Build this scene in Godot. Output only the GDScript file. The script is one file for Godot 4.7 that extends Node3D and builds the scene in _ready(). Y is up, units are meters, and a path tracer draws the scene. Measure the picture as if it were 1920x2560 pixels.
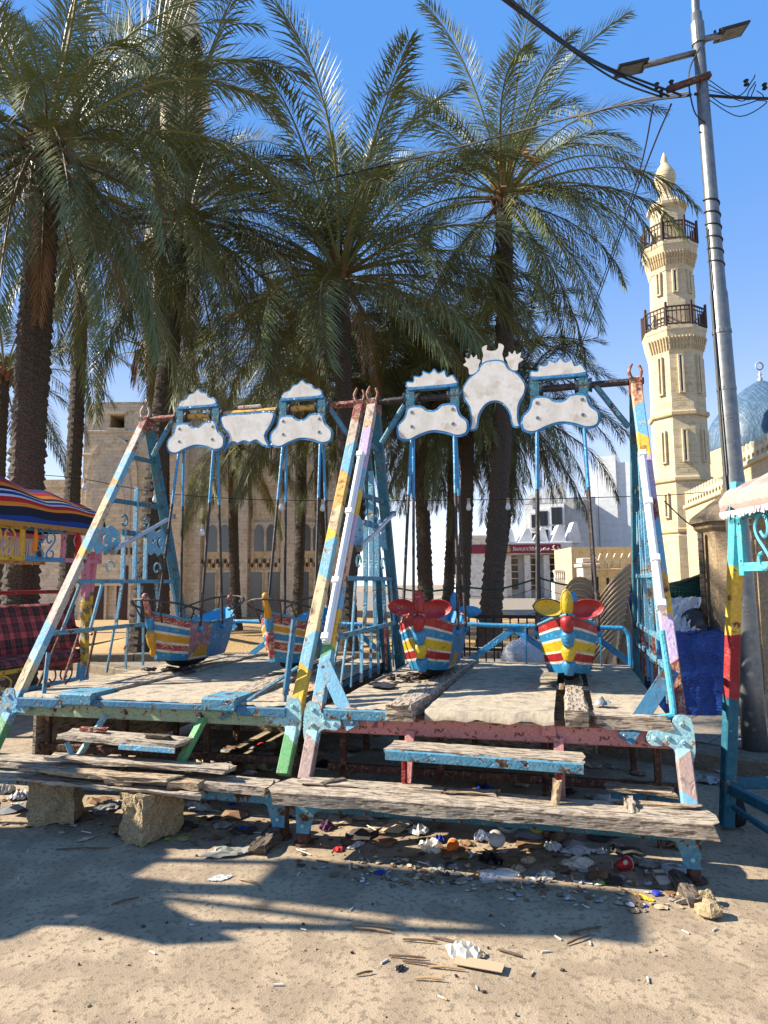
extends Node3D
# A disused pair of fairground swing-boat rides under date palms, mosques and a bank behind.
# Camera at the origin 1.5 m up, looking along -Z. Helper at() turns a point of the photograph (1659 px wide view) into a direction.

const CAM_H := 1.5
const F := 1700.0
const PITCH := 0.10472
const ROLL := 0.009
const RO := Vector3(-0.477, 0, -4.135)
const RYAW := -0.2595
const LO := Vector3(-0.62, 0, -4.238)
const LYAW := -0.25
const RL := 2.09
const LL := 2.14
const RH := 3.04
const LH := 3.10
const RS := 1.537
const LS := 1.69
const SR := 1.13
const HB := 0.36
var taken := {}
var M := {}
var rng := RandomNumberGenerator.new()
var nz := {}

# ---------------------------------------------------------------- pixels to places
func dir_of(px: float, py: float) -> Vector3:
	var s := 1920.0 / 1659.0
	var a := px * s - 960.0
	var b := 1280.0 - py * s
	var a2 := a * cos(ROLL) + b * sin(ROLL)
	var b2 := -a * sin(ROLL) + b * cos(ROLL)
	var x := a2 / F
	var y := b2 / F
	return Vector3(x, sin(PITCH) + y * cos(PITCH), -(cos(PITCH) - y * sin(PITCH)))
func at(px: float, py: float, d: float) -> Vector3:
	var r := dir_of(px, py)
	return r * (d / -r.z) + Vector3(0, CAM_H, 0)
func gnd(px: float, py: float, y := 0.0) -> Vector3:
	var r := dir_of(px, py)
	return r * ((y - CAM_H) / r.y) + Vector3(0, CAM_H, 0)

# ---------------------------------------------------------------- names, things and parts
func numbered(n: String) -> String:
	var k: int = taken.get(n, 0)
	taken[n] = k + 1
	return n if k == 0 else "%s_%03d" % [n, k]
func tag(o: Node, label: String, category: String, group := "") -> Node:
	o.set_meta("label", label)
	o.set_meta("category", category)
	if group: o.set_meta("group", group)
	return o
func thing(called: String, label: String, category: String, pos := Vector3.ZERO, turn := 0.0, group := "") -> Node3D:
	var o := Node3D.new()
	o.name = numbered(called)
	add_child(o)
	o.position = pos
	o.rotation.y = turn
	tag(o, label, category, group)
	return o
func nst(smooth := false) -> SurfaceTool:
	var s := SurfaceTool.new()
	s.begin(Mesh.PRIMITIVE_TRIANGLES)
	s.set_smooth_group(0 if smooth else -1)
	return s
func fin(s: SurfaceTool) -> ArrayMesh:
	s.generate_normals()
	s.index()
	return s.commit()
func part(called: String, s, m, parent: Node = null) -> MeshInstance3D:
	var o := MeshInstance3D.new()
	o.mesh = fin(s) if s is SurfaceTool else s
	if m: o.material_override = m
	if parent == null:
		o.name = numbered(called)
		add_child(o)
	else:
		o.name = called
		parent.add_child(o, true)
	return o
func solo(called: String, s, m, label: String, category: String, group := "") -> MeshInstance3D:
	var o := part(called, s, m)
	tag(o, label, category, group)
	return o
func struct(called: String, s, m) -> MeshInstance3D:
	var o := part(called, s, m)
	o.set_meta("kind", "structure")
	return o

# ---------------------------------------------------------------- shapes
func tri(s: SurfaceTool, a: Vector3, b: Vector3, c: Vector3, inside: Vector3) -> void:
	var n := (b - a).cross(c - a)
	if n.dot((a + b + c) / 3.0 - inside) > 0.0:
		s.add_vertex(a); s.add_vertex(c); s.add_vertex(b)
	else:
		s.add_vertex(a); s.add_vertex(b); s.add_vertex(c)
func quad(s: SurfaceTool, a: Vector3, b: Vector3, c: Vector3, d: Vector3, inside: Vector3) -> void:
	tri(s, a, b, c, inside)
	tri(s, a, c, d, inside)
func loft(s: SurfaceTool, rings: Array, caps := true) -> void:
	var n: int = rings[0].size()
	var cen := []
	for r in rings:
		var c := Vector3.ZERO
		for p in r: c += p
		cen.append(c / n)
	for i in rings.size() - 1:
		var mid: Vector3 = (cen[i] + cen[i + 1]) / 2.0
		var r0: Array = rings[i]
		var r1: Array = rings[i + 1]
		for k in n:
			var k2 := (k + 1) % n
			quad(s, r0[k], r0[k2], r1[k2], r1[k], mid)
	if caps:
		var inner: Vector3 = (cen[0] + cen[-1]) / 2.0
		for e in [0, rings.size() - 1]:
			for k in n:
				tri(s, cen[e], rings[e][k], rings[e][(k + 1) % n], inner)
func frame_of(d: Vector3, up := Vector3.UP) -> Array:
	var t := d.normalized()
	if absf(t.dot(up)) > 0.98: up = Vector3.RIGHT if absf(t.x) < 0.9 else Vector3.BACK
	var sx := t.cross(up).normalized()
	return [sx, sx.cross(t).normalized()]
func tube(s: SurfaceTool, pts: Array, r, n := 8, caps := true) -> void:
	var rings := []
	var f := frame_of(pts[1] - pts[0])
	for i in pts.size():
		var d: Vector3 = pts[mini(i + 1, pts.size() - 1)] - pts[maxi(i - 1, 0)]
		var t := d.normalized()
		var sx: Vector3 = (f[0] - t * t.dot(f[0])).normalized()
		var sy := sx.cross(t).normalized()
		f = [sx, sy]
		var rad: float = r[i] if r is Array else r
		var ring := []
		for k in n:
			var a := TAU * k / n
			ring.append(pts[i] + (sx * cos(a) + sy * sin(a)) * rad)
		rings.append(ring)
	loft(s, rings, caps)
# a bar from a to b, w wide (across up) and h high (along up), edges chamfered
func beam(s: SurfaceTool, a: Vector3, b: Vector3, w: float, h: float, up := Vector3.UP, ch := -1.0) -> void:
	var f := frame_of(b - a, up)
	var c: float = minf(w, h) * 0.12 if ch < 0.0 else ch
	var sec := [[-w/2+c,-h/2],[w/2-c,-h/2],[w/2,-h/2+c],[w/2,h/2-c],[w/2-c,h/2],[-w/2+c,h/2],[-w/2,h/2-c],[-w/2,-h/2+c]]
	var r0 := []
	var r1 := []
	for q in sec:
		var o: Vector3 = f[0] * q[0] + f[1] * q[1]
		r0.append(a + o)
		r1.append(b + o)
	loft(s, [r0, r1])
func bar(a: Vector3, b: Vector3, w: float, h: float, up := Vector3.UP) -> SurfaceTool:
	var s := nst()
	beam(s, a, b, w, h, up)
	return s
func box(s: SurfaceTool, lo: Vector3, hi: Vector3, ch := 0.0) -> void:
	var c := (lo + hi) / 2.0
	if ch > 0.0:
		beam(s, Vector3(lo.x, c.y, c.z), Vector3(hi.x, c.y, c.z), hi.z - lo.z, hi.y - lo.y, Vector3.UP, ch)
		return
	var v := []
	for k in 8: v.append(Vector3(hi.x if k & 1 else lo.x, hi.y if k & 2 else lo.y, hi.z if k & 4 else lo.z))
	for q in [[0,1,3,2],[4,5,7,6],[0,1,5,4],[2,3,7,6],[0,2,6,4],[1,3,7,5]]:
		quad(s, v[q[0]], v[q[1]], v[q[2]], v[q[3]], c)
func bx(lo: Vector3, hi: Vector3, ch := 0.0) -> SurfaceTool:
	var s := nst()
	box(s, lo, hi, ch)
	return s
func lathe(s: SurfaceTool, prof: Array, n := 12, o := Vector3.ZERO, phase := 0.0, caps := true) -> void:
	var rings := []
	for p in prof:
		var ring := []
		for k in n:
			var a := TAU * k / n + phase
			ring.append(o + Vector3(cos(a) * p[0], p[1], sin(a) * p[0]))
		rings.append(ring)
	loft(s, rings, caps)
# flat plate with an outline: poly in (ax, ay) from o, thickness th along ax x ay
func plate(s: SurfaceTool, poly: PackedVector2Array, o: Vector3, ax: Vector3, ay: Vector3, th: float) -> void:
	var nrm := ax.cross(ay).normalized()
	var idx := Geometry2D.triangulate_polygon(poly)
	var back := o - nrm * th / 2.0
	for e in [-0.5, 0.5]:
		for i in range(0, idx.size(), 3):
			var q := []
			for k in 3: q.append(o + ax * poly[idx[i + k]].x + ay * poly[idx[i + k]].y + nrm * th * e)
			tri(s, q[0], q[1], q[2], q[0] - nrm * e)
	var area := 0.0
	for i in poly.size():
		area += poly[i].cross(poly[(i + 1) % poly.size()])
	for i in poly.size():
		var p := poly[i]
		var q := poly[(i + 1) % poly.size()]
		var e := q - p
		var out2 := Vector2(e.y, -e.x) * signf(area)
		var a := o + ax * p.x + ay * p.y
		var b := o + ax * q.x + ay * q.y
		var ins := (a + b) / 2.0 - (ax * out2.x + ay * out2.y)
		quad(s, a - nrm * th / 2, b - nrm * th / 2, b + nrm * th / 2, a + nrm * th / 2, ins)
func smooth_poly(pts: Array, steps := 5) -> PackedVector2Array:
	var out := PackedVector2Array()
	var n := pts.size()
	for i in n:
		var p0: Vector2 = pts[(i - 1 + n) % n]
		var p1: Vector2 = pts[i]
		var p2: Vector2 = pts[(i + 1) % n]
		var p3: Vector2 = pts[(i + 2) % n]
		for k in steps: out.append(p1.cubic_interpolate(p2, p0, p3, float(k) / steps))
	return out
func curve(pts: Array, steps := 5) -> Array:
	var out := []
	for i in pts.size() - 1:
		var p0: Vector3 = pts[maxi(i - 1, 0)]
		var p3: Vector3 = pts[mini(i + 2, pts.size() - 1)]
		for k in steps: out.append(pts[i].cubic_interpolate(pts[i + 1], p0, p3, float(k) / steps))
	out.append(pts[-1])
	return out
# a rough lump: a sphere pushed about by noise and cut flat below
func lump(s: SurfaceTool, c: Vector3, r: Vector3, rough: float, sd: int, n := 8, m := 6) -> void:
	var rings := []
	var f := FastNoiseLite.new()
	f.seed = sd
	f.frequency = 0.9
	for j in m + 1:
		var th := PI * j / m
		var ring := []
		for k in n:
			var a := TAU * k / n
			var d := Vector3(sin(th) * cos(a), cos(th), sin(th) * sin(a))
			var q := 1.0 + rough * f.get_noise_3dv(d * 1.7 + Vector3(sd, 0, 0))
			var p := c + d * r * q
			ring.append(p)
		rings.append(ring)
	loft(s, rings, false)
# crumpled cloth or plastic: a thin closed sheet laid on the ground, each corner of its grid lifted at random
func crumple(s: SurfaceTool, c: Vector3, w: float, d: float, hgt: float, sd: int, nx := 6, nd := 5) -> void:
	var g := RandomNumberGenerator.new()
	g.seed = sd
	var turn := g.randf() * TAU
	var grid := []
	for i in nx + 1:
		var row := []
		for j in nd + 1:
			var x := (float(i) / nx - 0.5)
			var z := (float(j) / nd - 0.5)
			var e := 1.0 - 0.45 * (absf(x) * absf(z)) * 4.0
			var q := Vector3(x * w * e, 0, z * d * e).rotated(Vector3.UP, turn)
			q += Vector3(g.randf() - 0.5, 0, g.randf() - 0.5) * 0.55 * Vector3(w / nx, 0, d / nd)
			var edge := maxf(absf(x), absf(z)) * 2.0
			q.y = 0.004 + g.randf() * hgt * (1.15 - edge * 0.8)
			row.append(c + q)
		grid.append(row)
	for i in nx:
		for j in nd:
			var below: Vector3 = grid[i][j] - Vector3.UP
			tri(s, grid[i][j], grid[i + 1][j], grid[i + 1][j + 1], below)
			tri(s, grid[i][j], grid[i + 1][j + 1], grid[i][j + 1], below)

# ---------------------------------------------------------------- textures and materials
func field(key: String, freq: float, oct: int, sd: int, size := 512, type := FastNoiseLite.TYPE_SIMPLEX_SMOOTH) -> void:
	var f := FastNoiseLite.new()
	f.noise_type = type
	f.seed = sd
	f.frequency = freq
	f.fractal_octaves = oct
	nz[key] = f.get_seamless_image(size, size).get_data()
func sm(a: float, b: float, x: float) -> float: return smoothstep(a, b, x)
func L2S(c: Color) -> Color: return c.linear_to_srgb()
# a tiling texture of size px over span metres; fn(i) gets the pixel index and returns [colour, height]
func surf(key: String, size: int, span: float, fn: Callable, rough := 0.8, bump := 2.0, world := false) -> StandardMaterial3D:
	var px := PackedByteArray()
	var hx := PackedByteArray()
	px.resize(size * size * 3)
	hx.resize(size * size)
	var i := 0
	var step := maxi(1, 512 / size)
	for y in size:
		for x in size:
			var r: Array = fn.call(x * step, y * step)
			var c: Color = r[0]
			px[i * 3] = clampi(int(c.r * 255.0), 0, 255)
			px[i * 3 + 1] = clampi(int(c.g * 255.0), 0, 255)
			px[i * 3 + 2] = clampi(int(c.b * 255.0), 0, 255)
			hx[i] = clampi(int(r[1] * 255.0), 0, 255)
			i += 1
	var img := Image.create_from_data(size, size, false, Image.FORMAT_RGB8, px)
	var hm := Image.create_from_data(size, size, false, Image.FORMAT_L8, hx)
	hm.convert(Image.FORMAT_RGBA8)
	var m := StandardMaterial3D.new()
	img.generate_mipmaps()
	m.albedo_texture = ImageTexture.create_from_image(img)
	if bump < 0.0:
		if not nz.has("shared"):
			hm.bump_map_to_normal_map(2.5)
			nz.shared = ImageTexture.create_from_image(hm)
		m.normal_enabled = true
		m.normal_texture = nz.shared
	elif bump > 0.0:
		hm.bump_map_to_normal_map(bump)
		m.normal_enabled = true
		m.normal_texture = ImageTexture.create_from_image(hm)
	m.roughness = rough
	m.uv1_triplanar = true
	m.uv1_world_triplanar = world
	m.uv1_scale = Vector3.ONE / span
	m.cull_mode = BaseMaterial3D.CULL_DISABLED
	M[key] = m
	return m
func nv(k: String, x: int, y: int) -> float:
	return nz[k][(y & 511) * 512 + (x & 511)] / 255.0
func plain(key: String, c: Color, rough := 0.6, metal := 0.0) -> StandardMaterial3D:
	var m := StandardMaterial3D.new()
	m.albedo_color = c
	m.roughness = rough
	m.metallic = metal
	m.cull_mode = BaseMaterial3D.CULL_DISABLED
	M[key] = m
	return m
# brushed-on oil paint, dulled and chipped down to an undercoat and to rust
func paint(key: String, base: Color, chip := 0.3, under := Color(0.36, 0.22, 0.14), rough := 0.72, size := 128, span := 0.0) -> StandardMaterial3D:
	var t := 0.80 - chip * 0.36
	var off := hash(key) % 397
	if span == 0.0: span = 0.45 + 0.65 * float(hash(key + "s") % 100) / 100.0
	return surf(key, size, span, func(x, y):
		var x2: int = x + off
		var y2: int = y + off * 3
		var a := nv("patch", x2, y2)
		var b := nv("fine", x2, y2)
		var g := nv("grain", x2, y2)
		var c := base * (0.80 + 0.26 * b + 0.10 * (g - 0.5))
		c = c.lerp(base.lerp(Color(0.62, 0.56, 0.48), 0.5), 0.36 * sm(0.45, 0.8, nv("patch", x2 + 171, y2 + 77)))
		var k := a * 0.72 + b * 0.28 + (g - 0.5) * 0.12
		var h := 0.6 + 0.12 * b + 0.1 * (g - 0.5)
		if k > t:
			c = under.lerp(Color(0.13, 0.09, 0.07), sm(t + 0.04, t + 0.16, k)) * (0.75 + 0.5 * g)
			h = 0.35 + 0.1 * g
		elif k > t - 0.018:
			c = c.lerp(Color(0.78, 0.74, 0.66), 0.55)
		c.a = 1.0
		return [c, h], rough, -1.0)
func _ready() -> void:
	rng.seed = 20
	# camera
	var cam := Camera3D.new()
	cam.name = "camera"
	add_child(cam)
	cam.position = Vector3(0, CAM_H, 0)
	cam.rotation = Vector3(PITCH, 0, -ROLL)
	cam.fov = rad_to_deg(2.0 * atan(1280.0 / F))
	cam.near = 0.05
	cam.far = 600.0
	cam.current = true
	# sky, sun, exposure
	var env := Environment.new()
	env.background_mode = Environment.BG_SKY
	var sky := Sky.new()
	var psm := ProceduralSkyMaterial.new()
	psm.sky_top_color = Color(0.225, 0.385, 0.585)
	psm.sky_horizon_color = Color(0.72, 0.745, 0.77)
	psm.sky_curve = 0.13
	psm.ground_bottom_color = Color(0.42, 0.38, 0.32)
	psm.ground_horizon_color = Color(0.62, 0.66, 0.68)
	psm.sun_angle_max = 2.0
	sky.sky_material = psm
	env.sky = sky
	env.background_energy_multiplier = 1.0
	env.tonemap_mode = Environment.TONE_MAPPER_LINEAR
	env.tonemap_exposure = 3.05
	env.sdfgi_enabled = true
	env.ssao_enabled = true
	env.ssil_enabled = true
	var we := WorldEnvironment.new()
	we.name = "environment"
	we.environment = env
	add_child(we)
	var sun := DirectionalLight3D.new()
	sun.name = "sun"
	add_child(sun)
	var az := deg_to_rad(4.0)
	var el := deg_to_rad(36.0)
	var ld := Vector3(cos(az) * cos(el), -sin(el), sin(az) * cos(el))
	sun.look_at_from_position(Vector3.ZERO, ld, Vector3.UP)
	sun.light_energy = 1.3
	sun.light_color = Color(1.0, 0.965, 0.90)
	sun.light_angular_distance = 0.55
	sun.shadow_enabled = true
	# the place
	make_materials()
	build_ground()
	build_background()
	build_palms()
	build_rides()
	build_side_rides()
	build_street_lamp()
	build_yard()
	build_litter()
func make_materials() -> void:
	field("patch", 0.012, 4, 3)
	field("fine", 0.05, 3, 7)
	field("grain", 0.22, 2, 11)
	field("cell", 0.03, 2, 5, 512, FastNoiseLite.TYPE_CELLULAR)
	var im := Image.create_from_data(512, 512, false, Image.FORMAT_L8, nz.fine)
	im.crop(44, 512)
	im.resize(256, 512, Image.INTERPOLATE_CUBIC)
	var im2 := Image.create(512, 512, false, Image.FORMAT_L8)
	im2.blit_rect(im, Rect2i(0, 0, 256, 512), Vector2i.ZERO)
	im.flip_x()
	im2.blit_rect(im, Rect2i(0, 0, 256, 512), Vector2i(256, 0))
	nz.streak = im2.get_data()
	var g0 := Image.create_from_data(512, 512, false, Image.FORMAT_L8, nz.grain)
	g0.crop(20, 512)
	g0.resize(256, 512, Image.INTERPOLATE_CUBIC)
	var g1 := Image.create(512, 512, false, Image.FORMAT_L8)
	g1.blit_rect(g0, Rect2i(0, 0, 256, 512), Vector2i.ZERO)
	g0.flip_x()
	g1.blit_rect(g0, Rect2i(0, 0, 256, 512), Vector2i(256, 0))
	nz.hair = g1.get_data()
	# ground: sandy dust over worn asphalt
	surf("ground", 1024, 2.3, func(x, y):
		var a := nv("patch", x / 2, y / 2)
		var b := nv("fine", x, y)
		var g := nv("grain", x, y)
		var g2 := nv("grain", x * 2 + 91, y * 2 + 33)
		var c := Color(0.54, 0.47, 0.38).lerp(Color(0.615, 0.54, 0.44), sm(0.35, 0.65, a))
		c = c.lerp(Color(0.43, 0.375, 0.30), 0.7 * sm(0.55, 0.75, b))
		c *= 0.88 + 0.16 * g + 0.10 * g2
		if g2 > 0.76: c = c.lerp(Color(0.70, 0.65, 0.56), 0.5)
		if g2 < 0.2 and g < 0.5: c = c.lerp(Color(0.30, 0.26, 0.2), 0.4)
		return [c, 0.3 * b + 0.4 * g + 0.3 * g2], 0.95, 2.0, true)
	surf("sand", 256, 1.7, func(x, y):
		var b := nv("fine", x, y)
		var c := Color(0.68, 0.56, 0.38) * (0.8 + 0.2 * b + 0.16 * nv("grain", x, y))
		return [c, 0.5 * b + 0.5 * nv("grain", x, y)], 0.95, 5.0, true)
	surf("slab", 256, 1.3, func(x, y):
		var b := nv("fine", x, y)
		var c := Color(0.46, 0.44, 0.41).lerp(Color(0.56, 0.5, 0.42), nv("patch", x, y)) * (0.78 + 0.25 * b + 0.15 * nv("grain", x, y))
		return [c, 0.5 * b + 0.3 * nv("grain", x, y)], 0.9, 3.0, true)
	surf("kerb", 256, 0.8, func(x, y):
		var b := nv("fine", x, y)
		var c := Color(0.43, 0.39, 0.33).lerp(Color(0.55, 0.49, 0.4), nv("patch", x, y)) * (0.65 + 0.4 * b + 0.2 * nv("grain", x, y))
		return [c, 0.6 * b + 0.4 * nv("grain", x, y)], 0.95, 5.0, true)
	surf("rubble", 256, 0.5, func(x, y):
		var b := nv("fine", x, y)
		var c := Color(0.62, 0.55, 0.45).lerp(Color(0.68, 0.58, 0.40), nv("patch", x, y)) * (0.62 + 0.45 * b + 0.2 * nv("grain", x, y))
		return [c, 0.7 * b + 0.3 * nv("grain", x, y)], 0.95, 9.0)
	surf("hut_stone", 256, 0.9, func(x, y):
		var b := nv("fine", x, y)
		var c := Color(0.57, 0.49, 0.39).lerp(Color(0.64, 0.55, 0.42), nv("patch", x, y)) * (0.72 + 0.35 * b + 0.15 * nv("grain", x, y))
		return [c, 0.7 * b + 0.3 * nv("grain", x, y)], 0.95, 3.0)
	# weathered wood, grain along local x
	for w in [["wood", Color(0.66, 0.60, 0.52), Color(0.44, 0.38, 0.32)], ["wood_dark", Color(0.40, 0.35, 0.29), Color(0.17, 0.14, 0.11)], ["wood_warm", Color(0.66, 0.57, 0.45), Color(0.42, 0.33, 0.24)]]:
		surf(w[0], 256, 0.7, func(x, y):
			var a := nv("streak", x, y)
			var h := nv("hair", x, y)
			var b := nv("fine", x, y)
			var c: Color = w[2].lerp(w[1], sm(0.25, 0.6, a * 0.7 + b * 0.3)) * (0.76 + 0.30 * h + 0.14 * nv("grain", x, y))
			c = c.lerp(Color(0.68, 0.64, 0.57), 0.35 * sm(0.5, 0.75, nv("patch", x, y)))
			var crack := sm(0.30, 0.22, h * 0.6 + a * 0.4)
			c = c.lerp(Color(0.16, 0.13, 0.11), 0.75 * crack)
			return [c, 0.5 * sm(0.25, 0.5, a) + 0.3 * h - 0.4 * crack + 0.2], 0.92, 4.0)
	# canvas nailed over the deck boards
	surf("canvas", 256, 0.9, func(x, y):
		var a := nv("patch", x, y)
		var b := nv("fine", x, y)
		var c := Color(0.62, 0.565, 0.49).lerp(Color(0.67, 0.61, 0.51), sm(0.4, 0.65, a)) * (0.85 + 0.18 * b + 0.1 * nv("grain", x, y))
		c = c.lerp(Color(0.42, 0.38, 0.34), 0.6 * sm(0.6, 0.78, nv("patch", x + 200, y + 90)))
		return [c, 0.6 * b + 0.3 * nv("streak", x, y)], 0.9, 1.4)
	# paints
	var LB := Color(0.42, 0.66, 0.77)
	paint("blue", Color(0.22, 0.45, 0.58), 0.3)
	paint("blue_worn", Color(0.30, 0.54, 0.64), 0.48)
	paint("blue_clean", Color(0.20, 0.56, 0.76), 0.08, Color(0.3, 0.3, 0.3), 0.45)
	paint("light_blue", LB, 0.35, Color(0.75, 0.62, 0.48))
	paint("pale_blue", Color(0.60, 0.78, 0.80), 0.3, Color(0.52, 0.40, 0.30))
	paint("teal", Color(0.16, 0.42, 0.50), 0.4)
	paint("teal_clean", Color(0.05, 0.36, 0.44), 0.14)
	paint("turquoise", Color(0.30, 0.70, 0.76), 0.15)
	paint("cream", Color(0.78, 0.71, 0.55), 0.45, Color(0.62, 0.42, 0.26))
	paint("white_worn", Color(0.72, 0.67, 0.61), 0.4, Color(0.58, 0.36, 0.26))
	paint("yellow", Color(0.88, 0.70, 0.22), 0.32, Color(0.45, 0.26, 0.12))
	paint("ochre", Color(0.82, 0.64, 0.30), 0.55, Color(0.66, 0.38, 0.20))
	paint("lavender", Color(0.72, 0.64, 0.76), 0.3, Color(0.75, 0.65, 0.55))
	paint("pink", Color(0.76, 0.50, 0.48), 0.35, Color(0.45, 0.24, 0.16))
	paint("pink_clean", Color(0.88, 0.52, 0.58), 0.08)
	paint("pink_grey", Color(0.64, 0.54, 0.50), 0.3, Color(0.42, 0.34, 0.30))
	paint("peach", Color(0.84, 0.66, 0.52), 0.5, Color(0.6, 0.34, 0.2))
	paint("red", Color(0.58, 0.10, 0.11), 0.18, Color(0.72, 0.32, 0.28))
	paint("red_worn", Color(0.56, 0.16, 0.17), 0.72, Color(0.80, 0.66, 0.54))
	paint("red_rust", Color(0.48, 0.17, 0.14), 0.75, Color(0.70, 0.58, 0.44))
	paint("green", Color(0.36, 0.62, 0.38), 0.3, Color(0.60, 0.62, 0.48))
	paint("green_pale", Color(0.60, 0.68, 0.54), 0.45, Color(0.52, 0.38, 0.34))
	paint("hull_red", Color(0.58, 0.075, 0.085), 0.18, Color(0.72, 0.34, 0.3), 0.5)
	paint("hull_blue", Color(0.11, 0.46, 0.64), 0.2, Color(0.62, 0.70, 0.72), 0.5)
	paint("hull_yellow", Color(0.76, 0.64, 0.08), 0.2, Color(0.5, 0.36, 0.1), 0.45)
	paint("hull_ochre", Color(0.74, 0.52, 0.09), 0.12, Color(0.5, 0.36, 0.1), 0.45)
	paint("hull_white", Color(0.80, 0.77, 0.68), 0.25, Color(0.5, 0.42, 0.36), 0.6)
	paint("mauve", Color(0.58, 0.38, 0.42), 0.45, Color(0.74, 0.62, 0.52))
	surf("board_white", 256, 1.3, func(x, y):
		var a := nv("patch", x, y)
		var c := Color(0.84, 0.82, 0.785).lerp(Color(0.79, 0.765, 0.72), sm(0.3, 0.8, a)) * (0.95 + 0.07 * nv("fine", x, y))
		c = c.lerp(Color(0.66, 0.58, 0.48), 0.35 * sm(0.70, 0.85, nv("patch", y + 140, x + 60)))
		if nv("hair", y, x) > 0.80 and a > 0.5: c = c.lerp(Color(0.6, 0.56, 0.5), 0.5)
		return [c, 0.5], 0.7, 0.0)
	paint("board_blue", Color(0.18, 0.50, 0.72), 0.10, Color(0.6, 0.6, 0.58), 0.5)
	paint("rust", Color(0.30, 0.19, 0.14), 0.6, Color(0.44, 0.27, 0.15), 0.85)
	paint("iron", Color(0.17, 0.13, 0.12), 0.4, Color(0.32, 0.2, 0.14), 0.6)
	paint("galv", Color(0.50, 0.51, 0.51), 0.12, Color(0.4, 0.4, 0.39), 0.45, 256, 1.6)
	M.galv.metallic = 0.7
	M.galv.normal_enabled = false
	plain("tube_white", Color(0.88, 0.88, 0.88), 0.3)
	plain("alu", Color(0.72, 0.73, 0.75), 0.35, 0.6)
	plain("black", Color(0.06, 0.06, 0.065), 0.7)
	plain("rubber", Color(0.07, 0.07, 0.075), 0.8)
	plain("cable", Color(0.07, 0.07, 0.08), 0.6)
	plain("bulb", Color(0.86, 0.86, 0.84), 0.15)
	plain("plastic_beige", Color(0.70, 0.60, 0.47), 0.4)
	plain("lamp_dark", Color(0.16, 0.15, 0.15), 0.4)
	plain("dark_glass", Color(0.09, 0.10, 0.12), 0.12)
	plain("glass_and_opening", Color(0.36, 0.38, 0.39), 0.12)  # real panes, and the painted dark inside the minaret slits
	plain("dark_red_sign", Color(0.47, 0.11, 0.19), 0.6)
	plain("letter", Color(0.88, 0.86, 0.83), 0.6)
	plain("gold", Color(0.78, 0.70, 0.52), 0.5)
	plain("brown_wood", Color(0.25, 0.155, 0.12), 0.7)
	for c in [["bag_white", Color(0.70, 0.69, 0.67)], ["bag_grey", Color(0.55, 0.55, 0.54)], ["bag_black", Color(0.06, 0.06, 0.065)], ["bag_blue", Color(0.10, 0.20, 0.52)], ["bag_yellow", Color(0.80, 0.66, 0.14)], ["cup_red", Color(0.66, 0.07, 0.09)], ["cup_orange", Color(0.85, 0.40, 0.08)], ["paper_tan", Color(0.66, 0.58, 0.46)], ["card_brown", Color(0.46, 0.34, 0.23)], ["wrapper_green", Color(0.52, 0.66, 0.12)], ["cloth_grey", Color(0.55, 0.53, 0.47)], ["cloth_dark", Color(0.23, 0.20, 0.18)], ["foil", Color(0.75, 0.75, 0.77)], ["stick", Color(0.36, 0.27, 0.19)], ["straw_white", Color(0.74, 0.71, 0.66)], ["purple", Color(0.33, 0.15, 0.27)], ["cap_blue", Color(0.08, 0.2, 0.66)], ["filter_tan", Color(0.66, 0.53, 0.37)]]:
		plain(c[0], c[1], 0.35 if "bag" in c[0] else 0.75)
	M.foil.metallic = 0.8
	M.foil.roughness = 0.25
	# trash mat: small torn bits seen as one mass
	surf("palm_bark", 256, 0.9, func(x, y):
		var b := nv("fine", x, y)
		var c := Color(0.20, 0.18, 0.16).lerp(Color(0.40, 0.36, 0.31), sm(0.35, 0.7, b)) * (0.7 + 0.45 * nv("grain", x, y))
		c = c.lerp(Color(0.30, 0.25, 0.2), 0.5 * nv("patch", x, y))
		return [c, 0.6 * b + 0.4 * nv("grain", x, y)], 0.95, 7.0)
	# stone, in courses too fine to count at this distance
	for w in [["stone_pale", Color(0.79, 0.73, 0.63), 0.8], ["stone_grey", Color(0.75, 0.71, 0.65), 0.7], ["stone_yellow", Color(0.75, 0.665, 0.51), 0.6], ["stone_cream", Color(0.77, 0.705, 0.575), 0.45], ["stone_white", Color(0.83, 0.82, 0.79), 0.5]]:
		surf(w[0], 256, 2.4, func(x, y):
			var row: int = y / 32
			var bx0: int = (x + (row % 2) * 37 + row * 13 % 29) % 512
			var col: int = bx0 / 74
			var v := float(hash(row * 97 + col * 31) % 100) / 100.0
			var joint := 1.0 if (y % 32) < 2 or (bx0 % 74) < 2 else 0.0
			var b := nv("fine", x, y)
			var c: Color = w[1] * (0.88 + 0.12 * v * w[2] + 0.14 * b + 0.06 * nv("grain", x, y))
			c = c.lerp(w[1] * 0.66, joint * 0.55 * w[2])
			c = c.lerp(Color(0.52, 0.44, 0.33), 0.28 * sm(0.55, 0.8, nv("patch", x, y)))
			return [c, 0.7 - joint * 0.4 + 0.2 * b], 0.9, 2.0 if w[0] == "stone_pale" else 0.0)
	for k in ["stone_pale", "stone_grey", "stone_yellow", "stone_cream", "stone_white"]: 
		M[k].uv1_world_triplanar = true
		M[k].normal_enabled = true
		M[k].normal_texture = M.stone_pale.normal_texture
	surf("plaster_white", 256, 6.0, func(x, y):
		var b := nv("patch", x, y)
		var c := Color(0.84, 0.84, 0.83) * (0.90 + 0.12 * b)
		return [c, 0.5 + 0.2 * nv("fine", x, y)], 0.85, 0.0, true)
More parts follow.
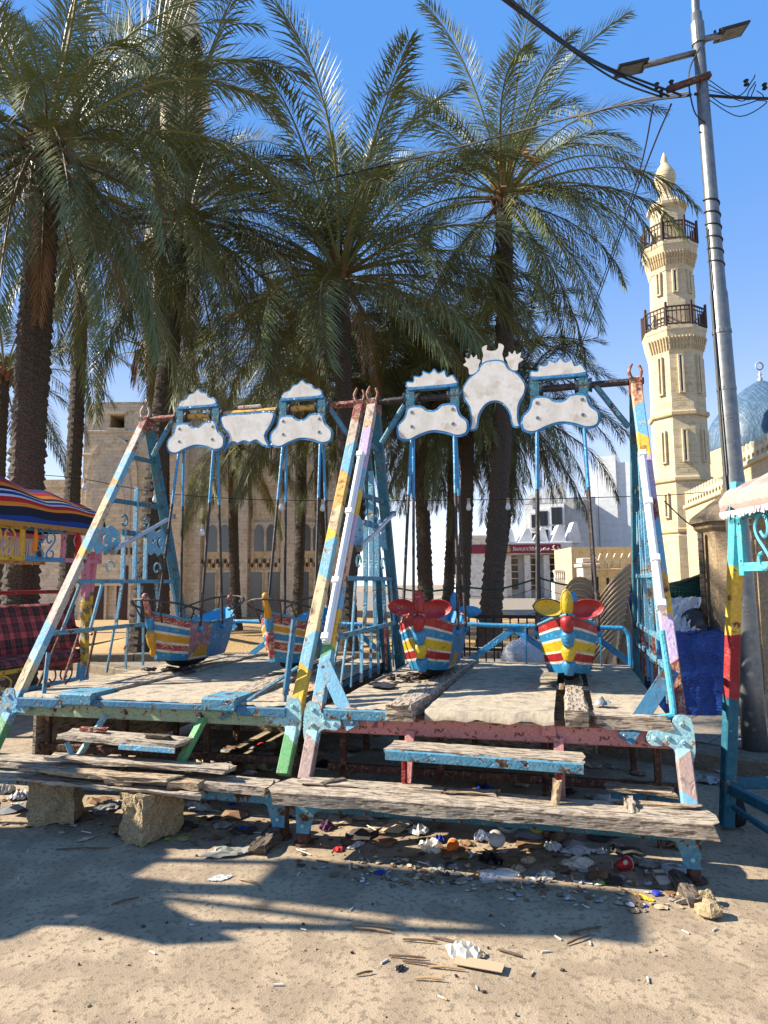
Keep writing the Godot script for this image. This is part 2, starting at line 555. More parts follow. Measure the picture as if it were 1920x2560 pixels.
	surf("plaster_grey", 256, 6.0, func(x, y):
		var b := nv("patch", x, y)
		var c := Color(0.70, 0.69, 0.67) * (0.88 + 0.16 * b)
		return [c, 0.5 + 0.2 * nv("fine", x, y)], 0.85, 0.0, true)
	surf("tarp_blue", 256, 0.7, func(x, y):
		var b := nv("fine", x, y)
		var c := Color(0.06, 0.23, 0.52) * (0.78 + 0.4 * b)
		return [c, 0.7 * b + 0.3 * nv("streak", x, y)], 0.45, 6.0)
	surf("tarp_dome", 256, 3.2, func(x, y):
		var b := nv("streak", y, x)
		var c := Color(0.25, 0.35, 0.44) * (0.72 + 0.5 * b)
		c = c.lerp(Color(0.45, 0.56, 0.64), 0.4 * sm(0.55, 0.7, b))
		return [c, b], 0.5, 5.0)
	surf("tarp_white", 256, 0.8, func(x, y):
		var b := nv("fine", x, y)
		return [Color(0.72, 0.73, 0.74) * (0.85 + 0.2 * b), b], 0.6, 5.0)
	surf("net_green", 256, 0.6, func(x, y):
		var b := nv("streak", x, y)
		return [Color(0.03, 0.23, 0.18) * (0.6 + 0.8 * b), b], 0.8, 5.0)
	# leaves
	for w in [["leaf", Color(0.40, 0.43, 0.27)], ["leaf_light", Color(0.44, 0.465, 0.285)], ["leaf_dark", Color(0.385, 0.40, 0.28)], ["leaf_dry", Color(0.50, 0.39, 0.27)]]:
		var m := plain(w[0], w[1], 0.48)
		m.metallic_specular = 0.4
		m.backlight = w[1] * 0.85
	plain("rachis", Color(0.45, 0.43, 0.20), 0.45)
	plain("rachis_old", Color(0.38, 0.33, 0.20), 0.6)
	plain("fruit_stalk", Color(0.78, 0.52, 0.14), 0.6)
	plain("fibre", Color(0.48, 0.33, 0.22), 0.9)
	# woven stripes and tartan
	var pl := Image.create(256, 256, false, Image.FORMAT_RGB8)
	for y in 256:
		for x in 256:
			var c := Color(0.24, 0.17, 0.17)
			var bx1 := x % 128
			var by1 := y % 128
			var rx := bx1 > 64 and bx1 < 112
			var ry := by1 > 64 and by1 < 112
			if rx and ry: c = Color(0.76, 0.34, 0.34)
			elif rx or ry: c = Color(0.52, 0.21, 0.22)
			if bx1 in [66, 67, 109, 110, 30, 31] or by1 in [66, 67, 109, 110, 30, 31]: c = c.lerp(Color(0.80, 0.62, 0.58), 0.55)
			c *= 0.8 + 0.4 * nv("hair", y * 2, x * 2)
			pl.set_pixel(x, y, c)
	var tm := plain("tartan", Color.WHITE, 0.9)
	tm.albedo_texture = ImageTexture.create_from_image(pl)
	tm.uv1_triplanar = true
	tm.uv1_scale = Vector3.ONE / 0.40
	var faded := Image.create(256, 256, false, Image.FORMAT_RGB8)
	for y in 256:
		for x in 256:
			var t := (y + int(10.0 * nv("fine", x, y))) % 128
			var c := Color(0.80, 0.70, 0.64)
			if t > 20 and t < 50: c = Color(0.80, 0.60, 0.56)
			elif t > 62 and t < 92: c = Color(0.60, 0.56, 0.53)
			elif t > 100 and t < 108: c = Color(0.86, 0.83, 0.80)
			faded.set_pixel(x, y, c * (0.68 + 0.25 * nv("hair", x * 2, y * 2)))
	var fm := plain("faded_cloth", Color.WHITE, 0.9)
	fm.albedo_texture = ImageTexture.create_from_image(faded)
	fm.uv1_triplanar = true
	fm.uv1_scale = Vector3.ONE / 0.5
	for c in [["cloth_navy", Color(0.06, 0.08, 0.16)], ["cloth_blue", Color(0.08, 0.22, 0.50)], ["cloth_red", Color(0.78, 0.12, 0.12)], ["cloth_orange", Color(0.92, 0.52, 0.14)], ["cloth_white", Color(0.82, 0.80, 0.80)], ["fringe", Color(0.74, 0.55, 0.28)]]:
		plain(c[0], c[1], 0.85)
	var gl := plain("bottle", Color(0.85, 0.88, 0.88, 0.25), 0.08)
	gl.transparency = BaseMaterial3D.TRANSPARENCY_ALPHA
	var film := plain("film", Color(0.86, 0.85, 0.80, 0.55), 0.3)
	film.transparency = BaseMaterial3D.TRANSPARENCY_ALPHA
# ---------------------------------------------------------------- the two swing-boat rides
# a square post in painted bands: bands = [[share of the length where it ends, material], ...]; the seams slant a little
func banded(a: Vector3, b: Vector3, w: float, h: float, up: Vector3, bands: Array, slant := 0.03) -> ArrayMesh:
	var f := frame_of(b - a, up)
	var mesh := ArrayMesh.new()
	var c := minf(w, h) * 0.1
	var sec := [[-w/2+c,-h/2],[w/2-c,-h/2],[w/2,-h/2+c],[w/2,h/2-c],[w/2-c,h/2],[-w/2+c,h/2],[-w/2,h/2-c],[-w/2,-h/2+c]]
	var t0 := 0.0
	var d := b - a
	var dn := d.normalized()
	var sk0 := 0.0
	for i in bands.size():
		var t1: float = bands[i][0]
		var sk1 := 0.0 if i == bands.size() - 1 else slant * (1.0 if i % 2 else -1.0)
		var s := nst()
		var r0 := []
		var r1 := []
		for q in sec:
			var o: Vector3 = f[0] * q[0] + f[1] * q[1]
			r0.append(a + d * t0 + o + dn * (sk0 * q[0] / w * 2.0))
			r1.append(a + d * t1 + o + dn * (sk1 * q[0] / w * 2.0))
		loft(s, [r0, r1], i == 0 or i == bands.size() - 1)
		s.generate_normals()
		s.index()
		s.commit(mesh)
		mesh.surface_set_material(mesh.get_surface_count() - 1, M[bands[i][1]])
		t0 = t1
		sk0 = sk1
	return mesh
func lp(u: float, v: float, w: float) -> Vector3: return Vector3(u, w, -v)
func star_poly(r: float) -> PackedVector2Array:
	var p := PackedVector2Array()
	for k in 10:
		var a := TAU * k / 10 + PI / 2
		p.append(Vector2(cos(a), sin(a)) * (r if k % 2 == 0 else r * 0.42))
	return p
# outlines for the boards, in metres from the board's centre
func panel_poly() -> PackedVector2Array:
	return smooth_poly([Vector2(-0.20,0.135), Vector2(-0.09,0.14), Vector2(-0.03,0.10), Vector2(0.03,0.10), Vector2(0.09,0.14), Vector2(0.20,0.13), Vector2(0.235,0.045), Vector2(0.295,-0.02), Vector2(0.285,-0.115), Vector2(0.20,-0.14), Vector2(0.10,-0.105), Vector2(0,-0.088), Vector2(-0.10,-0.112), Vector2(-0.20,-0.15), Vector2(-0.285,-0.12), Vector2(-0.295,-0.02), Vector2(-0.235,0.05)], 4)
func crest_poly(kind: int) -> PackedVector2Array:
	if kind == 0:
		return smooth_poly([Vector2(-0.19,-0.01), Vector2(-0.18,0.05), Vector2(-0.12,0.07), Vector2(-0.09,0.11), Vector2(-0.045,0.12), Vector2(0,0.155), Vector2(0.045,0.12), Vector2(0.09,0.11), Vector2(0.12,0.07), Vector2(0.18,0.05), Vector2(0.19,-0.01), Vector2(0.0,-0.015)], 3)
	return smooth_poly([Vector2(-0.205,-0.01), Vector2(-0.21,0.05), Vector2(-0.16,0.045), Vector2(-0.15,0.09), Vector2(-0.09,0.085), Vector2(-0.075,0.13), Vector2(-0.02,0.105), Vector2(0.02,0.14), Vector2(0.06,0.10), Vector2(0.11,0.12), Vector2(0.13,0.065), Vector2(0.17,0.075), Vector2(0.205,0.03), Vector2(0.205,-0.01), Vector2(0,-0.015)], 3)
# a white board with a blue painted border: the blue plate is a little larger and stands behind the white face
func bordered(parent: Node, called: String, poly: PackedVector2Array, o: Vector3, border := 0.018) -> MeshInstance3D:
	var s := nst()
	plate(s, poly, o, Vector3.RIGHT, Vector3.UP, 0.018)
	var bd := part(called, s, M.board_blue, parent)
	var inner := Geometry2D.offset_polygon(poly, -border)
	if inner.size() > 0:
		var big: PackedVector2Array = inner[0]
		for q in inner:
			if q.size() > big.size(): big = q
		var s2 := nst()
		plate(s2, big, o + Vector3(0, 0, 0.0055), Vector3.RIGHT, Vector3.UP, 0.014)
		part("painted_face", s2, M.board_white, bd)
	return bd
func bolt(parent: Node, p: Vector3, n: Vector3, r := 0.012, m = null, hh := 0.7) -> void:
	var s := nst()
	tube(s, [p - n * 0.004, p + n * r * hh * 0.8, p + n * r * hh * 1.2], [r, r, r * 0.6], 6)
	part("bolt", s, m if m else M.pale_blue, parent)
func gusset(parent: Node, p: Vector3, nrm: Vector3, side: float, mat) -> void:
	var ax := Vector3.RIGHT
	var ay := nrm.cross(ax).normalized()
	var pts := [Vector2(-0.045,0.10), Vector2(0.03,0.11), Vector2(0.055,0.05), Vector2(0.11,0.035), Vector2(0.165,0.025), Vector2(0.18,-0.02), Vector2(0.15,-0.05), Vector2(0.09,-0.045), Vector2(0.05,-0.06), Vector2(0.035,-0.10), Vector2(0.0,-0.135), Vector2(-0.045,-0.12), Vector2(-0.06,-0.03)]
	var q := []
	for v in pts: q.append(Vector2(v.x * side, v.y))
	if side < 0: q.reverse()
	var s := nst()
	plate(s, smooth_poly(q, 3), p, ax, ay, 0.012)
	var g := part("gusset_plate", s, mat, parent)
	for b in [[0.0,0.065],[0.0,-0.025],[0.0,-0.09],[0.075,-0.005],[0.14,-0.012]]:
		bolt(g, p + ax * b[0] * side + ay * b[1] + nrm * 0.006, nrm, 0.013, mat)
func crescent_plate(parent: Node, u: float, v: float, w: float, flip: float) -> void:
	# a sheet-metal plate with scalloped edges; crescent and star are cut right through it
	var c := CSGCombiner3D.new()
	c.name = "crescent_plate"
	parent.add_child(c, true)
	c.position = lp(u, v, w)
	c.rotation.y = PI / 2
	var body := CSGPolygon3D.new()
	body.polygon = smooth_poly([Vector2(-0.17,0.10), Vector2(-0.10,0.125), Vector2(-0.03,0.10), Vector2(0.04,0.13), Vector2(0.12,0.10), Vector2(0.17,0.06), Vector2(0.165,-0.07), Vector2(0.11,-0.13), Vector2(0.06,-0.10), Vector2(0,-0.135), Vector2(-0.06,-0.10), Vector2(-0.12,-0.13), Vector2(-0.17,-0.08)], 3)
	body.depth = 0.006
	c.add_child(body)
	var cres := PackedVector2Array()
	for k in 13:
		var a := deg_to_rad(50 + 260.0 * k / 12)
		cres.append(Vector2(cos(a), sin(a)) * 0.055)
	for k in 13:
		var a := deg_to_rad(310 - 260.0 * k / 12)
		cres.append(Vector2(0.022, 0) + Vector2(cos(a), sin(a)) * 0.043)
	var cut := CSGPolygon3D.new()
	cut.polygon = cres
	cut.depth = 0.05
	cut.position = Vector3(-0.03 * flip, 0, 0.02)
	cut.operation = CSGShape3D.OPERATION_SUBTRACTION
	c.add_child(cut)
	var st := CSGPolygon3D.new()
	st.polygon = star_poly(0.032)
	st.depth = 0.05
	st.position = Vector3(0.085 * flip, 0.01, 0.02)
	st.operation = CSGShape3D.OPERATION_SUBTRACTION
	c.add_child(st)
	body.material = M.light_blue
	cut.material = M.light_blue
	st.material = M.light_blue
# the railing between the two legs of an A-frame
func side_fence(r: Node, u: float, s_: float, h_: float, rails: Array, crescents: bool, seed_: int, mat := "blue_worn") -> void:
	var g := RandomNumberGenerator.new()
	g.seed = seed_
	var slope := func(w): return (w - HB) / (h_ - HB)
	var vf := func(w): return s_ * slope.call(w)
	var vr := func(w): return s_ + SR * (1.0 - slope.call(w))
	for w in rails:
		part("rail", bar(lp(u, vf.call(w) + 0.02, w), lp(u, vr.call(w) - 0.02, w), 0.03, 0.035), M[mat], r)
	# upright flats between deck and rail, leaning a little each
	var n := 9
	for k in n:
		var t := (k + 0.6) / n
		var v0 := lerpf(vf.call(0.78), vr.call(0.78), t)
		var v1 := lerpf(vf.call(1.14), vr.call(1.14), t)
		part("baluster", bar(lp(u, v0, 0.76), lp(u + 0.01 * g.randf_range(-1, 1), v1 + 0.03 * g.randf_range(-1, 1), 1.14), 0.012, 0.022), M[["blue_worn", "light_blue", "rust", "red_rust"][g.randi() % 4 if g.randf() < 0.6 else 0]], r)
	for k in 6:
		var t := (k + 0.5) / 6.0
		var v0 := lerpf(vf.call(1.14), vr.call(1.14), t)
		var v1 := lerpf(vf.call(1.54), vr.call(1.54), t)
		part("baluster", bar(lp(u, v0, 1.15), lp(u, v1 + 0.03 * g.randf_range(-1, 1), 1.54), 0.014, 0.03), M.light_blue if k % 2 else M.blue_worn, r)
	if crescents:
		var vm: float = (vf.call(1.9) + vr.call(1.9)) / 2.0
		crescent_plate(r, u, vm - 0.40, 1.90, 1.0)
		crescent_plate(r, u, vm + 0.38, 1.92, -1.0)
		for k in 3:
			var v: float = vm + (k - 1) * 0.17
			var top := 2.15 if k == 1 else 2.0
			if k == 1: top = 2.42
			part("upright", bar(lp(u, v, 1.54), lp(u, v, top), 0.02, 0.04), M.light_blue, r)
			if k != 1:
				var s := nst()
				var pts := []
				for j in 9:
					var a := deg_to_rad(-60 + 300.0 * j / 8)
					pts.append(lp(u, v + 0.045 * sin(a), top + 0.09 - 0.05 * cos(a) ))
				tube(s, pts, 0.009, 6)
				part("hook", s, M.blue, r)
		part("cross_flat", bar(lp(u, vm - 0.2, 1.98), lp(u, vm + 0.2, 1.98), 0.012, 0.05), M.blue, r)
		# curled ornament below each plate
		for k in [-1, 1]:
			var s := nst()
			var pts := []
			for j in 12:
				var a := j * 0.5
				var rr := 0.07 - 0.0042 * j
				pts.append(lp(u, vm + k * 0.36 + rr * cos(a), 1.66 + rr * sin(a)))
			tube(s, pts, 0.008, 5)
			part("scroll", s, M.light_blue, r)
func a_frame(r: Node, u: float, s_: float, h_: float, bands: Array, knee: float) -> void:
	var up := Vector3.RIGHT.cross(lp(0, s_, h_ - HB)).normalized()
	part("front_leg", banded(lp(u, 0, HB), lp(u, s_, h_), 0.078, 0.062, up, bands), null, r)
	part("rear_leg", bar(lp(u, s_ + SR, 0.0), lp(u, s_ + 0.03, h_ - 0.02), 0.085, 0.07), M.teal, r)
	# apex plate and lugs
	part("apex_plate", bar(lp(u, s_ - 0.06, h_ - 0.06), lp(u, s_ + 0.10, h_ - 0.06), 0.09, 0.12), M.red_rust, r)
	var s := nst()
	tube(s, curve([lp(u - 0.03, s_ - 0.02, h_), lp(u - 0.045, s_ - 0.02, h_ + 0.06), lp(u - 0.02, s_ - 0.02, h_ + 0.12)], 4), [0.016,0.016,0.015,0.015,0.014,0.013,0.012,0.011,0.008], 6)
	tube(s, curve([lp(u + 0.03, s_ - 0.02, h_), lp(u + 0.045, s_ - 0.02, h_ + 0.05), lp(u + 0.03, s_ - 0.02, h_ + 0.10)], 4), 0.012, 6)
	part("apex_lug", s, M.white_worn if u < -1 else M.red_rust, r)
	# cross ties between the legs
	for w in [h_ - 0.42, h_ - 0.85]:
		var t: float = (w - HB) / (h_ - HB)
		part("tie", bar(lp(u, s_ * t, w), lp(u, s_ + SR * (1.0 - t), w + 0.02), 0.03, 0.04), M.teal, r)
	# knee brace to the top bar
	if knee != 0.0:
		var kp := [lp(u + knee * 0.06, s_ + 0.04, h_ - 0.36), lp(u + knee * 0.13, s_ + 0.01, h_ - 0.27), lp(u + knee * 0.29, s_, h_ - 0.03)]
		var s2 := nst()
		tube(s2, kp, 0.024, 8)
		part("knee_brace", s2, M.blue_worn, r)
func plank(parent: Node, called: String, a: Vector3, b: Vector3, w: float, h: float, mat, sd: int, rough := 0.006) -> MeshInstance3D:
	# a worn plank from a to b (local x along it), edges wavering and ends splintered
	var g := RandomNumberGenerator.new()
	g.seed = sd
	var o := MeshInstance3D.new()
	var s := nst()
	var ln := a.distance_to(b)
	var n := maxi(4, int(ln / 0.16))
	var rings := []
	for i in n + 1:
		var x := ln * i / n
		var j := func(k: float) -> float: return g.randf_range(-1, 1) * rough * k
		var e := 1.0 if i in [0, n] else 0.25
		rings.append([Vector3(x + j.call(3.0 * e), -h/2 + j.call(1), -w/2 + j.call(1)), Vector3(x + j.call(4.0 * e), h/2 - 0.1*h + j.call(0.6), -w/2 + j.call(1)), Vector3(x + j.call(4.0 * e), h/2 + j.call(0.5), -w/2 + 0.12*h + j.call(1)), Vector3(x + j.call(4.0 * e), h/2 + j.call(0.5), 0), Vector3(x + j.call(4.0 * e), h/2 + j.call(0.5), w/2 - 0.12*h + j.call(1)), Vector3(x + j.call(4.0 * e), h/2 - 0.12*h + j.call(0.6), w/2 + j.call(1)), Vector3(x + j.call(3.0 * e), -h/2 + j.call(1), w/2 + j.call(1))])
	loft(s, rings)
	o.mesh = fin(s)
	o.material_override = mat
	if parent:
		o.name = called
		parent.add_child(o, true)
	else:
		o.name = numbered(called)
		add_child(o)
	var d := (b - a).normalized()
	var zz := d.cross(Vector3.UP).normalized()
	o.transform = Transform3D(Basis(d, zz.cross(d).normalized(), zz), a)
	return o
# a deck board under nailed canvas: a wavy sheet with thickness and a torn, folded front edge
func canvas_board(parent: Node, u0: float, u1: float, v0: float, v1: float, top: float, sd: int, mat, edge_mat, drop := 0.05) -> void:
	var f := FastNoiseLite.new()
	f.seed = sd
	f.frequency = 1.4
	var s := nst(true)
	var nu := 12
	var nw := 20
	var grid := []
	for i in nu + 1:
		var row := []
		for j in nw + 1:
			var u := lerpf(u0, u1, float(i) / nu)
			var v := lerpf(v0, v1, float(j) / nw)
			var y := top + 0.008 * f.get_noise_2d(u * 3, v * 2) + 0.004 * f.get_noise_2d(u * 9 + 5, v * 7)
			if j == 0: v += 0.03 * f.get_noise_2d(u * 14, 3.0)
			if j == nw: v += 0.03 * f.get_noise_2d(u * 12, 9.0)
			row.append(lp(u, v, y))
		grid.append(row)
	for i in nu:
		for j in nw:
			quad(s, grid[i][j], grid[i + 1][j], grid[i + 1][j + 1], grid[i][j + 1], grid[i][j] - Vector3.UP)
	# folded front lip
	for i in nu:
		var a: Vector3 = grid[i][0]
		var b: Vector3 = grid[i + 1][0]
		var da := Vector3(0, -drop * (0.7 + 0.6 * f.get_noise_2d(i * 1.7, 2.0)), 0.012)
		var db := Vector3(0, -drop * (0.7 + 0.6 * f.get_noise_2d((i + 1) * 1.7, 2.0)), 0.012)
		quad(s, a, b, b + db, a + da, a - Vector3(0, 0, 1))
	var cv := part("deck_canvas", s, mat, parent)
	# the board below
	part("deck_board", bx(lp(u0 + 0.01, v1 - 0.02, top - 0.065), lp(u1 - 0.01, v0 + 0.03, top - 0.016)), edge_mat, cv)
func yt(y: float, tab: Array) -> float:
	# photograph height of a painted seam -> share of the leg's length
	for i in tab.size() - 1:
		if y <= tab[i] and y >= tab[i + 1]: return (i + (tab[i] - y) / (tab[i] - tab[i + 1])) * 0.2
	return clampf((tab[0] - y) / (tab[0] - tab[-1]), 0.0, 1.0)
func bands(tab: Array, top_down: Array) -> Array:
	var out := []
	for i in range(top_down.size() - 1, -1, -1):
		var t := 1.0 if i == 0 else yt(top_down[i][0], tab)
		out.append([t, top_down[i][1]])
	return out
func ride_frame(left: bool) -> Node3D:
	var s_ := LS if left else RS
	var h_ := LH if left else RH
	var u0 := -LL if left else 0.0
	var u1 := 0.0 if left else RL
	var r := thing("swing_boat_ride", "rusty swing-boat ride with pale green deck beam, stone blocks under its bench" if left else "rusty swing-boat ride with pink deck beam and horned white cutout on its bar", "fairground ride", LO if left else RO, LYAW if left else RYAW)
	var tA := [1672.0, 1455.0, 1275.0, 1119.0, 985.0, 868.0]
	var tB := [1632.0, 1442.0, 1279.0, 1137.0, 1013.0, 903.0]
	var tC := [1684.0, 1467.0, 1283.0, 1124.0, 986.0, 865.0]
	var tD := [1741.0, 1489.0, 1279.0, 1102.0, 951.0, 820.0]
	if left:
		a_frame(r, u0, s_, h_, bands(tB, [[890,"red_rust"],[930,"white_worn"],[985,"light_blue"],[1040,"ochre"],[1055,"light_blue"],[1082,"cream"],[1150,"light_blue"],[1188,"ochre"],[1212,"white_worn"],[1350,"light_blue"],[1405,"pale_blue"],[1430,"cream"],[1500,"light_blue"],[1560,"green"]]), 1.0)
		a_frame(r, u1, s_, h_, bands(tA, [[868,"red_rust"],[915,"white_worn"],[965,"light_blue"],[1025,"ochre"],[1100,"cream"],[1150,"yellow"],[1172,"light_blue"],[1250,"cream"],[1375,"light_blue"],[1440,"yellow"],[1550,"pale_blue"],[1600,"green"]]), -1.0)
	else:
		a_frame(r, u0, s_, h_, bands(tC, [[865,"white_worn"],[912,"peach"],[930,"lavender"],[1010,"light_blue"],[1070,"yellow"],[1112,"lavender"],[1190,"peach"],[1260,"light_blue"],[1330,"yellow"],[1395,"green"],[1420,"light_blue"],[1520,"peach"],[1550,"pale_blue"],[1600,"pink_grey"]]), 1.0)
		a_frame(r, u1, s_, h_, bands(tD, [[820,"peach"],[880,"light_blue"],[945,"yellow"],[995,"lavender"],[1080,"red_rust"],[1132,"light_blue"],[1240,"ochre"],[1290,"yellow"],[1330,"lavender"],[1440,"red_rust"],[1580,"pale_blue"],[1640,"pink_grey"],[1725,"light_blue"]]), -1.0)
	# top bar
	var s := nst()
	tube(s, [lp(u0 - 0.05, s_, h_ - 0.015), lp(u0 + 0.35, s_, h_ - 0.015), lp((u0 + u1) / 2, s_, h_ - 0.02), lp(u1 + 0.06, s_, h_ - 0.015)], 0.027, 10)
	part("top_bar", s, M.ochre if left else M.iron, r)
	if left:
		s = nst()
		tube(s, [lp(u0 - 0.02, s_, h_ - 0.015), lp(u0 + 0.30, s_, h_ - 0.015)], 0.030, 10)
		part("bar_sleeve", s, M.red_rust, r)
		s = nst()
		tube(s, [lp(u1 - 0.30, s_, h_ - 0.015), lp(u1 - 0.02, s_, h_ - 0.015)], 0.030, 10)
		part("bar_sleeve", s, M.red_rust, r)
	# deck beams: front, rear, and across
	var vb := s_ * (0.65 - HB) / (h_ - HB)
	part("front_beam", bar(lp(u0 - 0.03, vb + 0.03, 0.648), lp(u1 + 0.03, vb + 0.03, 0.648), 0.05, 0.10), M.green_pale if left else M.pink, r)
	var vr := s_ + SR - 0.14
	part("rear_beam", bar(lp(u0, vr, 0.65), lp(u1, vr, 0.65), 0.05, 0.10), M.teal, r)
	for k in 5:
		var u := lerpf(u0 + 0.08, u1 - 0.08, k / 4.0)
		part("cross_beam", bar(lp(u, vb + 0.06, 0.635), lp(u, vr, 0.635), 0.04, 0.07), M.rust, r)
	for k in 4:
		var u := lerpf(u0 + 0.1, u1 - 0.1, k / 3.0)
		part("under_post", bar(lp(u, vr - 0.5, 0.0), lp(u, vr - 0.5, 0.60), 0.05, 0.05), M.rust, r)
		part("under_post", bar(lp(u, vb + 0.25, 0.0), lp(u, vb + 0.25, 0.60), 0.04, 0.04), M.rust, r)
	part("under_rail", bar(lp(u0, vb + 0.25, 0.33), lp(u1, vb + 0.25, 0.33), 0.04, 0.05), M.rust, r)
	part("under_rail", bar(lp(u0, vr - 0.5, 0.3), lp(u1, vr - 0.5, 0.3), 0.04, 0.06), M.wood, r)
	part("sun_block_board", bar(lp(u0 + 0.1, vr + 0.02, 0.27), lp(u1 - 0.1, vr + 0.02, 0.27), 0.025, 0.54), M.wood, r)  # boards added to keep sunlight out from under the decks
	if left: part("sun_block_board", bar(lp(u0 + 0.02, vb + 0.2, 0.32), lp(u0 + 0.02, vr, 0.32), 0.025, 0.50), M.wood, r)
	# gussets where legs and beam meet
	var lean := lp(0, s_, h_ - HB).normalized()
	var gn := Vector3.RIGHT.cross(lean).normalized()
	if gn.z < 0: gn = -gn
	for q in [[u0, 1.0], [u1, -1.0]]:
		var pos := lp(q[0], vb - 0.002, 0.65) + gn * 0.045
		gusset(r, pos, Vector3(0, 0.12, 1).normalized(), q[1], M.light_blue if (left and q[1] > 0) else M.pale_blue)
	# lower beam, feet, bench plank
	part("sill_beam", bar(lp(u0 - 0.04, -0.02, 0.245), lp(u1 + 0.05, -0.02, 0.245), 0.05, 0.10), M.blue_worn if left else M.teal, r)
	for q in [[u0, 1.0], [u1, -1.0]]:
		if left and q[1] > 0: continue
		part("foot", bar(lp(q[0], -0.01, 0.0), lp(q[0] - 0.005 * q[1], -0.01, 0.30), 0.075, 0.06), M.rust, r)
		s = nst()
		plate(s, PackedVector2Array([Vector2(0.0,0.08), Vector2(0.22 * q[1],0.08), Vector2(0.2 * q[1],0.03), Vector2(0.08 * q[1],-0.02), Vector2(0.045 * q[1],-0.14), Vector2(-0.03 * q[1],-0.14), Vector2(-0.04 * q[1],0.08)]), lp(q[0], -0.052, 0.215), Vector3.RIGHT, Vector3.UP, 0.012)
		var bp := part("foot_bracket", s, M.blue_worn, r)
		bolt(bp, lp(q[0] + 0.01 * q[1], -0.06, 0.12), Vector3.BACK, 0.013)
		bolt(bp, lp(q[0] + 0.08 * q[1], -0.06, 0.25), Vector3.BACK, 0.013)
		s = nst()
		tube(s, [lp(q[0], -0.01, 0.0), lp(q[0], -0.01, 0.015)], 0.06, 12)
		part("foot_pad", s, M.rust, r)
	# low front strap braces
	if left:
		part("strap_brace", bar(lp(u0 + 0.18, vb + 0.12, 1.02), lp(u0 + 0.27, vb - 0.02, 0.68), 0.012, 0.035, Vector3.BACK), M.blue_worn, r)
		s = nst()
		tube(s, [lp(u1 - 0.03, vb + 0.13, 0.96), lp(u1 - 0.50, vb - 0.02, 0.64)], 0.014, 6)
		part("strap_brace", s, M.blue_worn, r)
		s = nst()
		tube(s, [lp(u1 - 0.09, vb + 0.06, 0.79), lp(u1 - 0.05, vb + 0.11, 1.27)], 0.022, 8)
		tube(s, curve([lp(u1 - 0.09, vb + 0.06, 0.80), lp(u1 - 0.095, vb + 0.05, 0.74), lp(u1 - 0.13, vb + 0.02, 0.68)], 4), 0.012, 6)
		part("brake_lever", s, M.blue, r)
	else:
		for q in [[u0, 1.0, 0.255], [u1, -1.0, 0.29]]:
			s = nst()
			var a := lp(q[0] + 0.015 * q[1], vb + 0.10, 1.01)
			var b := lp(q[0] + q[2] * q[1], vb - 0.035, 0.64)
			beam(s, a, b, 0.014, 0.085, Vector3.RIGHT)
			var br := part("strap_brace", s, M.light_blue if q[1] > 0 else M.blue, r)
			bolt(br, a + Vector3(0, -0.03, 0.012), Vector3.BACK, 0.012, M.galv)
			bolt(br, b + Vector3(0, 0.03, 0.012), Vector3.BACK, 0.012, M.galv)
		s = nst()
		tube(s, curve([lp(u1 - 0.055, vb + 0.13, 1.22), lp(u1 - 0.04, vb + 0.08, 1.0), lp(u1 - 0.03, vb + 0.03, 0.80), lp(u1 - 0.045, vb + 0.02, 0.77), lp(u1 - 0.11, vb + 0.0, 0.76), lp(u1 - 0.13, vb - 0.01, 0.74), lp(u1 - 0.145, vb - 0.02, 0.69)], 4), 0.018, 8)
		part("brake_lever", s, M.turquoise, r)
	# back railing
	s = nst()
	var bk := s_ + SR - 0.12
	tube(s, curve([lp(u0 + 0.10, bk - 0.1, 0.75), lp(u0 + 0.14, bk, 1.09), lp((u0 + u1) / 2, bk, 1.10), lp(u1 - 0.20, bk, 1.09), lp(u1 - 0.10, bk, 1.08), lp(u1 - 0.06, bk, 1.04), lp(u1 - 0.05, bk, 0.98), lp(u1 - 0.05, bk, 0.75)], 4), 0.021, 8)
	part("back_rail", s, M.blue_clean, r)
	for q in [[0.22, 0.02], [0.5, 0.30], [0.5, 0.70], [0.80, 0.98]]:
		part("rail_brace", bar(lp(lerpf(u0, u1, q[0]), bk, 1.08), lp(lerpf(u0, u1, q[1]), bk, 0.78), 0.012, 0.055), M.blue_clean, r)
	for q in [0.55, 0.86]:
		part("rail_post", bar(lp(lerpf(u0, u1, q), bk - 0.02, 0.7), lp(lerpf(u0, u1, q), bk - 0.02, 1.09), 0.06, 0.012), M.blue_clean, r)
	# deck
	var df := vb - 0.03
	if left:
		canvas_board(r, u0 + 0.10, u0 + 0.47, df + 0.02, vr + 0.1, 0.752, 4, M.canvas, M.blue)
		plank(r, "deck_plank", lp(u0 + 0.58, df - 0.03, 0.735), lp(u0 + 0.58, vr + 0.15, 0.735), 0.24, 0.075, M.wood, 12)
		canvas_board(r, u0 + 0.72, u0 + 1.52, df + 0.01, vr + 0.12, 0.752, 6, M.canvas, M.blue, 0.025)
		plank(r, "deck_plank", lp(u0 + 1.65, df - 0.05, 0.735), lp(u0 + 1.65, vr + 0.15, 0.735), 0.22, 0.08, M.wood, 14)
		canvas_board(r, u0 + 1.78, u1 - 0.03, df + 0.02, vr + 0.1, 0.745, 8, M.canvas, M.blue, 0.02)
		for q in [[u0 + 0.58, 0.25, 0.078], [u0 + 1.65, 0.23, 0.083]]:
			part("painted_end", bx(lp(q[0] - q[1] / 2, df + 0.22, 0.694), lp(q[0] + q[1] / 2, df - 0.06, 0.735 + q[2] / 2 + 0.004), 0.012), M.blue_worn, r)
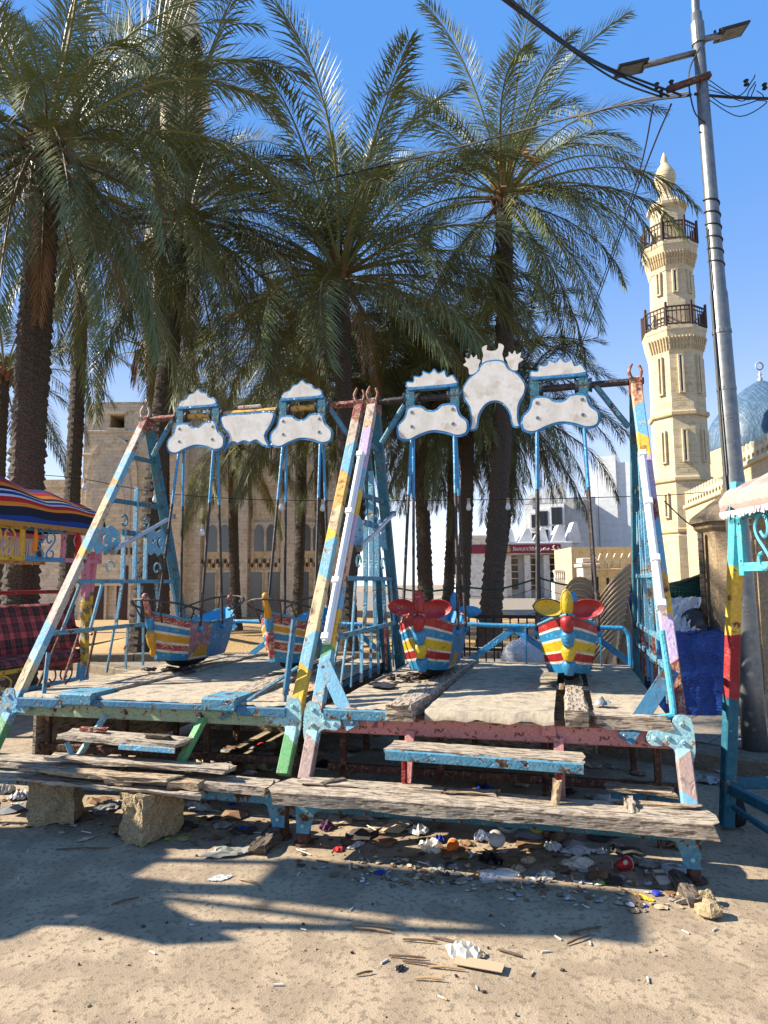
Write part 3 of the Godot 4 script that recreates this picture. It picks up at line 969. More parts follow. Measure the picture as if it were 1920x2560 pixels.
		for q in [[u0 + 0.10, u0 + 0.46, 0.70, 0.06], [u0 + 0.71, u0 + 1.53, 0.712, 0.04], [u0 + 1.77, u1 - 0.04, 0.70, 0.055]]:
			part("deck_edge", bar(lp(q[0], df - 0.02, q[2]), lp(q[1], df - 0.02, q[2]), 0.035, q[3]), M.blue, r)
		for u in [u0 + 0.33, u0 + 1.02, u1 - 0.42]:
			part("beam_clip", bar(lp(u, vb, 0.70), lp(u + 0.09, vb, 0.70), 0.012, 0.09, Vector3(0, 1, 0.3)), M.green_pale, r)
	else:
		canvas_board(r, 0.06, 0.46, df + 0.04, vr + 0.1, 0.755, 21, M.canvas, M.wood, 0.015)
		plank(r, "deck_plank", lp(0.56, df - 0.10, 0.75), lp(0.62, vr + 0.15, 0.75), 0.16, 0.10, M.wood, 22, 0.009)
		canvas_board(r, 0.70, 1.43, df - 0.03, vr + 0.1, 0.765, 23, M.canvas, M.wood, 0.07)
		plank(r, "deck_plank", lp(1.555, df - 0.03, 0.75), lp(1.535, vr + 0.15, 0.75), 0.125, 0.09, M.wood, 24, 0.007)
		canvas_board(r, 1.65, 2.03, df + 0.10, vr + 0.1, 0.765, 25, M.canvas, M.wood, 0.03)
		plank(r, "deck_plank", lp(1.63, df + 0.06, 0.735), lp(2.04, df + 0.06, 0.735), 0.14, 0.07, M.wood, 26, 0.014)
		part("deck_edge", bar(lp(0.07, df - 0.0, 0.715), lp(0.47, df - 0.0, 0.715), 0.04, 0.06), M.blue_worn, r)
		s = nst()
		tube(s, [lp(0.32, vb - 0.005, 0.712), lp(u1 - 0.22, vb - 0.005, 0.712)], 0.013, 6)
		part("front_rod", s, M.rust, r)
		for u in [0.33, 0.36, 1.36, 1.98]:
			part("beam_clip", bar(lp(u, vb - 0.01, 0.685), lp(u + 0.075, vb - 0.01, 0.685), 0.01, 0.085), M.pink, r)
	# step and its hangers
	if left:
		plank(r, "step_plank", lp(-1.53, -0.02, 0.535), lp(-0.66, -0.02, 0.515), 0.20, 0.035, M.wood, 31, 0.008)
		part("step_edge", bar(lp(-1.05, -0.125, 0.50), lp(-0.66, -0.125, 0.495), 0.012, 0.03), M.light_blue, r)
		part("step_hanger", bar(lp(-1.38, vb, 0.62), lp(-1.48, -0.02, 0.32), 0.035, 0.035), M.pale_blue, r)
		part("step_hanger", bar(lp(-1.47, -0.08, 0.50), lp(-1.42, -0.02, 0.30), 0.02, 0.03), M.light_blue, r)
		part("step_hanger", bar(lp(-0.64, vb, 0.63), lp(-0.72, -0.02, 0.33), 0.06, 0.04), M.green, r)
		plank(r, "offcut", lp(-1.44, 0.02, 0.565), lp(-1.24, 0.0, 0.567), 0.05, 0.025, M.red_rust, 33)
		plank(r, "offcut", lp(-0.92, -0.04, 0.555), lp(-0.76, -0.02, 0.55), 0.05, 0.022, M.wood_dark, 34)
	else:
		plank(r, "step_plank", lp(0.51, -0.0, 0.575), lp(1.58, -0.0, 0.56), 0.20, 0.03, M.wood, 32, 0.006)
		part("step_edge", bar(lp(0.52, -0.11, 0.555), lp(1.575, -0.11, 0.54), 0.03, 0.052), M.blue_worn, r)
		for u in [0.60, 1.45]:
			part("step_hanger", bar(lp(u, vb - 0.01, 0.63), lp(u, 0.03, 0.30), 0.055, 0.02), M.pink, r)
			part("step_hanger", bar(lp(u, 0.0, 0.53), lp(u + 0.0, -0.0, 0.32), 0.06, 0.02), M.red, r)
	# bench along the sill
	if left:
		plank(r, "bench_plank", lp(-0.95, -0.10, 0.325), lp(-0.03, -0.10, 0.315), 0.17, 0.05, M.wood, 41, 0.009)
		plank(r, "bench_plank", lp(-2.3, -0.04, 0.345), lp(-1.2, -0.04, 0.355), 0.19, 0.045, M.wood, 42, 0.009)
	else:
		plank(r, "bench_plank", lp(-0.10, -0.13, 0.328), lp(2.17, -0.13, 0.325), 0.24, 0.075, M.wood, 43, 0.009)
		plank(r, "loose_slat", lp(0.02, -0.08, 0.375), lp(0.82, -0.06, 0.372), 0.10, 0.014, M.wood, 44, 0.008)
		plank(r, "loose_slat", lp(0.86, -0.08, 0.374), lp(1.12, -0.06, 0.374), 0.07, 0.012, M.wood_warm, 45, 0.008)
		plank(r, "loose_slat", lp(1.72, -0.05, 0.372), lp(2.12, -0.05, 0.372), 0.05, 0.012, M.wood_warm, 46, 0.007)
		plank(r, "offcut", lp(1.43, -0.14, 0.36), lp(1.44, -0.12, 0.47), 0.04, 0.03, M.wood_warm, 47)
		plank(r, "offcut", lp(1.80, -0.19, 0.34), lp(1.79, -0.06, 0.385), 0.05, 0.05, M.wood, 48, 0.01)
		plank(r, "offcut", lp(0.16, -0.12, 0.38), lp(0.27, -0.04, 0.39), 0.04, 0.02, M.wood_dark, 49)
		part("under_shelf", bar(lp(1.72, 0.22, 0.325), lp(2.06, 0.22, 0.325), 0.04, 0.05), M.blue_worn, r)
		plank(r, "offcut", lp(1.70, 0.24, 0.362), lp(2.05, 0.22, 0.36), 0.14, 0.02, M.wood_warm, 50)
	# side railings
	if left:
		side_fence(r, u0, s_, h_, [1.54, 1.14], true, 5)
	else:
		side_fence(r, u0, s_, h_, [1.54, 1.14], true, 6)
		side_fence(r, u1, s_, h_, [1.54, 1.14, 0.98], true, 7)
	# fluorescent tubes tied to the frames
	if left:
		lamp_tube(r, lp(u0 + 0.05, 1.17, 1.80), lp(u0 + 0.05, 2.12, 2.19), M.alu)
	else:
		lamp_tube(r, lp(u0 + 0.05, 0.95, 1.76), lp(u0 + 0.05, 2.0, 2.12), M.alu)
		lamp_tube(r, lp(u0 - 0.0, 1.235 - 0.02, 2.453 + 0.05), lp(u0 - 0.0, 0.39, 1.10), M.tube_white, true)
		lamp_tube(r, lp(u1 - 0.03, 1.133 - 0.03, 2.36), lp(u1 - 0.03, 0.533 - 0.04, 1.315), M.tube_white, true)
	# fixed boards between the boats
	if left:
		bordered(r, "scalloped_board", smooth_poly([Vector2(-0.26,0.16), Vector2(0.0,0.165), Vector2(0.26,0.16), Vector2(0.245,0.04), Vector2(0.185,-0.06), Vector2(0.235,-0.17), Vector2(0.15,-0.15), Vector2(0.09,-0.105), Vector2(0.03,-0.125), Vector2(-0.03,-0.105), Vector2(-0.09,-0.125), Vector2(-0.15,-0.11), Vector2(-0.235,-0.18), Vector2(-0.185,-0.06), Vector2(-0.245,0.04)], 3), lp(-1.065, s_ - 0.035, 2.90))
		part("bar_block", bx(lp(-1.17, s_ + 0.02, h_ + 0.014), lp(-0.95, s_ - 0.02, h_ + 0.045), 0.006), M.white_worn, r)
	else:
		var fig := [Vector2(-0.05,0.30), Vector2(-0.10,0.27), Vector2(-0.13,0.22), Vector2(-0.20,0.17), Vector2(-0.255,0.08), Vector2(-0.245,0.0), Vector2(-0.20,-0.08), Vector2(-0.19,-0.20), Vector2(-0.205,-0.26), Vector2(-0.14,-0.255), Vector2(-0.115,-0.14), Vector2(-0.06,-0.065), Vector2(0,-0.045), Vector2(0.06,-0.065), Vector2(0.115,-0.14), Vector2(0.14,-0.255), Vector2(0.205,-0.26), Vector2(0.19,-0.20), Vector2(0.20,-0.08), Vector2(0.245,0.0), Vector2(0.255,0.08), Vector2(0.20,0.17), Vector2(0.13,0.22), Vector2(0.10,0.27), Vector2(0.05,0.30)]
		var cb := bordered(r, "cutout_board", smooth_poly(fig, 3), lp(1.015, s_ - 0.035, 2.98), 0.014)
		s = nst()
		plate(s, smooth_poly([Vector2(-0.075,0.25), Vector2(-0.085,0.31), Vector2(-0.075,0.35), Vector2(-0.085,0.41), Vector2(-0.045,0.43), Vector2(-0.05,0.395), Vector2(-0.02,0.38), Vector2(0.02,0.38), Vector2(0.045,0.40), Vector2(0.05,0.435), Vector2(0.09,0.41), Vector2(0.075,0.35), Vector2(0.085,0.30), Vector2(0.07,0.25)], 3), lp(1.015, s_ - 0.034, 2.98), Vector3.RIGHT, Vector3.UP, 0.016)
		part("cutout_head", s, M.board_white, cb)
		for k in [-1.0, 1.0]:
			s = nst()
			plate(s, smooth_poly([Vector2(0.125*k,0.22), Vector2(0.115*k,0.275), Vector2(0.10*k,0.31), Vector2(0.125*k,0.325), Vector2(0.13*k,0.36), Vector2(0.155*k,0.335), Vector2(0.175*k,0.365), Vector2(0.19*k,0.33), Vector2(0.225*k,0.345), Vector2(0.215*k,0.305), Vector2(0.24*k,0.285), Vector2(0.20*k,0.255), Vector2(0.19*k,0.20)], 3), lp(1.015, s_ - 0.033, 2.98), Vector3.RIGHT, Vector3.UP, 0.016)
			part("cutout_hand", s, M.board_white, cb)
	return r
func lamp_tube(r: Node, a: Vector3, b: Vector3, mat, batten := false) -> void:
	var s := nst()
	var d := (b - a).normalized()
	if batten: a += Vector3(0, 0.03, 0.05); b += Vector3(0, 0.03, 0.05)
	tube(s, [a, b], 0.019, 10)
	var t := part("lamp_tube", s, mat, r)
	if batten:
		for k in [0.02, 0.36, 0.72, 0.98]:
			var p := a.lerp(b, k)
			part("tube_clip", bar(p - d * 0.02, p + d * 0.02, 0.055, 0.05), M.tube_white, t)
		part("batten", bar(a + Vector3(0, -0.015, -0.025), b + Vector3(0, -0.015, -0.025), 0.05, 0.03), M.tube_white, t)
	else:
		for k in [0.0, 1.0]:
			var p := a.lerp(b, k)
			part("tube_clip", bar(p - d * 0.015, p + d * 0.015, 0.045, 0.045), M.galv, t)
func hull_ring(t: float) -> Array:
	# outline of the boat seen from above, t 0 (prow) .. 1 (stern), right-hand side: [x, z]
	var pts := [Vector2(0, 0.72), Vector2(0.10, 0.63), Vector2(0.20, 0.44), Vector2(0.215, 0.10), Vector2(0.21, -0.18), Vector2(0.195, -0.36), Vector2(0.10, -0.52), Vector2(0, -0.60)]
	return pts
func build_boat(called: String, label: String, ride_o: Vector3, ride_yaw: float, u: float, s_: float, h_: float, style: int) -> void:
	var base := Transform3D(Basis(Vector3.UP, ride_yaw), ride_o) * lp(u, s_, 0.0)
	var t := thing(called, label, "swing boat", base, ride_yaw, "swing boats hanging over the decks")
	var q := hull_ring(0)
	var tops := [1.285, 1.255, 1.20, 1.175, 1.18, 1.20, 1.25, 1.28]
	var bots := [0.90, 0.88, 0.865, 0.86, 0.86, 0.865, 0.88, 0.90]
	var ins := 0.70
	# bands from bottom (0) to top (1): [upper share, material]
	var st := [[0.17,"hull_blue"],[0.215,"hull_white"],[0.36,"hull_red"],[0.405,"hull_white"],[0.575,"hull_yellow"],[0.62,"hull_white"],[0.775,"hull_blue"],[0.82,"hull_white"],[1.0,"hull_red"]]
	if style == 1: st = [[0.17,"hull_blue"],[0.225,"hull_white"],[0.36,"red_worn"],[0.42,"hull_white"],[0.575,"hull_ochre"],[0.63,"hull_white"],[0.76,"hull_blue"],[0.82,"hull_white"],[1.0,"red_worn"]]
	if style == 2: st = [[0.22,"hull_blue"],[0.265,"hull_white"],[0.42,"red_worn"],[0.465,"hull_white"],[0.60,"hull_blue"],[0.64,"hull_white"],[0.76,"hull_ochre"],[0.80,"hull_white"],[1.0,"red_worn"]]
	var mesh := ArrayMesh.new()
	var vert := func(i: int, sd: float, k: float) -> Vector3:
		var bulge := 1.0 - (1.0 - ins) * pow(1.0 - k, 1.6)
		return Vector3(q[i].x * sd * bulge, lerpf(bots[i], tops[i], k), q[i].y * (1.0 - 0.16 * pow(1.0 - k, 1.4)))
	var surfs := {}
	for sd in [-1.0, 1.0]:
		for i in q.size() - 1:
			var side: bool = i == 2 or i == 3 or i == 4
			var k0 := 0.0
			for b in st:
				var mname: String = b[1]
				if side: mname = "hull_blue" if i != 2 else ("mauve" if style == 1 else "hull_blue")
				if not surfs.has(mname): surfs[mname] = nst()
				quad(surfs[mname], vert.call(i, sd, k0), vert.call(i + 1, sd, k0), vert.call(i + 1, sd, b[0]), vert.call(i, sd, b[0]), Vector3(0, 1.05, 0.05))
				k0 = b[0]
	for k in surfs:
		var s: SurfaceTool = surfs[k]
		s.generate_normals()
		s.index()
		s.commit(mesh)
		mesh.surface_set_material(mesh.get_surface_count() - 1, M[k])
	var hull := part("hull", mesh, null, t)
	# inside shell, floor, gunwale
	var s2 := nst()
	for sd in [-1.0, 1.0]:
		for i in q.size() - 1:
			var f := func(p: Vector3) -> Vector3: return Vector3(p.x * 0.9, p.y, p.z * 0.95)
			quad(s2, f.call(vert.call(i, sd, 0.05)), f.call(vert.call(i + 1, sd, 0.05)), f.call(vert.call(i + 1, sd, 0.99)), f.call(vert.call(i, sd, 0.99)), Vector3(vert.call(i, sd, 0.5).x * 3.0, 1.0, vert.call(i, sd, 0.5).z * 3.0))
			tri(s2, Vector3(0, 0.885, 0.05), f.call(vert.call(i, sd, 0.05)), f.call(vert.call(i + 1, sd, 0.05)), Vector3(0, 0, 0))
			quad(s2, f.call(vert.call(i, sd, 0.99)), f.call(vert.call(i + 1, sd, 0.99)), vert.call(i + 1, sd, 1.0), vert.call(i, sd, 1.0), Vector3.ZERO)
	part("inner_shell", s2, M.blue_clean, hull)
	# triangle painted on the flanks
	for sd in [-1.0, 1.0]:
		var a: Vector3 = vert.call(2, sd, 0.03)
		var b: Vector3 = vert.call(3, sd, 0.03)
		var c: Vector3 = vert.call(3, sd, 0.98)
		var o := Vector3(0.004 * sd, 0, 0)
		var s3 := nst()
		tri(s3, a + o, b + o, c + o, Vector3(0, 1, 0))
		part("flank_border", s3, M.hull_white, hull)
		s3 = nst()
		var ce := (a + b + c) / 3.0
		tri(s3, a.lerp(ce, 0.16) + o * 2, b.lerp(ce, 0.16) + o * 2, c.lerp(ce, 0.16) + o * 2, Vector3(0, 1, 0))
		part("flank_triangle", s3, M.hull_ochre, hull)
	# keel skid
	s2 = nst(true)
	lump(s2, Vector3(0, 0.875, 0.10), Vector3(0.10, 0.085, 0.36), 0.0, 1, 10, 8)
	part("keel_skid", s2, M.rubber, t)
	# gunwale rail
	s2 = nst()
	var gp := []
	for i in q.size(): gp.append(vert.call(i, 1.0, 1.0))
	for i in range(q.size() - 2, 0, -1): gp.append(vert.call(i, -1.0, 1.0))
	gp.append(gp[0])
	tube(s2, gp, 0.011, 6, false)
	part("gunwale", s2, M.blue_worn if style else M.red_worn, t)
	# seats inside
	for z in [0.30, -0.25]:
		part("seat_board", bx(Vector3(-0.16, 1.02, z - 0.09), Vector3(0.16, 1.045, z + 0.09), 0.006), M.blue_clean, t)
	# prow column
	var cols: Array = [["hull_red","hull_blue","hull_yellow","hull_blue"], ["red_worn","hull_blue","hull_ochre","hull_ochre"], ["hull_ochre","hull_blue","red_worn","red_worn"], ["hull_red","hull_blue","hull_yellow","hull_blue"]][style]
	var pc := Vector3(0, 0, 0)
	if style == 0 or style == 3:
		for k in 4:
			var y := 1.265 - k * 0.098
			var z: float = vert.call(0, 1.0, clampf((y - 0.95) / 0.36, 0, 1)).z
			s2 = nst(true)
			lathe(s2, [[0.004, y + 0.014], [0.034, y + 0.009], [0.046, y - 0.012], [0.048, y - 0.028], [0.043, y - 0.055], [0.034, y - 0.08], [0.028, y - 0.094], [0.004, y - 0.098]], 14, Vector3(0, 0, z - 0.008))
			part("prow_bulb", s2, M[cols[k]], t)
		# petals: two shallow dishes to the sides and one standing
		var pm: Array = [M.hull_yellow, M.hull_yellow, M.hull_red] if style == 3 else [M.hull_red, M.hull_red, M.hull_red]
		for k in 3:
			s2 = nst(true)
			var ang: float = [deg_to_rad(172), deg_to_rad(90), deg_to_rad(6)][k]
			var ax := Vector3(cos(ang), sin(ang), 0.05).normalized()
			var ay := Vector3(-sin(ang), cos(ang), 0)
			var ln: float = [0.20, 0.185, 0.215][k]
			var wd: float = [0.056, 0.035, 0.060][k]
			var o := Vector3([-0.022, 0.0, 0.022][k], [1.315, 1.265, 1.31][k], 0.685)
			var rows := []
			for i in 13:
				var x := i / 12.0
				var hw := wd * pow(sin(PI * clampf(pow(x, 0.9), 0.0, 1.0)), 0.48) + 0.002
				var row := []
				for j in 9:
					var y := (j / 4.0 - 1.0)
					var dish := -0.028 * (1.0 - y * y) * sin(PI * x) if k != 1 else 0.022 * (1.0 - y * y) * sin(PI * x)
					row.append(o + ax * (x * ln) + ay * (y * hw) + Vector3(0, 0, dish))
				rows.append(row)
			for i in 12:
				for j in 8:
					var ref: Vector3 = rows[i][j] - Vector3(0, 0, 1)
					quad(s2, rows[i][j], rows[i + 1][j], rows[i + 1][j + 1], rows[i][j + 1], ref)
					var bk := Vector3(0, 0, -0.008)
					quad(s2, rows[i][j] + bk, rows[i + 1][j] + bk, rows[i + 1][j + 1] + bk, rows[i][j + 1] + bk, rows[i][j] + Vector3(0, 0, 1))
			var pt := part("petal", s2, pm[k], t)
			s2 = nst()
			var rim := []
			for i in 13: rim.append(rows[i][0])
			for i in range(12, -1, -1): rim.append(rows[i][8])
			tube(s2, rim, 0.005, 5)
			part("petal_rim", s2, M.iron if k == 0 and style == 3 else pm[k], pt)
		# stern petal in blue
		s2 = nst(true)
		lump(s2, Vector3(0.05, 1.30, -0.60), Vector3(0.045, 0.12, 0.012), 0.0, 2, 10, 8)
		lump(s2, Vector3(0.17, 1.25, -0.58), Vector3(0.12, 0.05, 0.012), 0.0, 2, 10, 8)
		part("stern_petal", s2, M.blue_clean, t)
	else:
		s2 = nst(true)
		tube(s2, [Vector3(0, 1.44, 0.80), Vector3(0, 1.425, 0.80), Vector3(0, 1.40, 0.795), Vector3(0, 1.37, 0.785), Vector3(0, 1.25, 0.735)], [0.01, 0.025, 0.027, 0.02, 0.033], 12)
		part("prow_post", s2, M[cols[0]], t)
		s2 = nst(true)
		tube(s2, [Vector3(0, 1.26, 0.735), Vector3(0, 1.235, 0.73), Vector3(0, 1.17, 0.72), Vector3(0, 1.13, 0.715)], [0.03, 0.036, 0.032, 0.02], 12)
		part("prow_bulb", s2, M[cols[1]], t)
		s2 = nst(true)
		tube(s2, [Vector3(0, 1.14, 0.715), Vector3(0, 1.10, 0.71), Vector3(0, 1.03, 0.69), Vector3(0, 0.99, 0.675), Vector3(0, 0.97, 0.67), Vector3(0, 0.94, 0.665), Vector3(0, 0.925, 0.66)], [0.025, 0.038, 0.034, 0.02, 0.027, 0.024, 0.008], 12)
		part("prow_bulb", s2, M[cols[2]], t)
		s2 = nst(true)
		tube(s2, [Vector3(0, 1.40, -0.66), Vector3(0, 1.38, -0.66), Vector3(0, 1.22, -0.60)], [0.02, 0.026, 0.03], 10)
		part("stern_post", s2, M.red_worn, t)
		# iron hoops round bow and stern
		for e in [1.0, -1.0]:
			s2 = nst()
			var hp := []
			for k in 17:
				var a := deg_to_rad(-20 + 220.0 * k / 16)
				hp.append(Vector3(cos(a) * 0.26, 1.30 + 0.09 * sin(a), (0.42 if e > 0 else 0.30) * e + sin(a) * 0.42 * e))
			tube(s2, hp, 0.009, 6)
			for k in [2, 6, 10, 14]:
				var b: Vector3 = hp[k]
				tube(s2, [b, Vector3(b.x * 0.72, 1.2, b.z * 0.86)], 0.007, 5)
			part("grab_hoop", s2, M.iron, t)
	# hanger rods in pairs from each bearing, blue above, rusty brown below
	for sd in [-1.0, 1.0]:
		for e in [0.30, -0.10]:
			var top := Vector3(0.17 * sd, h_ - 0.06, 0.012 * signf(e))
			var bot := Vector3(0.215 * sd, 1.13, e)
			var cut := top.lerp(bot, 0.42)
			s2 = nst()
			tube(s2, [top, cut], 0.013, 8)
			var rod := part("hanger_rod", s2, M.blue_clean, t)
			s2 = nst()
			tube(s2, [cut, bot], 0.0125, 8)
			part("lower_rod", s2, M.iron, rod)
			s2 = nst()
			tube(s2, [bot + Vector3(0.02 * sd, 0, 0), bot - Vector3(0.02 * sd, 0, 0)], 0.022, 8)
			part("rod_bolt", s2, M.blue_clean, rod)
		s2 = nst()
		tube(s2, [Vector3(0.185 * sd - 0.05, h_ - 0.015, 0), Vector3(0.185 * sd + 0.05, h_ - 0.015, 0)], 0.05, 14)
		part("bearing_collar", s2, M.teal, t)
		for e in [-0.058, 0.058]:
			s2 = nst()
			tube(s2, [Vector3(0.185 * sd + e - 0.008, h_ - 0.015, 0), Vector3(0.185 * sd + e + 0.008, h_ - 0.015, 0)], 0.056, 14)
			part("collar_ring", s2, M.iron, t)
		part("collar_strap", bx(Vector3(0.185 * sd - 0.035, h_ - 0.13, 0.025), Vector3(0.185 * sd + 0.035, h_ + 0.06, 0.05), 0.004), M.teal, t)
	# the boards on the hanger: crest above the bar and cloud-shaped board below
	var pb := bordered(t, "cloud_board", panel_poly(), Vector3(0, h_ - 0.235, 0.062))
	for b in [[-0.17,0.09],[0.17,0.09],[-0.17,-0.03],[0.17,-0.03]]:
		bolt(pb, Vector3(b[0], h_ - 0.235 + b[1], 0.075), Vector3.BACK, 0.014, M.galv, 0.25)
	bordered(t, "crest_board", crest_poly(0 if style in [1, 2] else 1), Vector3(0, h_ + 0.075, 0.04), 0.012)
	part("crest_sill", bx(Vector3(-0.205, h_ + 0.045, -0.01), Vector3(0.205, h_ + 0.07, 0.055), 0.004), M.board_blue, t)
func build_rides() -> void:
	ride_frame(true)
	ride_frame(false)
	build_boat("swing_boat", "worn striped swing boat with red knobbed prow post and yellow flank triangle", LO, LYAW, -1.57, LS, LH, 1)
	build_boat("swing_boat", "worn striped swing boat with yellow-topped prow post and iron grab hoop", LO, LYAW, -0.53, LS, LH, 2)
	build_boat("swing_boat", "striped swing boat with three red petals on its prow", RO, RYAW, 0.515, RS, RH, 0)
	build_boat("swing_boat", "striped swing boat with two yellow petals and one red on its prow", RO, RYAW, 1.52, RS, RH, 3)
# ---------------------------------------------------------------- ground, plaza, kerb
const K0 := Vector3(5.2, 0, -3.3)
const KD := Vector3(-0.764, 0, -0.645)
const KN := Vector3(0.645, 0, -0.764)
func kp(a: float, b: float, y := 0.0) -> Vector3: return K0 + KD * a + KN * b + Vector3(0, y, 0)
func sheet(pts: Array, y: float) -> SurfaceTool:
	var s := nst()
	for i in range(1, pts.size() - 1):
		tri(s, Vector3(pts[0].x, y, pts[0].z), Vector3(pts[i].x, y, pts[i].z), Vector3(pts[i + 1].x, y, pts[i + 1].z), Vector3(0, -50, 0))
	return s
func build_ground() -> void:
	struct("ground", sheet([Vector3(-300, 0, 60), Vector3(300, 0, 60), Vector3(300, 0, -500), Vector3(-300, 0, -500)], 0.0), M.ground)
	# raised plaza behind the rides, edged with kerb stones
	var pz := struct("pavement", sheet([kp(-60, 0.30), kp(80, 0.30), kp(80, 400), kp(-60, 400)], 0.14), M.slab)
	var kb := Node3D.new()
	kb.name = "kerb"
	kb.set_meta("kind", "structure")
	add_child(kb)
	var g := RandomNumberGenerator.new()
	g.seed = 8
	var a := -4.0
	while a < 18.0:
		var ln := g.randf_range(0.75, 0.95)
		var s := nst()
		var o := g.randf_range(-0.012, 0.012)
		var h := 0.15 + g.randf_range(-0.006, 0.006)
		beam(s, kp(a + 0.008, 0.15 + o, h / 2 - 0.03), kp(a + ln - 0.008, 0.15 + o, h / 2 - 0.03), 0.30, h + 0.06, Vector3.UP, 0.022)
		part("kerb_stone", s, M.kerb, kb)
		a += ln
	# paving slabs that can be told apart, near the lamp post
	for i in 11:
		for j in 8:
			var s := nst()
			var h := g.randf_range(0.0, 0.006)
			var c0 := kp(0.2 + i * 0.42, 0.32 + j * 0.42, 0.146 + h)
			beam(s, c0 + KN * 0.205, c0 + KN * 0.205 + KD * 0.408, 0.408, 0.012, Vector3.UP, 0.003)
			part("paving_slab", s, M.slab, pz)
	# sandy plot under the palms and a heap of sand
	var f := FastNoiseLite.new()
	f.seed = 4
	f.frequency = 0.35
	var s2 := nst(true)
	var n := 44
	var gr := []
	for i in n + 1:
		var row := []
		for j in n + 1:
			var x := -26.0 + 32.0 * i / n
			var z := -12.6 - 22.0 * j / n
			var edge: float = minf(minf(i, n - i), minf(j, n - j))
			var y := 0.14 + (0.02 + 0.10 * maxf(0.0, f.get_noise_2d(x, z) + 0.25)) * minf(edge / 2.0, 1.0) - 0.02 * (1.0 if edge == 0 else 0.0)
			var hd := Vector2(x + 4.6, (z + 15.2) * 1.1).length()
			y += 0.42 * exp(-hd * hd / 1.6) + 0.03 * f.get_noise_2d(x * 6, z * 6) * (1.0 if edge > 0 else 0.0)
			row.append(Vector3(x, y, z))
		gr.append(row)
	for i in n:
		for j in n: quad(s2, gr[i][j], gr[i + 1][j], gr[i + 1][j + 1], gr[i][j + 1], gr[i][j] - Vector3(0, 9, 0))
	struct("sand", s2, M.sand)
	var pk := Node3D.new()
	pk.name = "plot_kerb"
	pk.set_meta("kind", "structure")
	add_child(pk)
	for i in 26:
		part("kerb_stone", bx(Vector3(-16.0 + i * 0.82, 0.10, -12.62), Vector3(-15.2 + i * 0.82, 0.27 + 0.008 * (i % 3), -12.44), 0.015), M.kerb, pk)

# ---------------------------------------------------------------- date palms
var FR := {}
func frond_mesh(e0: float, droop: float, nl: int, vee: float, sag: float, leaf, rach, sd: int, lf := 1.0) -> ArrayMesh:
	# a frond of unit length along +x, rising at e0 and bowing down by droop; each leaflet a narrow folded blade
	var g := RandomNumberGenerator.new()
	g.seed = sd
	var n := 16
	var pts := [Vector3.ZERO]
	var dirs := []
	var side_bend := g.randf_range(-0.25, 0.25)
	for i in n:
		var t := (i + 0.5) / n
		var e := e0 - droop * pow(t, 1.5)
		var yw := side_bend * t * t
		dirs.append(Vector3(cos(e) * cos(yw), sin(e), cos(e) * sin(yw)))
		pts.append(pts[-1] + dirs[-1] / n)
	var s := nst()
	var rad := []
	for i in n + 1: rad.append(lerpf(0.0105, 0.0014, pow(float(i) / n, 0.6)))
	tube(s, pts, rad, 4, false)
	s.generate_normals()
	s.index()
	var mesh := ArrayMesh.new()
	s.commit(mesh)
	mesh.surface_set_material(0, rach)
	var verts := PackedVector3Array()
	var norms := PackedVector3Array()
	for k in nl:
		var t := 0.16 + 0.84 * pow((k + 0.5) / nl, 0.95)
		var fi := minf(t * n, n - 0.001)
		var i := int(fi)
		var p: Vector3 = pts[i].lerp(pts[i + 1], fi - i)
		var d: Vector3 = dirs[i]
		var sx := d.cross(Vector3.UP).normalized()
		if sx.length() < 0.5: sx = Vector3.BACK
		var up := sx.cross(d).normalized()
		var prof := sin(PI * clampf(0.12 + 0.80 * t, 0, 1))
		var ll := (0.115 * prof + 0.035) * lf
		for sd2 in [-1.0, 1.0]:
			var l2 := ll * g.randf_range(0.8, 1.12)
			var fw := lerpf(0.45, 1.25, t) + g.randf_range(-0.15, 0.15)
			var ve: float = vee + [-0.5, 0.15, 0.55][k % 3] + g.randf_range(-0.25, 0.25)
			var ld: Vector3 = (d * fw + sx * sd2 * cos(ve) + up * sin(ve)).normalized()
			ld = (ld + Vector3(0, -sag * 0.5, 0)).normalized()
			var tip: Vector3 = p + ld * l2 + Vector3(0, -sag * l2 * 0.5, 0)
			var mid: Vector3 = p + ld * l2 * 0.45
			var nrm := ld.cross(sx * sd2).normalized()
			var wdir := ld.cross(up * cos(0.6) + sx * sd2 * sin(0.6)).normalized()
			var hw := 0.0029 * lf
			var q := [p, mid + wdir * hw, mid - wdir * hw, tip]
			for tr in [[0, 1, 2], [1, 3, 2]]:
				var nn: Vector3 = -(q[tr[1]] - q[tr[0]]).cross(q[tr[2]] - q[tr[0]]).normalized()
				for m in tr:
					verts.append(q[m])
					norms.append(nn)
	var arr := []
	arr.resize(Mesh.ARRAY_MAX)
	arr[Mesh.ARRAY_VERTEX] = verts
	arr[Mesh.ARRAY_NORMAL] = norms
	mesh.add_surface_from_arrays(Mesh.PRIMITIVE_TRIANGLES, arr)
	mesh.surface_set_material(1, leaf)
	return mesh
func make_fronds() -> void:
	# by age: young and upright to old and hanging; two shapes of each; three tones
	var ages := [[1.42, 0.75], [1.22, 1.15], [0.98, 1.45], [0.70, 1.55], [0.40, 1.45], [0.05, 1.25], [-0.35, 1.0], [-0.85, 0.6]]
	for tone in ["leaf", "leaf_light", "leaf_dark"]:
		var lst := []
		for a in ages.size():
			for v in 2:
				lst.append(frond_mesh(ages[a][0] + 0.08 * v, ages[a][1] * (1.0 + 0.15 * v), 118, 0.45 - 0.05 * a, 0.10 + 0.05 * a, M[tone], M.rachis if a < 5 else M.rachis_old, a * 10 + v))
		FR[tone] = lst
	var dry := []
	for v in 3: dry.append(frond_mesh(-0.55 - 0.3 * v, 0.9, 60, 0.1, 0.7, M.leaf_dry, M.rachis_old, 300 + v))
	FR.dry = dry
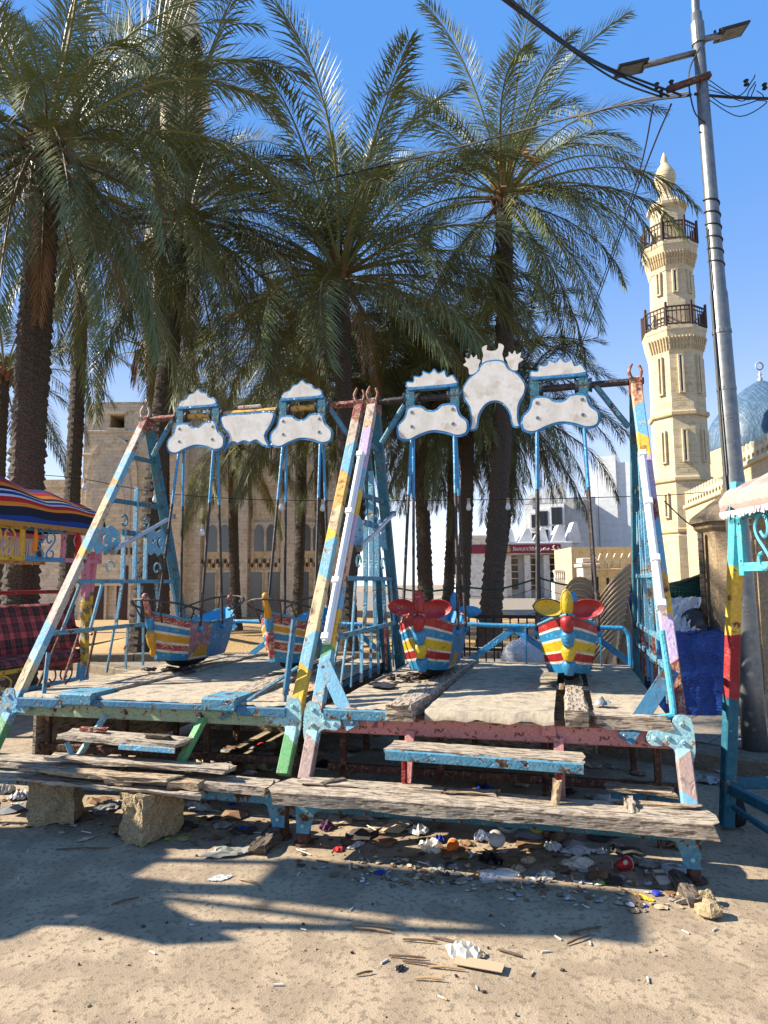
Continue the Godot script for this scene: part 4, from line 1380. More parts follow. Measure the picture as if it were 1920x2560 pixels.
func palm(label: String, base: Vector3, crown: Vector3, r0: float, r1: float, nf: int, ln: float, tone: String, sd: int, opt := {}) -> Node3D:
	var g := RandomNumberGenerator.new()
	g.seed = sd
	var t := thing("date_palm", label, "palm tree", base, 0.0, "date palms in the sandy plot")
	var top := crown - base
	# trunk: overlapping rows of old leaf bases
	var s := nst()
	var n: int = opt.get("seg", 18)
	var step: float = opt.get("step", 0.045)
	var nr := int(top.length() / step)
	var rings := []
	var bend := Vector3(g.randf_range(-0.15, 0.15), 0, g.randf_range(-0.15, 0.15))
	for i in nr + 1:
		var q := float(i) / nr
		var c := top * q + bend * sin(PI * q)
		var r := lerpf(r0, r1, pow(q, 0.7)) * (1.0 + 0.25 * exp(-q * 18.0)) + 0.12 * r1 * sm(0.93, 1.0, q)
		var ring := []
		for k in n:
			var a := TAU * k / n
			var cell := i / 3.6 + (0.5 if (k / 3) % 2 else 0.0)
			var ph := fposmod(cell, 1.0)
			var jit := float(hash(int(cell) * 131 + k / 3 * 17 + sd) % 100) / 100.0
			var rr := r * (0.90 + (0.10 + 0.14 * jit) * (1.0 - ph) * (1.0 if k % 3 == 1 else 0.4) + 0.035 * g.randf_range(-1, 1))
			ring.append(c + Vector3(cos(a) * rr, 0, sin(a) * rr))
		rings.append(ring)
	loft(s, rings, true)
	part("trunk", s, M.palm_bark, t)
	# crown: heart of fibre with cut leaf bases, then the fronds
	var cr := Node3D.new()
	cr.name = "crown"
	t.add_child(cr)
	cr.position = top
	s = nst()
	lump(s, Vector3(0, 0.0, 0), Vector3(r1 * 1.35, 0.34, r1 * 1.35), 0.5, sd, 12, 8)
	part("crown_heart", s, M.fibre, cr)
	for k in 22:
		var a := k * 2.39996
		var q := k / 22.0
		var d := Vector3(cos(a), 0, sin(a))
		var b := d * r1 * (0.9 + 0.25 * q) + Vector3(0, 0.18 - q * 0.75, 0)
		s = nst()
		var e := b + d * 0.10 + Vector3(0, 0.20 + 0.12 * g.randf(), 0)
		beam(s, b, e, 0.09, 0.03, d)
		part("cut_leaf_base", s, M.fibre if k % 3 else M.rachis_old, cr)
	var e_lo: float = opt.get("low", 0.0)
	for i in nf:
		var q := (i + 0.5) / nf
		var a := i * 2.39996 + g.randf_range(-0.12, 0.12)
		var age := clampi(int(pow(q, opt.get("pow", 0.9)) * 8.0 + g.randf_range(-0.4, 0.4)), 0, opt.get("max", 7))
		var o := MeshInstance3D.new()
		o.name = "frond"
		o.mesh = FR[tone][age * 2 + (i % 2)]
		cr.add_child(o, true)
		var sc := ln * g.randf_range(0.86, 1.10) * (0.80 if age == 0 else 1.0)
		var b := Basis(Vector3.UP, a) * Basis(Vector3.RIGHT, g.randf_range(-0.35, 0.35))
		o.transform = Transform3D(b.scaled(Vector3.ONE * sc), Vector3(cos(a), 0, -sin(a)) * r1 * 0.75 + Vector3(0, 0.22 - 0.5 * q, 0))
	for i: int in opt.get("dry", 0):
		var a := i * 2.1 + sd
		var o := MeshInstance3D.new()
		o.name = "dead_frond"
		o.mesh = FR.dry[i % 3]
		cr.add_child(o, true)
		o.transform = Transform3D(Basis(Vector3.UP, a).scaled(Vector3.ONE * ln * g.randf_range(0.45, 0.75)), Vector3(cos(a), 0, -sin(a)) * r1 + Vector3(0, -0.3, 0))
	for f in opt.get("extra", []):
		# fronds the photograph shows singly: [azimuth in degrees, age, length]
		var o := MeshInstance3D.new()
		o.name = "frond"
		o.mesh = FR[tone][f[1] * 2 + int(f[0]) % 2]
		cr.add_child(o, true)
		var a := deg_to_rad(f[0])
		o.transform = Transform3D(Basis(Vector3.UP, a).scaled(Vector3.ONE * f[2]), Vector3(cos(a), 0, -sin(a)) * r1 * 0.8)
	for k: int in opt.get("stalks", 0):
		s = nst()
		var a := k * 0.8 + 0.4
		var d := Vector3(cos(a), 0, sin(a))
		for j in 7:
			var jj := d.rotated(Vector3.UP, g.randf_range(-0.4, 0.4))
			tube(s, curve([d * r1 * 0.8 + Vector3(0, 0.2, 0), d * 0.4 + jj * 0.15 + Vector3(0, 0.75, 0), d * 0.6 + jj * 0.5 + Vector3(0, 0.45 - g.randf() * 0.5, 0)], 3), 0.009, 3, false)
		part("fruit_stalk", s, M.fruit_stalk, cr)
	for k: int in opt.get("fibres", 0):
		s = nst()
		var a := k * 1.1 + 0.2
		var d := Vector3(cos(a), 0, sin(a))
		for j in 26:
			var jj := d.rotated(Vector3.UP, g.randf_range(-0.35, 0.35))
			var l := g.randf_range(0.5, 1.0)
			tube(s, [d * r1 + Vector3(0, -0.05, 0), jj * (r1 + 0.22) + Vector3(0, -0.1, 0), jj * (r1 + 0.25 + 0.1 * g.randf()) + Vector3(0, -0.1 - l, 0)], 0.006, 3, false)
		part("hanging_fibre", s, M.leaf_dry, cr)
	return t
func on_plot(px: float, d: float, y := 0.16) -> Vector3:
	# foot of a tree seen in column px at distance d
	var p := at(px, 1300.0, d)
	return Vector3(p.x, y, p.z)
func build_palms() -> void:
	make_fronds()
	palm("stout date palm with brown hanging fibres, trunk behind the striped canopy", on_plot(42, 10.2, 0.0), at(100, 318, 9.6), 0.26, 0.23, 44, 3.7, "leaf", 1, {"seg": 24, "step": 0.035, "dry": 6, "fibres": 5, "pow": 0.85, "extra": [[60, 1, 4.4], [25, 1, 4.6], [12, 2, 4.4], [285, 7, 4.2], [255, 7, 4.0], [315, 7, 4.3], [300, 6, 3.8], [270, 7, 3.6], [335, 7, 4.2], [350, 7, 3.8], [240, 7, 4.0], [325, 6, 4.0], [278, 6, 3.6]]})
	palm("slender date palm growing just behind the stout one", on_plot(140, 15.0), at(182, 400, 15.0), 0.19, 0.16, 26, 4.2, "leaf_dark", 2, {"pow": 0.8})
	palm("tall leaning date palm rising behind the crescent railing", on_plot(303, 13.0), at(398, 470, 13.4), 0.24, 0.20, 39, 4.3, "leaf_dark", 3, {"dry": 2, "pow": 0.75, "extra": [[290, 7, 3.9], [330, 6, 4.2], [310, 7, 4.2], [250, 6, 3.8], [345, 7, 4.0], [5, 6, 4.2], [270, 7, 3.8]]})
	palm("short young palm with bushy fibre top", on_plot(318, 17.0), at(326, 755, 17.0), 0.16, 0.16, 12, 2.4, "leaf", 4, {"pow": 0.6, "max": 4, "fibres": 4})
	palm("tall date palm with full crown between the two rides", on_plot(752, 13.7), at(736, 590, 13.7), 0.19, 0.18, 50, 4.6, "leaf", 5, {"dry": 3, "pow": 0.85, "max": 6, "extra": [[95, 0, 5.0], [60, 0, 4.8], [130, 1, 5.0], [180, 3, 4.6], [0, 4, 4.8], [345, 5, 4.6], [200, 4, 4.5], [215, 5, 4.2]]})
	palm("tallest date palm with yellow fruit stalks beside the minaret", on_plot(1052, 14.5), at(1088, 420, 14.5), 0.24, 0.19, 43, 3.9, "leaf_light", 6, {"stalks": 4, "pow": 0.8, "extra": [[5, 3, 4.2], [352, 4, 4.4], [325, 6, 4.0], [20, 2, 4.2], [60, 1, 4.2], [300, 6, 4.0], [280, 7, 3.8], [310, 7, 4.0]]})
	palm("thin palm with grey trunk before the carved facade", on_plot(512, 20.0), at(503, 950, 20.0), 0.17, 0.14, 40, 2.9, "leaf_light", 7, {"dry": 4, "pow": 0.8})
	palm("thin palm close behind the red-petalled boat", on_plot(922, 18.0), at(905, 790, 18.0), 0.22, 0.19, 50, 3.9, "leaf_dark", 8, {"dry": 5, "pow": 0.55})
	palm("palm with pale ringed trunk in the clump behind the boats", on_plot(962, 20.0), at(975, 850, 20.0), 0.18, 0.16, 44, 3.6, "leaf_dark", 9, {"dry": 4, "pow": 0.6})
	palm("dark-trunked palm in the clump behind the boats", on_plot(994, 17.0), at(1010, 800, 17.0), 0.18, 0.16, 49, 3.6, "leaf", 10, {"dry": 3, "pow": 0.5})
	palm("far palm showing only its crown above the carved facade", on_plot(640, 22.0), at(650, 760, 22.0), 0.18, 0.16, 46, 4.3, "leaf_light", 11, {"pow": 0.8})
	palm("far palm with low dark crown behind the tallest one", on_plot(1048, 17.5), at(1112, 880, 18.0), 0.18, 0.16, 44, 3.4, "leaf_dark", 12, {"pow": 0.6})
	palm("low leafy palm between the carved facade and the boat clump", on_plot(742, 19.0), at(812, 850, 19.0), 0.18, 0.16, 44, 3.8, "leaf", 16, {"pow": 0.6, "dry": 3})
	palm("low shaggy palm behind the twin legs of the two rides", on_plot(706, 17.5), at(690, 820, 17.5), 0.17, 0.15, 40, 3.6, "leaf_dark", 17, {"pow": 0.7, "dry": 2})
	palm("far palm at the edge of the plot beside the grey wall", on_plot(5, 20.0), at(10, 800, 20.0), 0.18, 0.16, 30, 3.8, "leaf", 13, {"pow": 0.7})
	palm("far palm with high pale crown behind the stout one", on_plot(352, 19.0), at(330, 190, 19.0), 0.19, 0.18, 21, 4.6, "leaf_light", 14, {"pow": 0.8})
# ---------------------------------------------------------------- buildings behind
func arch_poly(w: float, h: float, point := 0.35) -> PackedVector2Array:
	# pointed arch, foot at y = 0
	var p := PackedVector2Array([Vector2(-w / 2, 0)])
	var spring := h - w * (0.5 + point)
	for k in 9:
		var t := k / 8.0
		p.append(Vector2(-w / 2 * cos(t * PI / 2), spring + (h - spring) * sin(t * PI / 2)))
	for k in range(7, -1, -1):
		var t := k / 8.0
		p.append(Vector2(w / 2 * cos(t * PI / 2), spring + (h - spring) * sin(t * PI / 2)))
	p.append(Vector2(w / 2, 0))
	return p
func arch(parent: Node, called: String, w: float, h: float, o: Vector3, th: float, m) -> MeshInstance3D:
	var s := nst()
	plate(s, arch_poly(w, h), o, Vector3.RIGHT, Vector3.UP, th)
	return part(called, s, m, parent)
func framed_niche(parent: Node, w: float, h: float, o: Vector3, m_frame, m_in) -> void:
	# stepped pointed frame proud of the wall with a darker recess inside
	var n := arch(parent, "niche", w, h, o + Vector3(0, 0, 0.06), 0.14, m_frame)
	arch(n, "niche_step", w * 0.78, h * 0.86, o + Vector3(0, 0.0, 0.10), 0.14, m_in)
	arch(n, "niche_recess", w * 0.56, h * 0.70, o + Vector3(0, 0, 0.13), 0.12, m_frame)
func window_pair(parent: Node, o: Vector3, w: float, h: float) -> void:
	var wn := part("window", bx(o + Vector3(-w * 0.62, -0.08, 0.0), o + Vector3(w * 0.62, h + 0.1, 0.09)), M.stone_grey, parent)
	for k in [-1.0, 1.0]:
		arch(wn, "pane", w * 0.46, h, o + Vector3(k * w * 0.29, 0, 0.09), 0.03, M.glass_and_opening)
func build_background() -> void:
	build_left_mosque()
	build_bank()
	build_right_mosque()
func build_left_mosque() -> void:
	var d := 27.0
	var t := thing("mosque", "beige carved stone mosque with arched niches and dark doors behind the palms", "mosque", Vector3(0, 0, -d))
	var X := func(px: float) -> float: return at(px, 1261, d).x
	var Y := func(py: float) -> float: return at(300, py, d).y
	# low wall at the far side
	part("side_wall", bx(Vector3(-26, 0, -4), Vector3(X.call(172), 5.6, -1.0)), M.stone_grey, t)
	part("side_cornice", bx(Vector3(-26, 5.6, -4.1), Vector3(X.call(172), 5.9, -0.85)), M.stone_pale, t)
	# tower base with niche, tall minaret above
	var x0: float = X.call(170)
	var x1: float = X.call(395)
	var yt_: float = Y.call(868)
	# the tower is hollow: its upper window is a real opening through the wall
	var wx0: float = X.call(226)
	var wx1: float = X.call(258)
	var wy0: float = Y.call(925)
	var wy1: float = Y.call(896)
	part("tower_base", bx(Vector3(x0, 0, -4.0), Vector3(wx0, yt_, 0)), M.stone_pale, t)
	part("tower_base", bx(Vector3(wx1, 0, -4.0), Vector3(x1, yt_, 0)), M.stone_pale, t)
	part("tower_base", bx(Vector3(wx0, 0, -4.0), Vector3(wx1, wy0, 0)), M.stone_pale, t)
	part("tower_base", bx(Vector3(wx0, wy1, -4.0), Vector3(wx1, yt_, 0)), M.stone_pale, t)
	part("tower_base", bx(Vector3(wx0, wy0, -4.0), Vector3(wx1, wy1, -3.6)), M.stone_pale, t)
	for y in [Y.call(935), Y.call(985)]:
		part("string_course", bx(Vector3(x0 - 0.05, y, -4.05), Vector3(x1 + 0.05, y + 0.10, 0.07), 0.02), M.stone_grey, t)
	var cx: float = X.call(238)
	var yy: float = Y.call(968)
	var s := nst()
	tube(s, [Vector3(cx, yy, 0), Vector3(cx, yy, 0.06)], 0.30, 20)
	part("medallion", s, M.brown_wood, t)
	for k in [-1.0, 1.0]:
		var cp := PackedVector2Array()
		for j in 9:
			var a := deg_to_rad(-70 + 140.0 * j / 8)
			cp.append(Vector2(0.42 - 0.34 * cos(a), 0.30 * sin(a)) * Vector2(k, 1))
		for j in range(8, -1, -1):
			var a := deg_to_rad(-70 + 140.0 * j / 8)
			cp.append(Vector2(0.54 - 0.34 * cos(a), 0.34 * sin(a)) * Vector2(k, 1))
		s = nst()
		plate(s, cp, Vector3(cx + 0.12 * k, yy, 0.03), Vector3.RIGHT, Vector3.UP, 0.06)
		part("medallion", s, M.brown_wood, t)
	for y in [wy0 - 0.10, wy1]:
		part("sill", bx(Vector3(wx0 - 0.08, y, 0.002), Vector3(wx1 + 0.08, y + 0.10, 0.10), 0.01), M.stone_pale, t)
	framed_niche(t, 2.0, 6.0, Vector3(X.call(237), 1.5, 0), M.stone_pale, M.stone_grey)
	for q in [[217, 0.55], [268, 0.55]]:
		var dr := part("door", bx(Vector3(X.call(q[0]) - 0.32, 0, 0), Vector3(X.call(q[0]) + 0.32, 2.6, 0.16)), M.stone_grey, t)
		part("door_leaf", bx(Vector3(X.call(q[0]) - 0.22, 0.1, 0.16), Vector3(X.call(q[0]) + 0.22, 2.3, 0.18)), M.brown_wood, dr)
	for k in 8:
		part("lintel_tooth", bx(Vector3(X.call(212) + k * 0.26, 2.72, 0.16), Vector3(X.call(212) + k * 0.26 + 0.15, 3.0, 0.2)), M.brown_wood, t)
	# main front, set back in bays
	var xa := x1
	var xb: float = X.call(735)
	part("front_wall", bx(Vector3(xa, 0, -6), Vector3(xb, 7.6, -0.9)), M.stone_grey, t)
	part("upper_wall", bx(Vector3(xa + 0.6, 7.6, -8), Vector3(xb - 1.0, 9.6, -2.0)), M.stone_pale, t)
	part("front_cornice", bx(Vector3(xa, 7.6, -6.1), Vector3(xb + 0.1, 7.9, -0.72), 0.05), M.stone_pale, t)
	s = nst()
	plate(s, arch_poly(0.32, 0.6), Vector3.ZERO, Vector3.RIGHT, Vector3.UP, 0.16)
	var mm := fin(s)
	for k in 16:
		part("merlon", mm, M.stone_pale, t).position = Vector3(lerpf(xa + 0.3, xb - 0.3, k / 15.0), 7.9, -0.85)
	for k in 4:
		var x := lerpf(xa + 0.25, xb - 0.25, k / 3.0)
		part("pilaster", bx(Vector3(x - 0.28, 0, -0.9), Vector3(x + 0.28, 7.6, -0.45), 0.04), M.stone_grey, t)
		s = nst()
		for e in [-0.42, 0.42]:
			tube(s, [Vector3(x + e, 0, -0.82), Vector3(x + e, 6.4, -0.82)], 0.10, 10)
		part("column_shaft", s, M.stone_pale, t)
	for k in 3:
		var x := lerpf(xa + 0.25, xb - 0.25, (k + 0.5) / 3.0)
		arch(t, "bay_arch", 1.55, 6.4, Vector3(x, 0.2, -0.86), 0.12, M.stone_pale)
		window_pair(t, Vector3(x, 2.85, -0.80), 0.85, 1.1)
		for e in [-1.0, 1.0]:
			var dr := part("door", bx(Vector3(x + e * 0.36 - 0.30, 0.1, -0.82), Vector3(x + e * 0.36 + 0.30, 2.1, -0.74)), M.stone_pale, t)
			part("door_leaf", bx(Vector3(x + e * 0.36 - 0.24, 0.1, -0.74), Vector3(x + e * 0.36 + 0.24, 2.0, -0.71)), M.glass_and_opening, dr)
		for j in 9:
			part("lintel_tooth", bx(Vector3(x - 0.72 + j * 0.16, 2.2, -0.80), Vector3(x - 0.64 + j * 0.16, 2.36, -0.70)), M.brown_wood if j % 2 else M.stone_pale, t)
			part("lintel_tooth", bx(Vector3(x - 0.72 + j * 0.16, 2.38, -0.80), Vector3(x - 0.64 + j * 0.16, 2.54, -0.70)), M.stone_pale if j % 2 else M.brown_wood, t)
	# minaret shaft over the tower base, seen in pieces through the fronds
	var mx := (x0 + x1) / 2.0
	s = nst()
	lathe(s, [[1.2, yt_], [1.2, yt_ + 0.5], [1.0, yt_ + 0.7], [1.0, yt_ + 7.0], [1.4, yt_ + 7.5], [1.4, yt_ + 8.2], [1.0, yt_ + 8.3], [1.0, yt_ + 14.0], [1.3, yt_ + 14.6], [1.3, yt_ + 15.2], [0.9, yt_ + 15.3], [0.9, yt_ + 18.0], [0.3, yt_ + 21.0]], 8, Vector3(mx + 0.9, 0, -2.0), PI / 8)
	part("minaret_shaft", s, M.stone_pale, t)

func build_bank() -> void:
	var d := 60.0
	var X := func(px: float) -> float: return at(px, 1261, d).x
	var Y := func(py: float) -> float: return at(1150, py, d).y
	var t := thing("bank_building", "white two-part bank with dark red name band and tall narrow windows", "bank", Vector3(0, 0, -d))
	var xl: float = X.call(985)
	var xc: float = X.call(1094)
	var xr: float = X.call(1228)
	var y1: float = Y.call(1165)
	# corner block: left face angles back
	part("wall", bx(Vector3(xl, 0, -14), Vector3(xc, y1, 1.2)), M.stone_white, t)
	part("wall", bx(Vector3(xc, 0, -14), Vector3(xr, Y.call(1198), 0)), M.plaster_grey, t)
	part("cornice", bx(Vector3(xc - 0.1, Y.call(1198), -14), Vector3(xr + 0.35, Y.call(1172), 0.9), 0.05), M.plaster_white, t)
	part("cornice", bx(Vector3(xl - 0.1, y1, -14), Vector3(xc + 0.05, y1 + 0.35, 1.5), 0.05), M.plaster_white, t)
	for k in 4:
		var x := lerpf(xc + 0.25, xr - 0.2, k / 3.0)
		part("pier", bx(Vector3(x - 0.26, 0, 0), Vector3(x + 0.26, Y.call(1199), 0.6), 0.03), M.stone_white, t)
		if k < 3:
			var w := (xr - xc - 0.45) / 3.0
			var wn := part("window", bx(Vector3(x + 0.30, 0.9, 0), Vector3(x + 0.30 + w * 0.36, Y.call(1203), 0.16)), M.dark_glass, t)
			for j in 5:
				var y := lerpf(1.2, Y.call(1206), j / 4.0)
				part("glazing_bar", bx(Vector3(x + 0.28, y, 0.16), Vector3(x + 0.32 + w * 0.36, y + 0.06, 0.2)), M.plaster_white, wn)
	# name band
	var yb: float = Y.call(1196)
	var ytp: float = Y.call(1177)
	var xs: float = X.call(1211)
	var sg := part("name_band", bx(Vector3(xc + 0.02, yb, 0.9), Vector3(xs, ytp, 1.02)), M.dark_red_sign, t)
	part("name_band", bx(Vector3(xl, yb, 1.2), Vector3(xc - 0.02, ytp, 1.32)), M.dark_red_sign, t)
	var word := func(txt: String, x: float, y: float, z: float, h: float, lang := "") -> void:
		var tm := TextMesh.new()
		tm.text = txt
		var sf := SystemFont.new()
		sf.font_names = PackedStringArray(["Droid Serif", "Droid Sans"])
		tm.font = sf
		tm.font_size = 64
		tm.pixel_size = h / 46.0
		tm.depth = 0.05
		tm.horizontal_alignment = HORIZONTAL_ALIGNMENT_LEFT
		var o := part("lettering", tm, M.letter, sg)
		o.position = Vector3(x, y, z)
	var ym := (yb + ytp) / 2.0
	word.call("B", X.call(1109), ym, 1.04, 0.31)
	word.call("ANQUE", X.call(1115), ym - 0.03, 1.04, 0.235)
	word.call("M", X.call(1144), ym, 1.04, 0.31)
	word.call("ISR", X.call(1152.5), ym - 0.03, 1.04, 0.235)
	# the Arabic name in joined strokes, right to left: BNK MSR
	var ax: float = X.call(1166)
	var aw: float = X.call(1208) - ax
	var stroke := func(pts: Array, w := 0.045) -> void:
		var s := nst()
		var q := []
		for p in pts: q.append(Vector3(ax + p[0] * aw, yb + p[1] * (ytp - yb), 1.05))
		tube(s, curve(q, 3), w, 5)
		part("lettering", s, M.letter, sg)
	stroke.call([[1.0, 0.55], [0.99, 0.36], [0.95, 0.36], [0.93, 0.52], [0.925, 0.38], [0.88, 0.36], [0.84, 0.36], [0.80, 0.37], [0.77, 0.42], [0.76, 0.36], [0.66, 0.36], [0.60, 0.38]])
	stroke.call([[0.78, 0.36], [0.70, 0.60], [0.69, 0.70], [0.76, 0.84]])
	stroke.call([[0.98, 0.24], [0.985, 0.24]], 0.05)
	stroke.call([[0.92, 0.66], [0.925, 0.66]], 0.05)
	stroke.call([[0.50, 0.38], [0.46, 0.52], [0.42, 0.40], [0.46, 0.36], [0.38, 0.36], [0.32, 0.38], [0.30, 0.55], [0.22, 0.52], [0.20, 0.38], [0.28, 0.36], [0.12, 0.37], [0.10, 0.46], [0.07, 0.30], [0.02, 0.20], [-0.02, 0.22]])
	# emblem: urn in a ring
	var ex: float = X.call(1099)
	var s := nst()
	tube(s, [Vector3(ex, ym - 0.08, 1.02), Vector3(ex, ym - 0.08, 1.06)], 0.21, 14)
	var em := part("emblem", s, M.gold, sg)
	s = nst()
	tube(s, [Vector3(ex, ym - 0.08, 1.06), Vector3(ex, ym - 0.08, 1.07)], 0.15, 14)
	part("emblem_centre", s, M.dark_red_sign, em)
	s = nst()
	lathe(s, [[0.05, -0.14], [0.11, -0.06], [0.06, 0.02], [0.09, 0.10]], 8, Vector3(ex, ym - 0.06, 1.08))
	lathe(s, [[0.10, 0.18], [0.12, 0.24], [0.03, 0.32]], 8, Vector3(ex, ym - 0.02, 1.06))
	part("emblem_urn", s, M.gold, em)
	stroke_left(sg, X.call(1077), X.call(1092), yb, ytp, 1.35)
	# triangular roof fins
	for k in 5:
		var x := lerpf(xc + 0.8, xr + 1.2, k / 4.0)
		s = nst()
		var hh: float = [1.3, 1.3, 1.4, 1.6, 1.9][k]
		plate(s, PackedVector2Array([Vector2(-0.9, 0), Vector2(-0.15, hh), Vector2(0.15, hh), Vector2(0.5, 0)]), Vector3(x, Y.call(1172), -2.0 + 0.5 * (k % 2)), Vector3.RIGHT, Vector3.UP, 1.6)
		part("roof_fin", s, M.plaster_white, t)
	part("rear_wing", bx(Vector3(xr, 0, -14), Vector3(X.call(1285), Y.call(1166), -3)), M.plaster_white, t)
	spin(t, X.call(1160), -0.03)
	# office block behind, with stepped windows and spiked parapet
	d = 92.0
	var t2 := thing("office_block", "pale office block with bands of dark windows and a row of roof spikes", "building", Vector3(0, 0, -d))
	var X2 := func(px: float) -> float: return at(px, 1261, 92.0).x
	var Y2 := func(py: float) -> float: return at(1230, py, 92.0).y
	part("wall", bx(Vector3(X2.call(1160), 0, -20), Vector3(X2.call(1244), Y2.call(1085), 0)), M.stone_white, t2)
	part("wall", bx(Vector3(X2.call(1244), 0, -20), Vector3(X2.call(1310), Y2.call(1073), -1.5)), M.plaster_grey, t2)
	for r in 3:
		for k in 3:
			var xa: float = X2.call([1174.0, 1192.0, 1217.0][k])
			var xb: float = X2.call([1187.0, 1209.0, 1240.0][k])
			var ya: float = Y2.call([1138.0, 1178.0, 1215.0][r] - k * 3.0)
			var ybb: float = Y2.call([1110.0, 1150.0, 1190.0][r] - k * 7.0)
			var fr := part("window", bx(Vector3(xa - 0.25, ya - 0.25, 0), Vector3(xb + 0.25, ybb + 0.25, 0.5)), M.plaster_white, t2)
			part("pane", bx(Vector3(xa, ya, 0.5), Vector3(xb, ybb, 0.56)), M.dark_glass, fr)
			part("glazing_bar", bx(Vector3((xa + xb) / 2 - 0.05, ya, 0.56), Vector3((xa + xb) / 2 + 0.05, ybb, 0.62)), M.lamp_dark, fr)
	for k in 5:
		var x: float = X2.call(1166 + k * 17)
		s = nst()
		var hh: float = [1.6, 2.2, 2.7, 3.2, 3.7][k]
		plate(s, PackedVector2Array([Vector2(-1.0, 0), Vector2(0.75, hh), Vector2(0.95, 0)]), Vector3(x, Y2.call(1085), -0.3), Vector3.RIGHT, Vector3.UP, 0.7)
		part("roof_spike", s, M.plaster_white, t2)
	spin(t2, X2.call(1235), -0.3)
	# white tower
	var t3 := thing("white_tower", "tall blank white tower with notched top behind the beige minaret", "building", Vector3(0, 0, -100))
	var X3 := func(px: float) -> float: return at(px, 1261, 100.0).x
	var Y3 := func(py: float) -> float: return at(1350, py, 100.0).y
	for q in [[1298, 1326, 1005, 993], [1327, 1366, 985, 978], [1366, 1420, 1000, 990]]:
		s = nst()
		var a: float = X3.call(q[0])
		var b: float = X3.call(q[1])
		plate(s, PackedVector2Array([Vector2(0, 0), Vector2(b - a, 0), Vector2(b - a, Y3.call(q[2] + 18)), Vector2((b - a) * 0.8, Y3.call(q[2] + 8)), Vector2(0.15, Y3.call(q[2])), Vector2(0, Y3.call(q[3]))] if q[0] == 1298 else [Vector2(0, 0), Vector2(b - a, 0), Vector2(b - a, Y3.call(q[3] - 6)), Vector2(b - a - 0.3, Y3.call(q[2])), Vector2(0.4, Y3.call(q[2])), Vector2(0, Y3.call(q[3]))]), Vector3(a, 0, -5), Vector3.RIGHT, Vector3.UP, 10.0 + float(q[0] % 7) * 0.3)
		part("tower_wall", s, M.plaster_white, t3)
	spin(t3, X3.call(1355), -0.4)
func spin(t: Node3D, px: float, turn: float) -> void:
	# turn a building about an upright axis through its own middle
	var p := Vector3(px, 0, -4)
	t.rotation.y = turn
	t.position += p - Basis(Vector3.UP, turn) * p
func stroke_left(sg: Node, x0: float, x1: float, yb: float, yt2: float, z: float) -> void:
	var s := nst()
	var q := []
	for p in [[1.0, 0.55], [0.97, 0.36], [0.8, 0.36], [0.72, 0.55], [0.6, 0.38], [0.3, 0.36], [0.1, 0.24], [0.0, 0.28]]: q.append(Vector3(lerpf(x0, x1, p[0]), lerpf(yb, yt2, p[1]), z))
	tube(s, curve(q, 3), 0.045, 5)
	part("lettering", s, M.letter, sg)

# ---------------------------------------------------------------- the beige mosque with its minaret
func slit_window(t: Node, nrm: Vector3, side: Vector3, rr: float, mid: float, hh: float) -> MeshInstance3D:
	# narrow slit between stone jambs; grey pane paints the dark of the opening
	var s := nst()
	for k in [-1.0, 1.0]:
		beam(s, nrm * (rr + 0.04) + side * 0.115 * k + Vector3(0, mid - hh, 0), nrm * (rr + 0.02) + side * 0.115 * k + Vector3(0, mid + hh, 0), 0.11, 0.22, nrm)
		beam(s, nrm * (rr + 0.03) - side * 0.058 + Vector3(0, mid + (hh - 0.05) * k, 0), nrm * (rr + 0.03) + side * 0.058 + Vector3(0, mid + (hh - 0.05) * k, 0), 0.22, 0.1, Vector3.UP)
	var sw := part("slit_window", s, M.stone_cream, t)
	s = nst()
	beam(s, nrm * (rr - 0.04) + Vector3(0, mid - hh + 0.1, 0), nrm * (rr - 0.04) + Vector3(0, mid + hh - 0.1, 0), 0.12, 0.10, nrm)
	part("pane", s, M.glass_and_opening, sw)
	return sw
func octa(r: float, k: int, ph: float) -> Vector3:
	var a := TAU * k / 8.0 + ph
	return Vector3(cos(a) * r, 0, sin(a) * r)
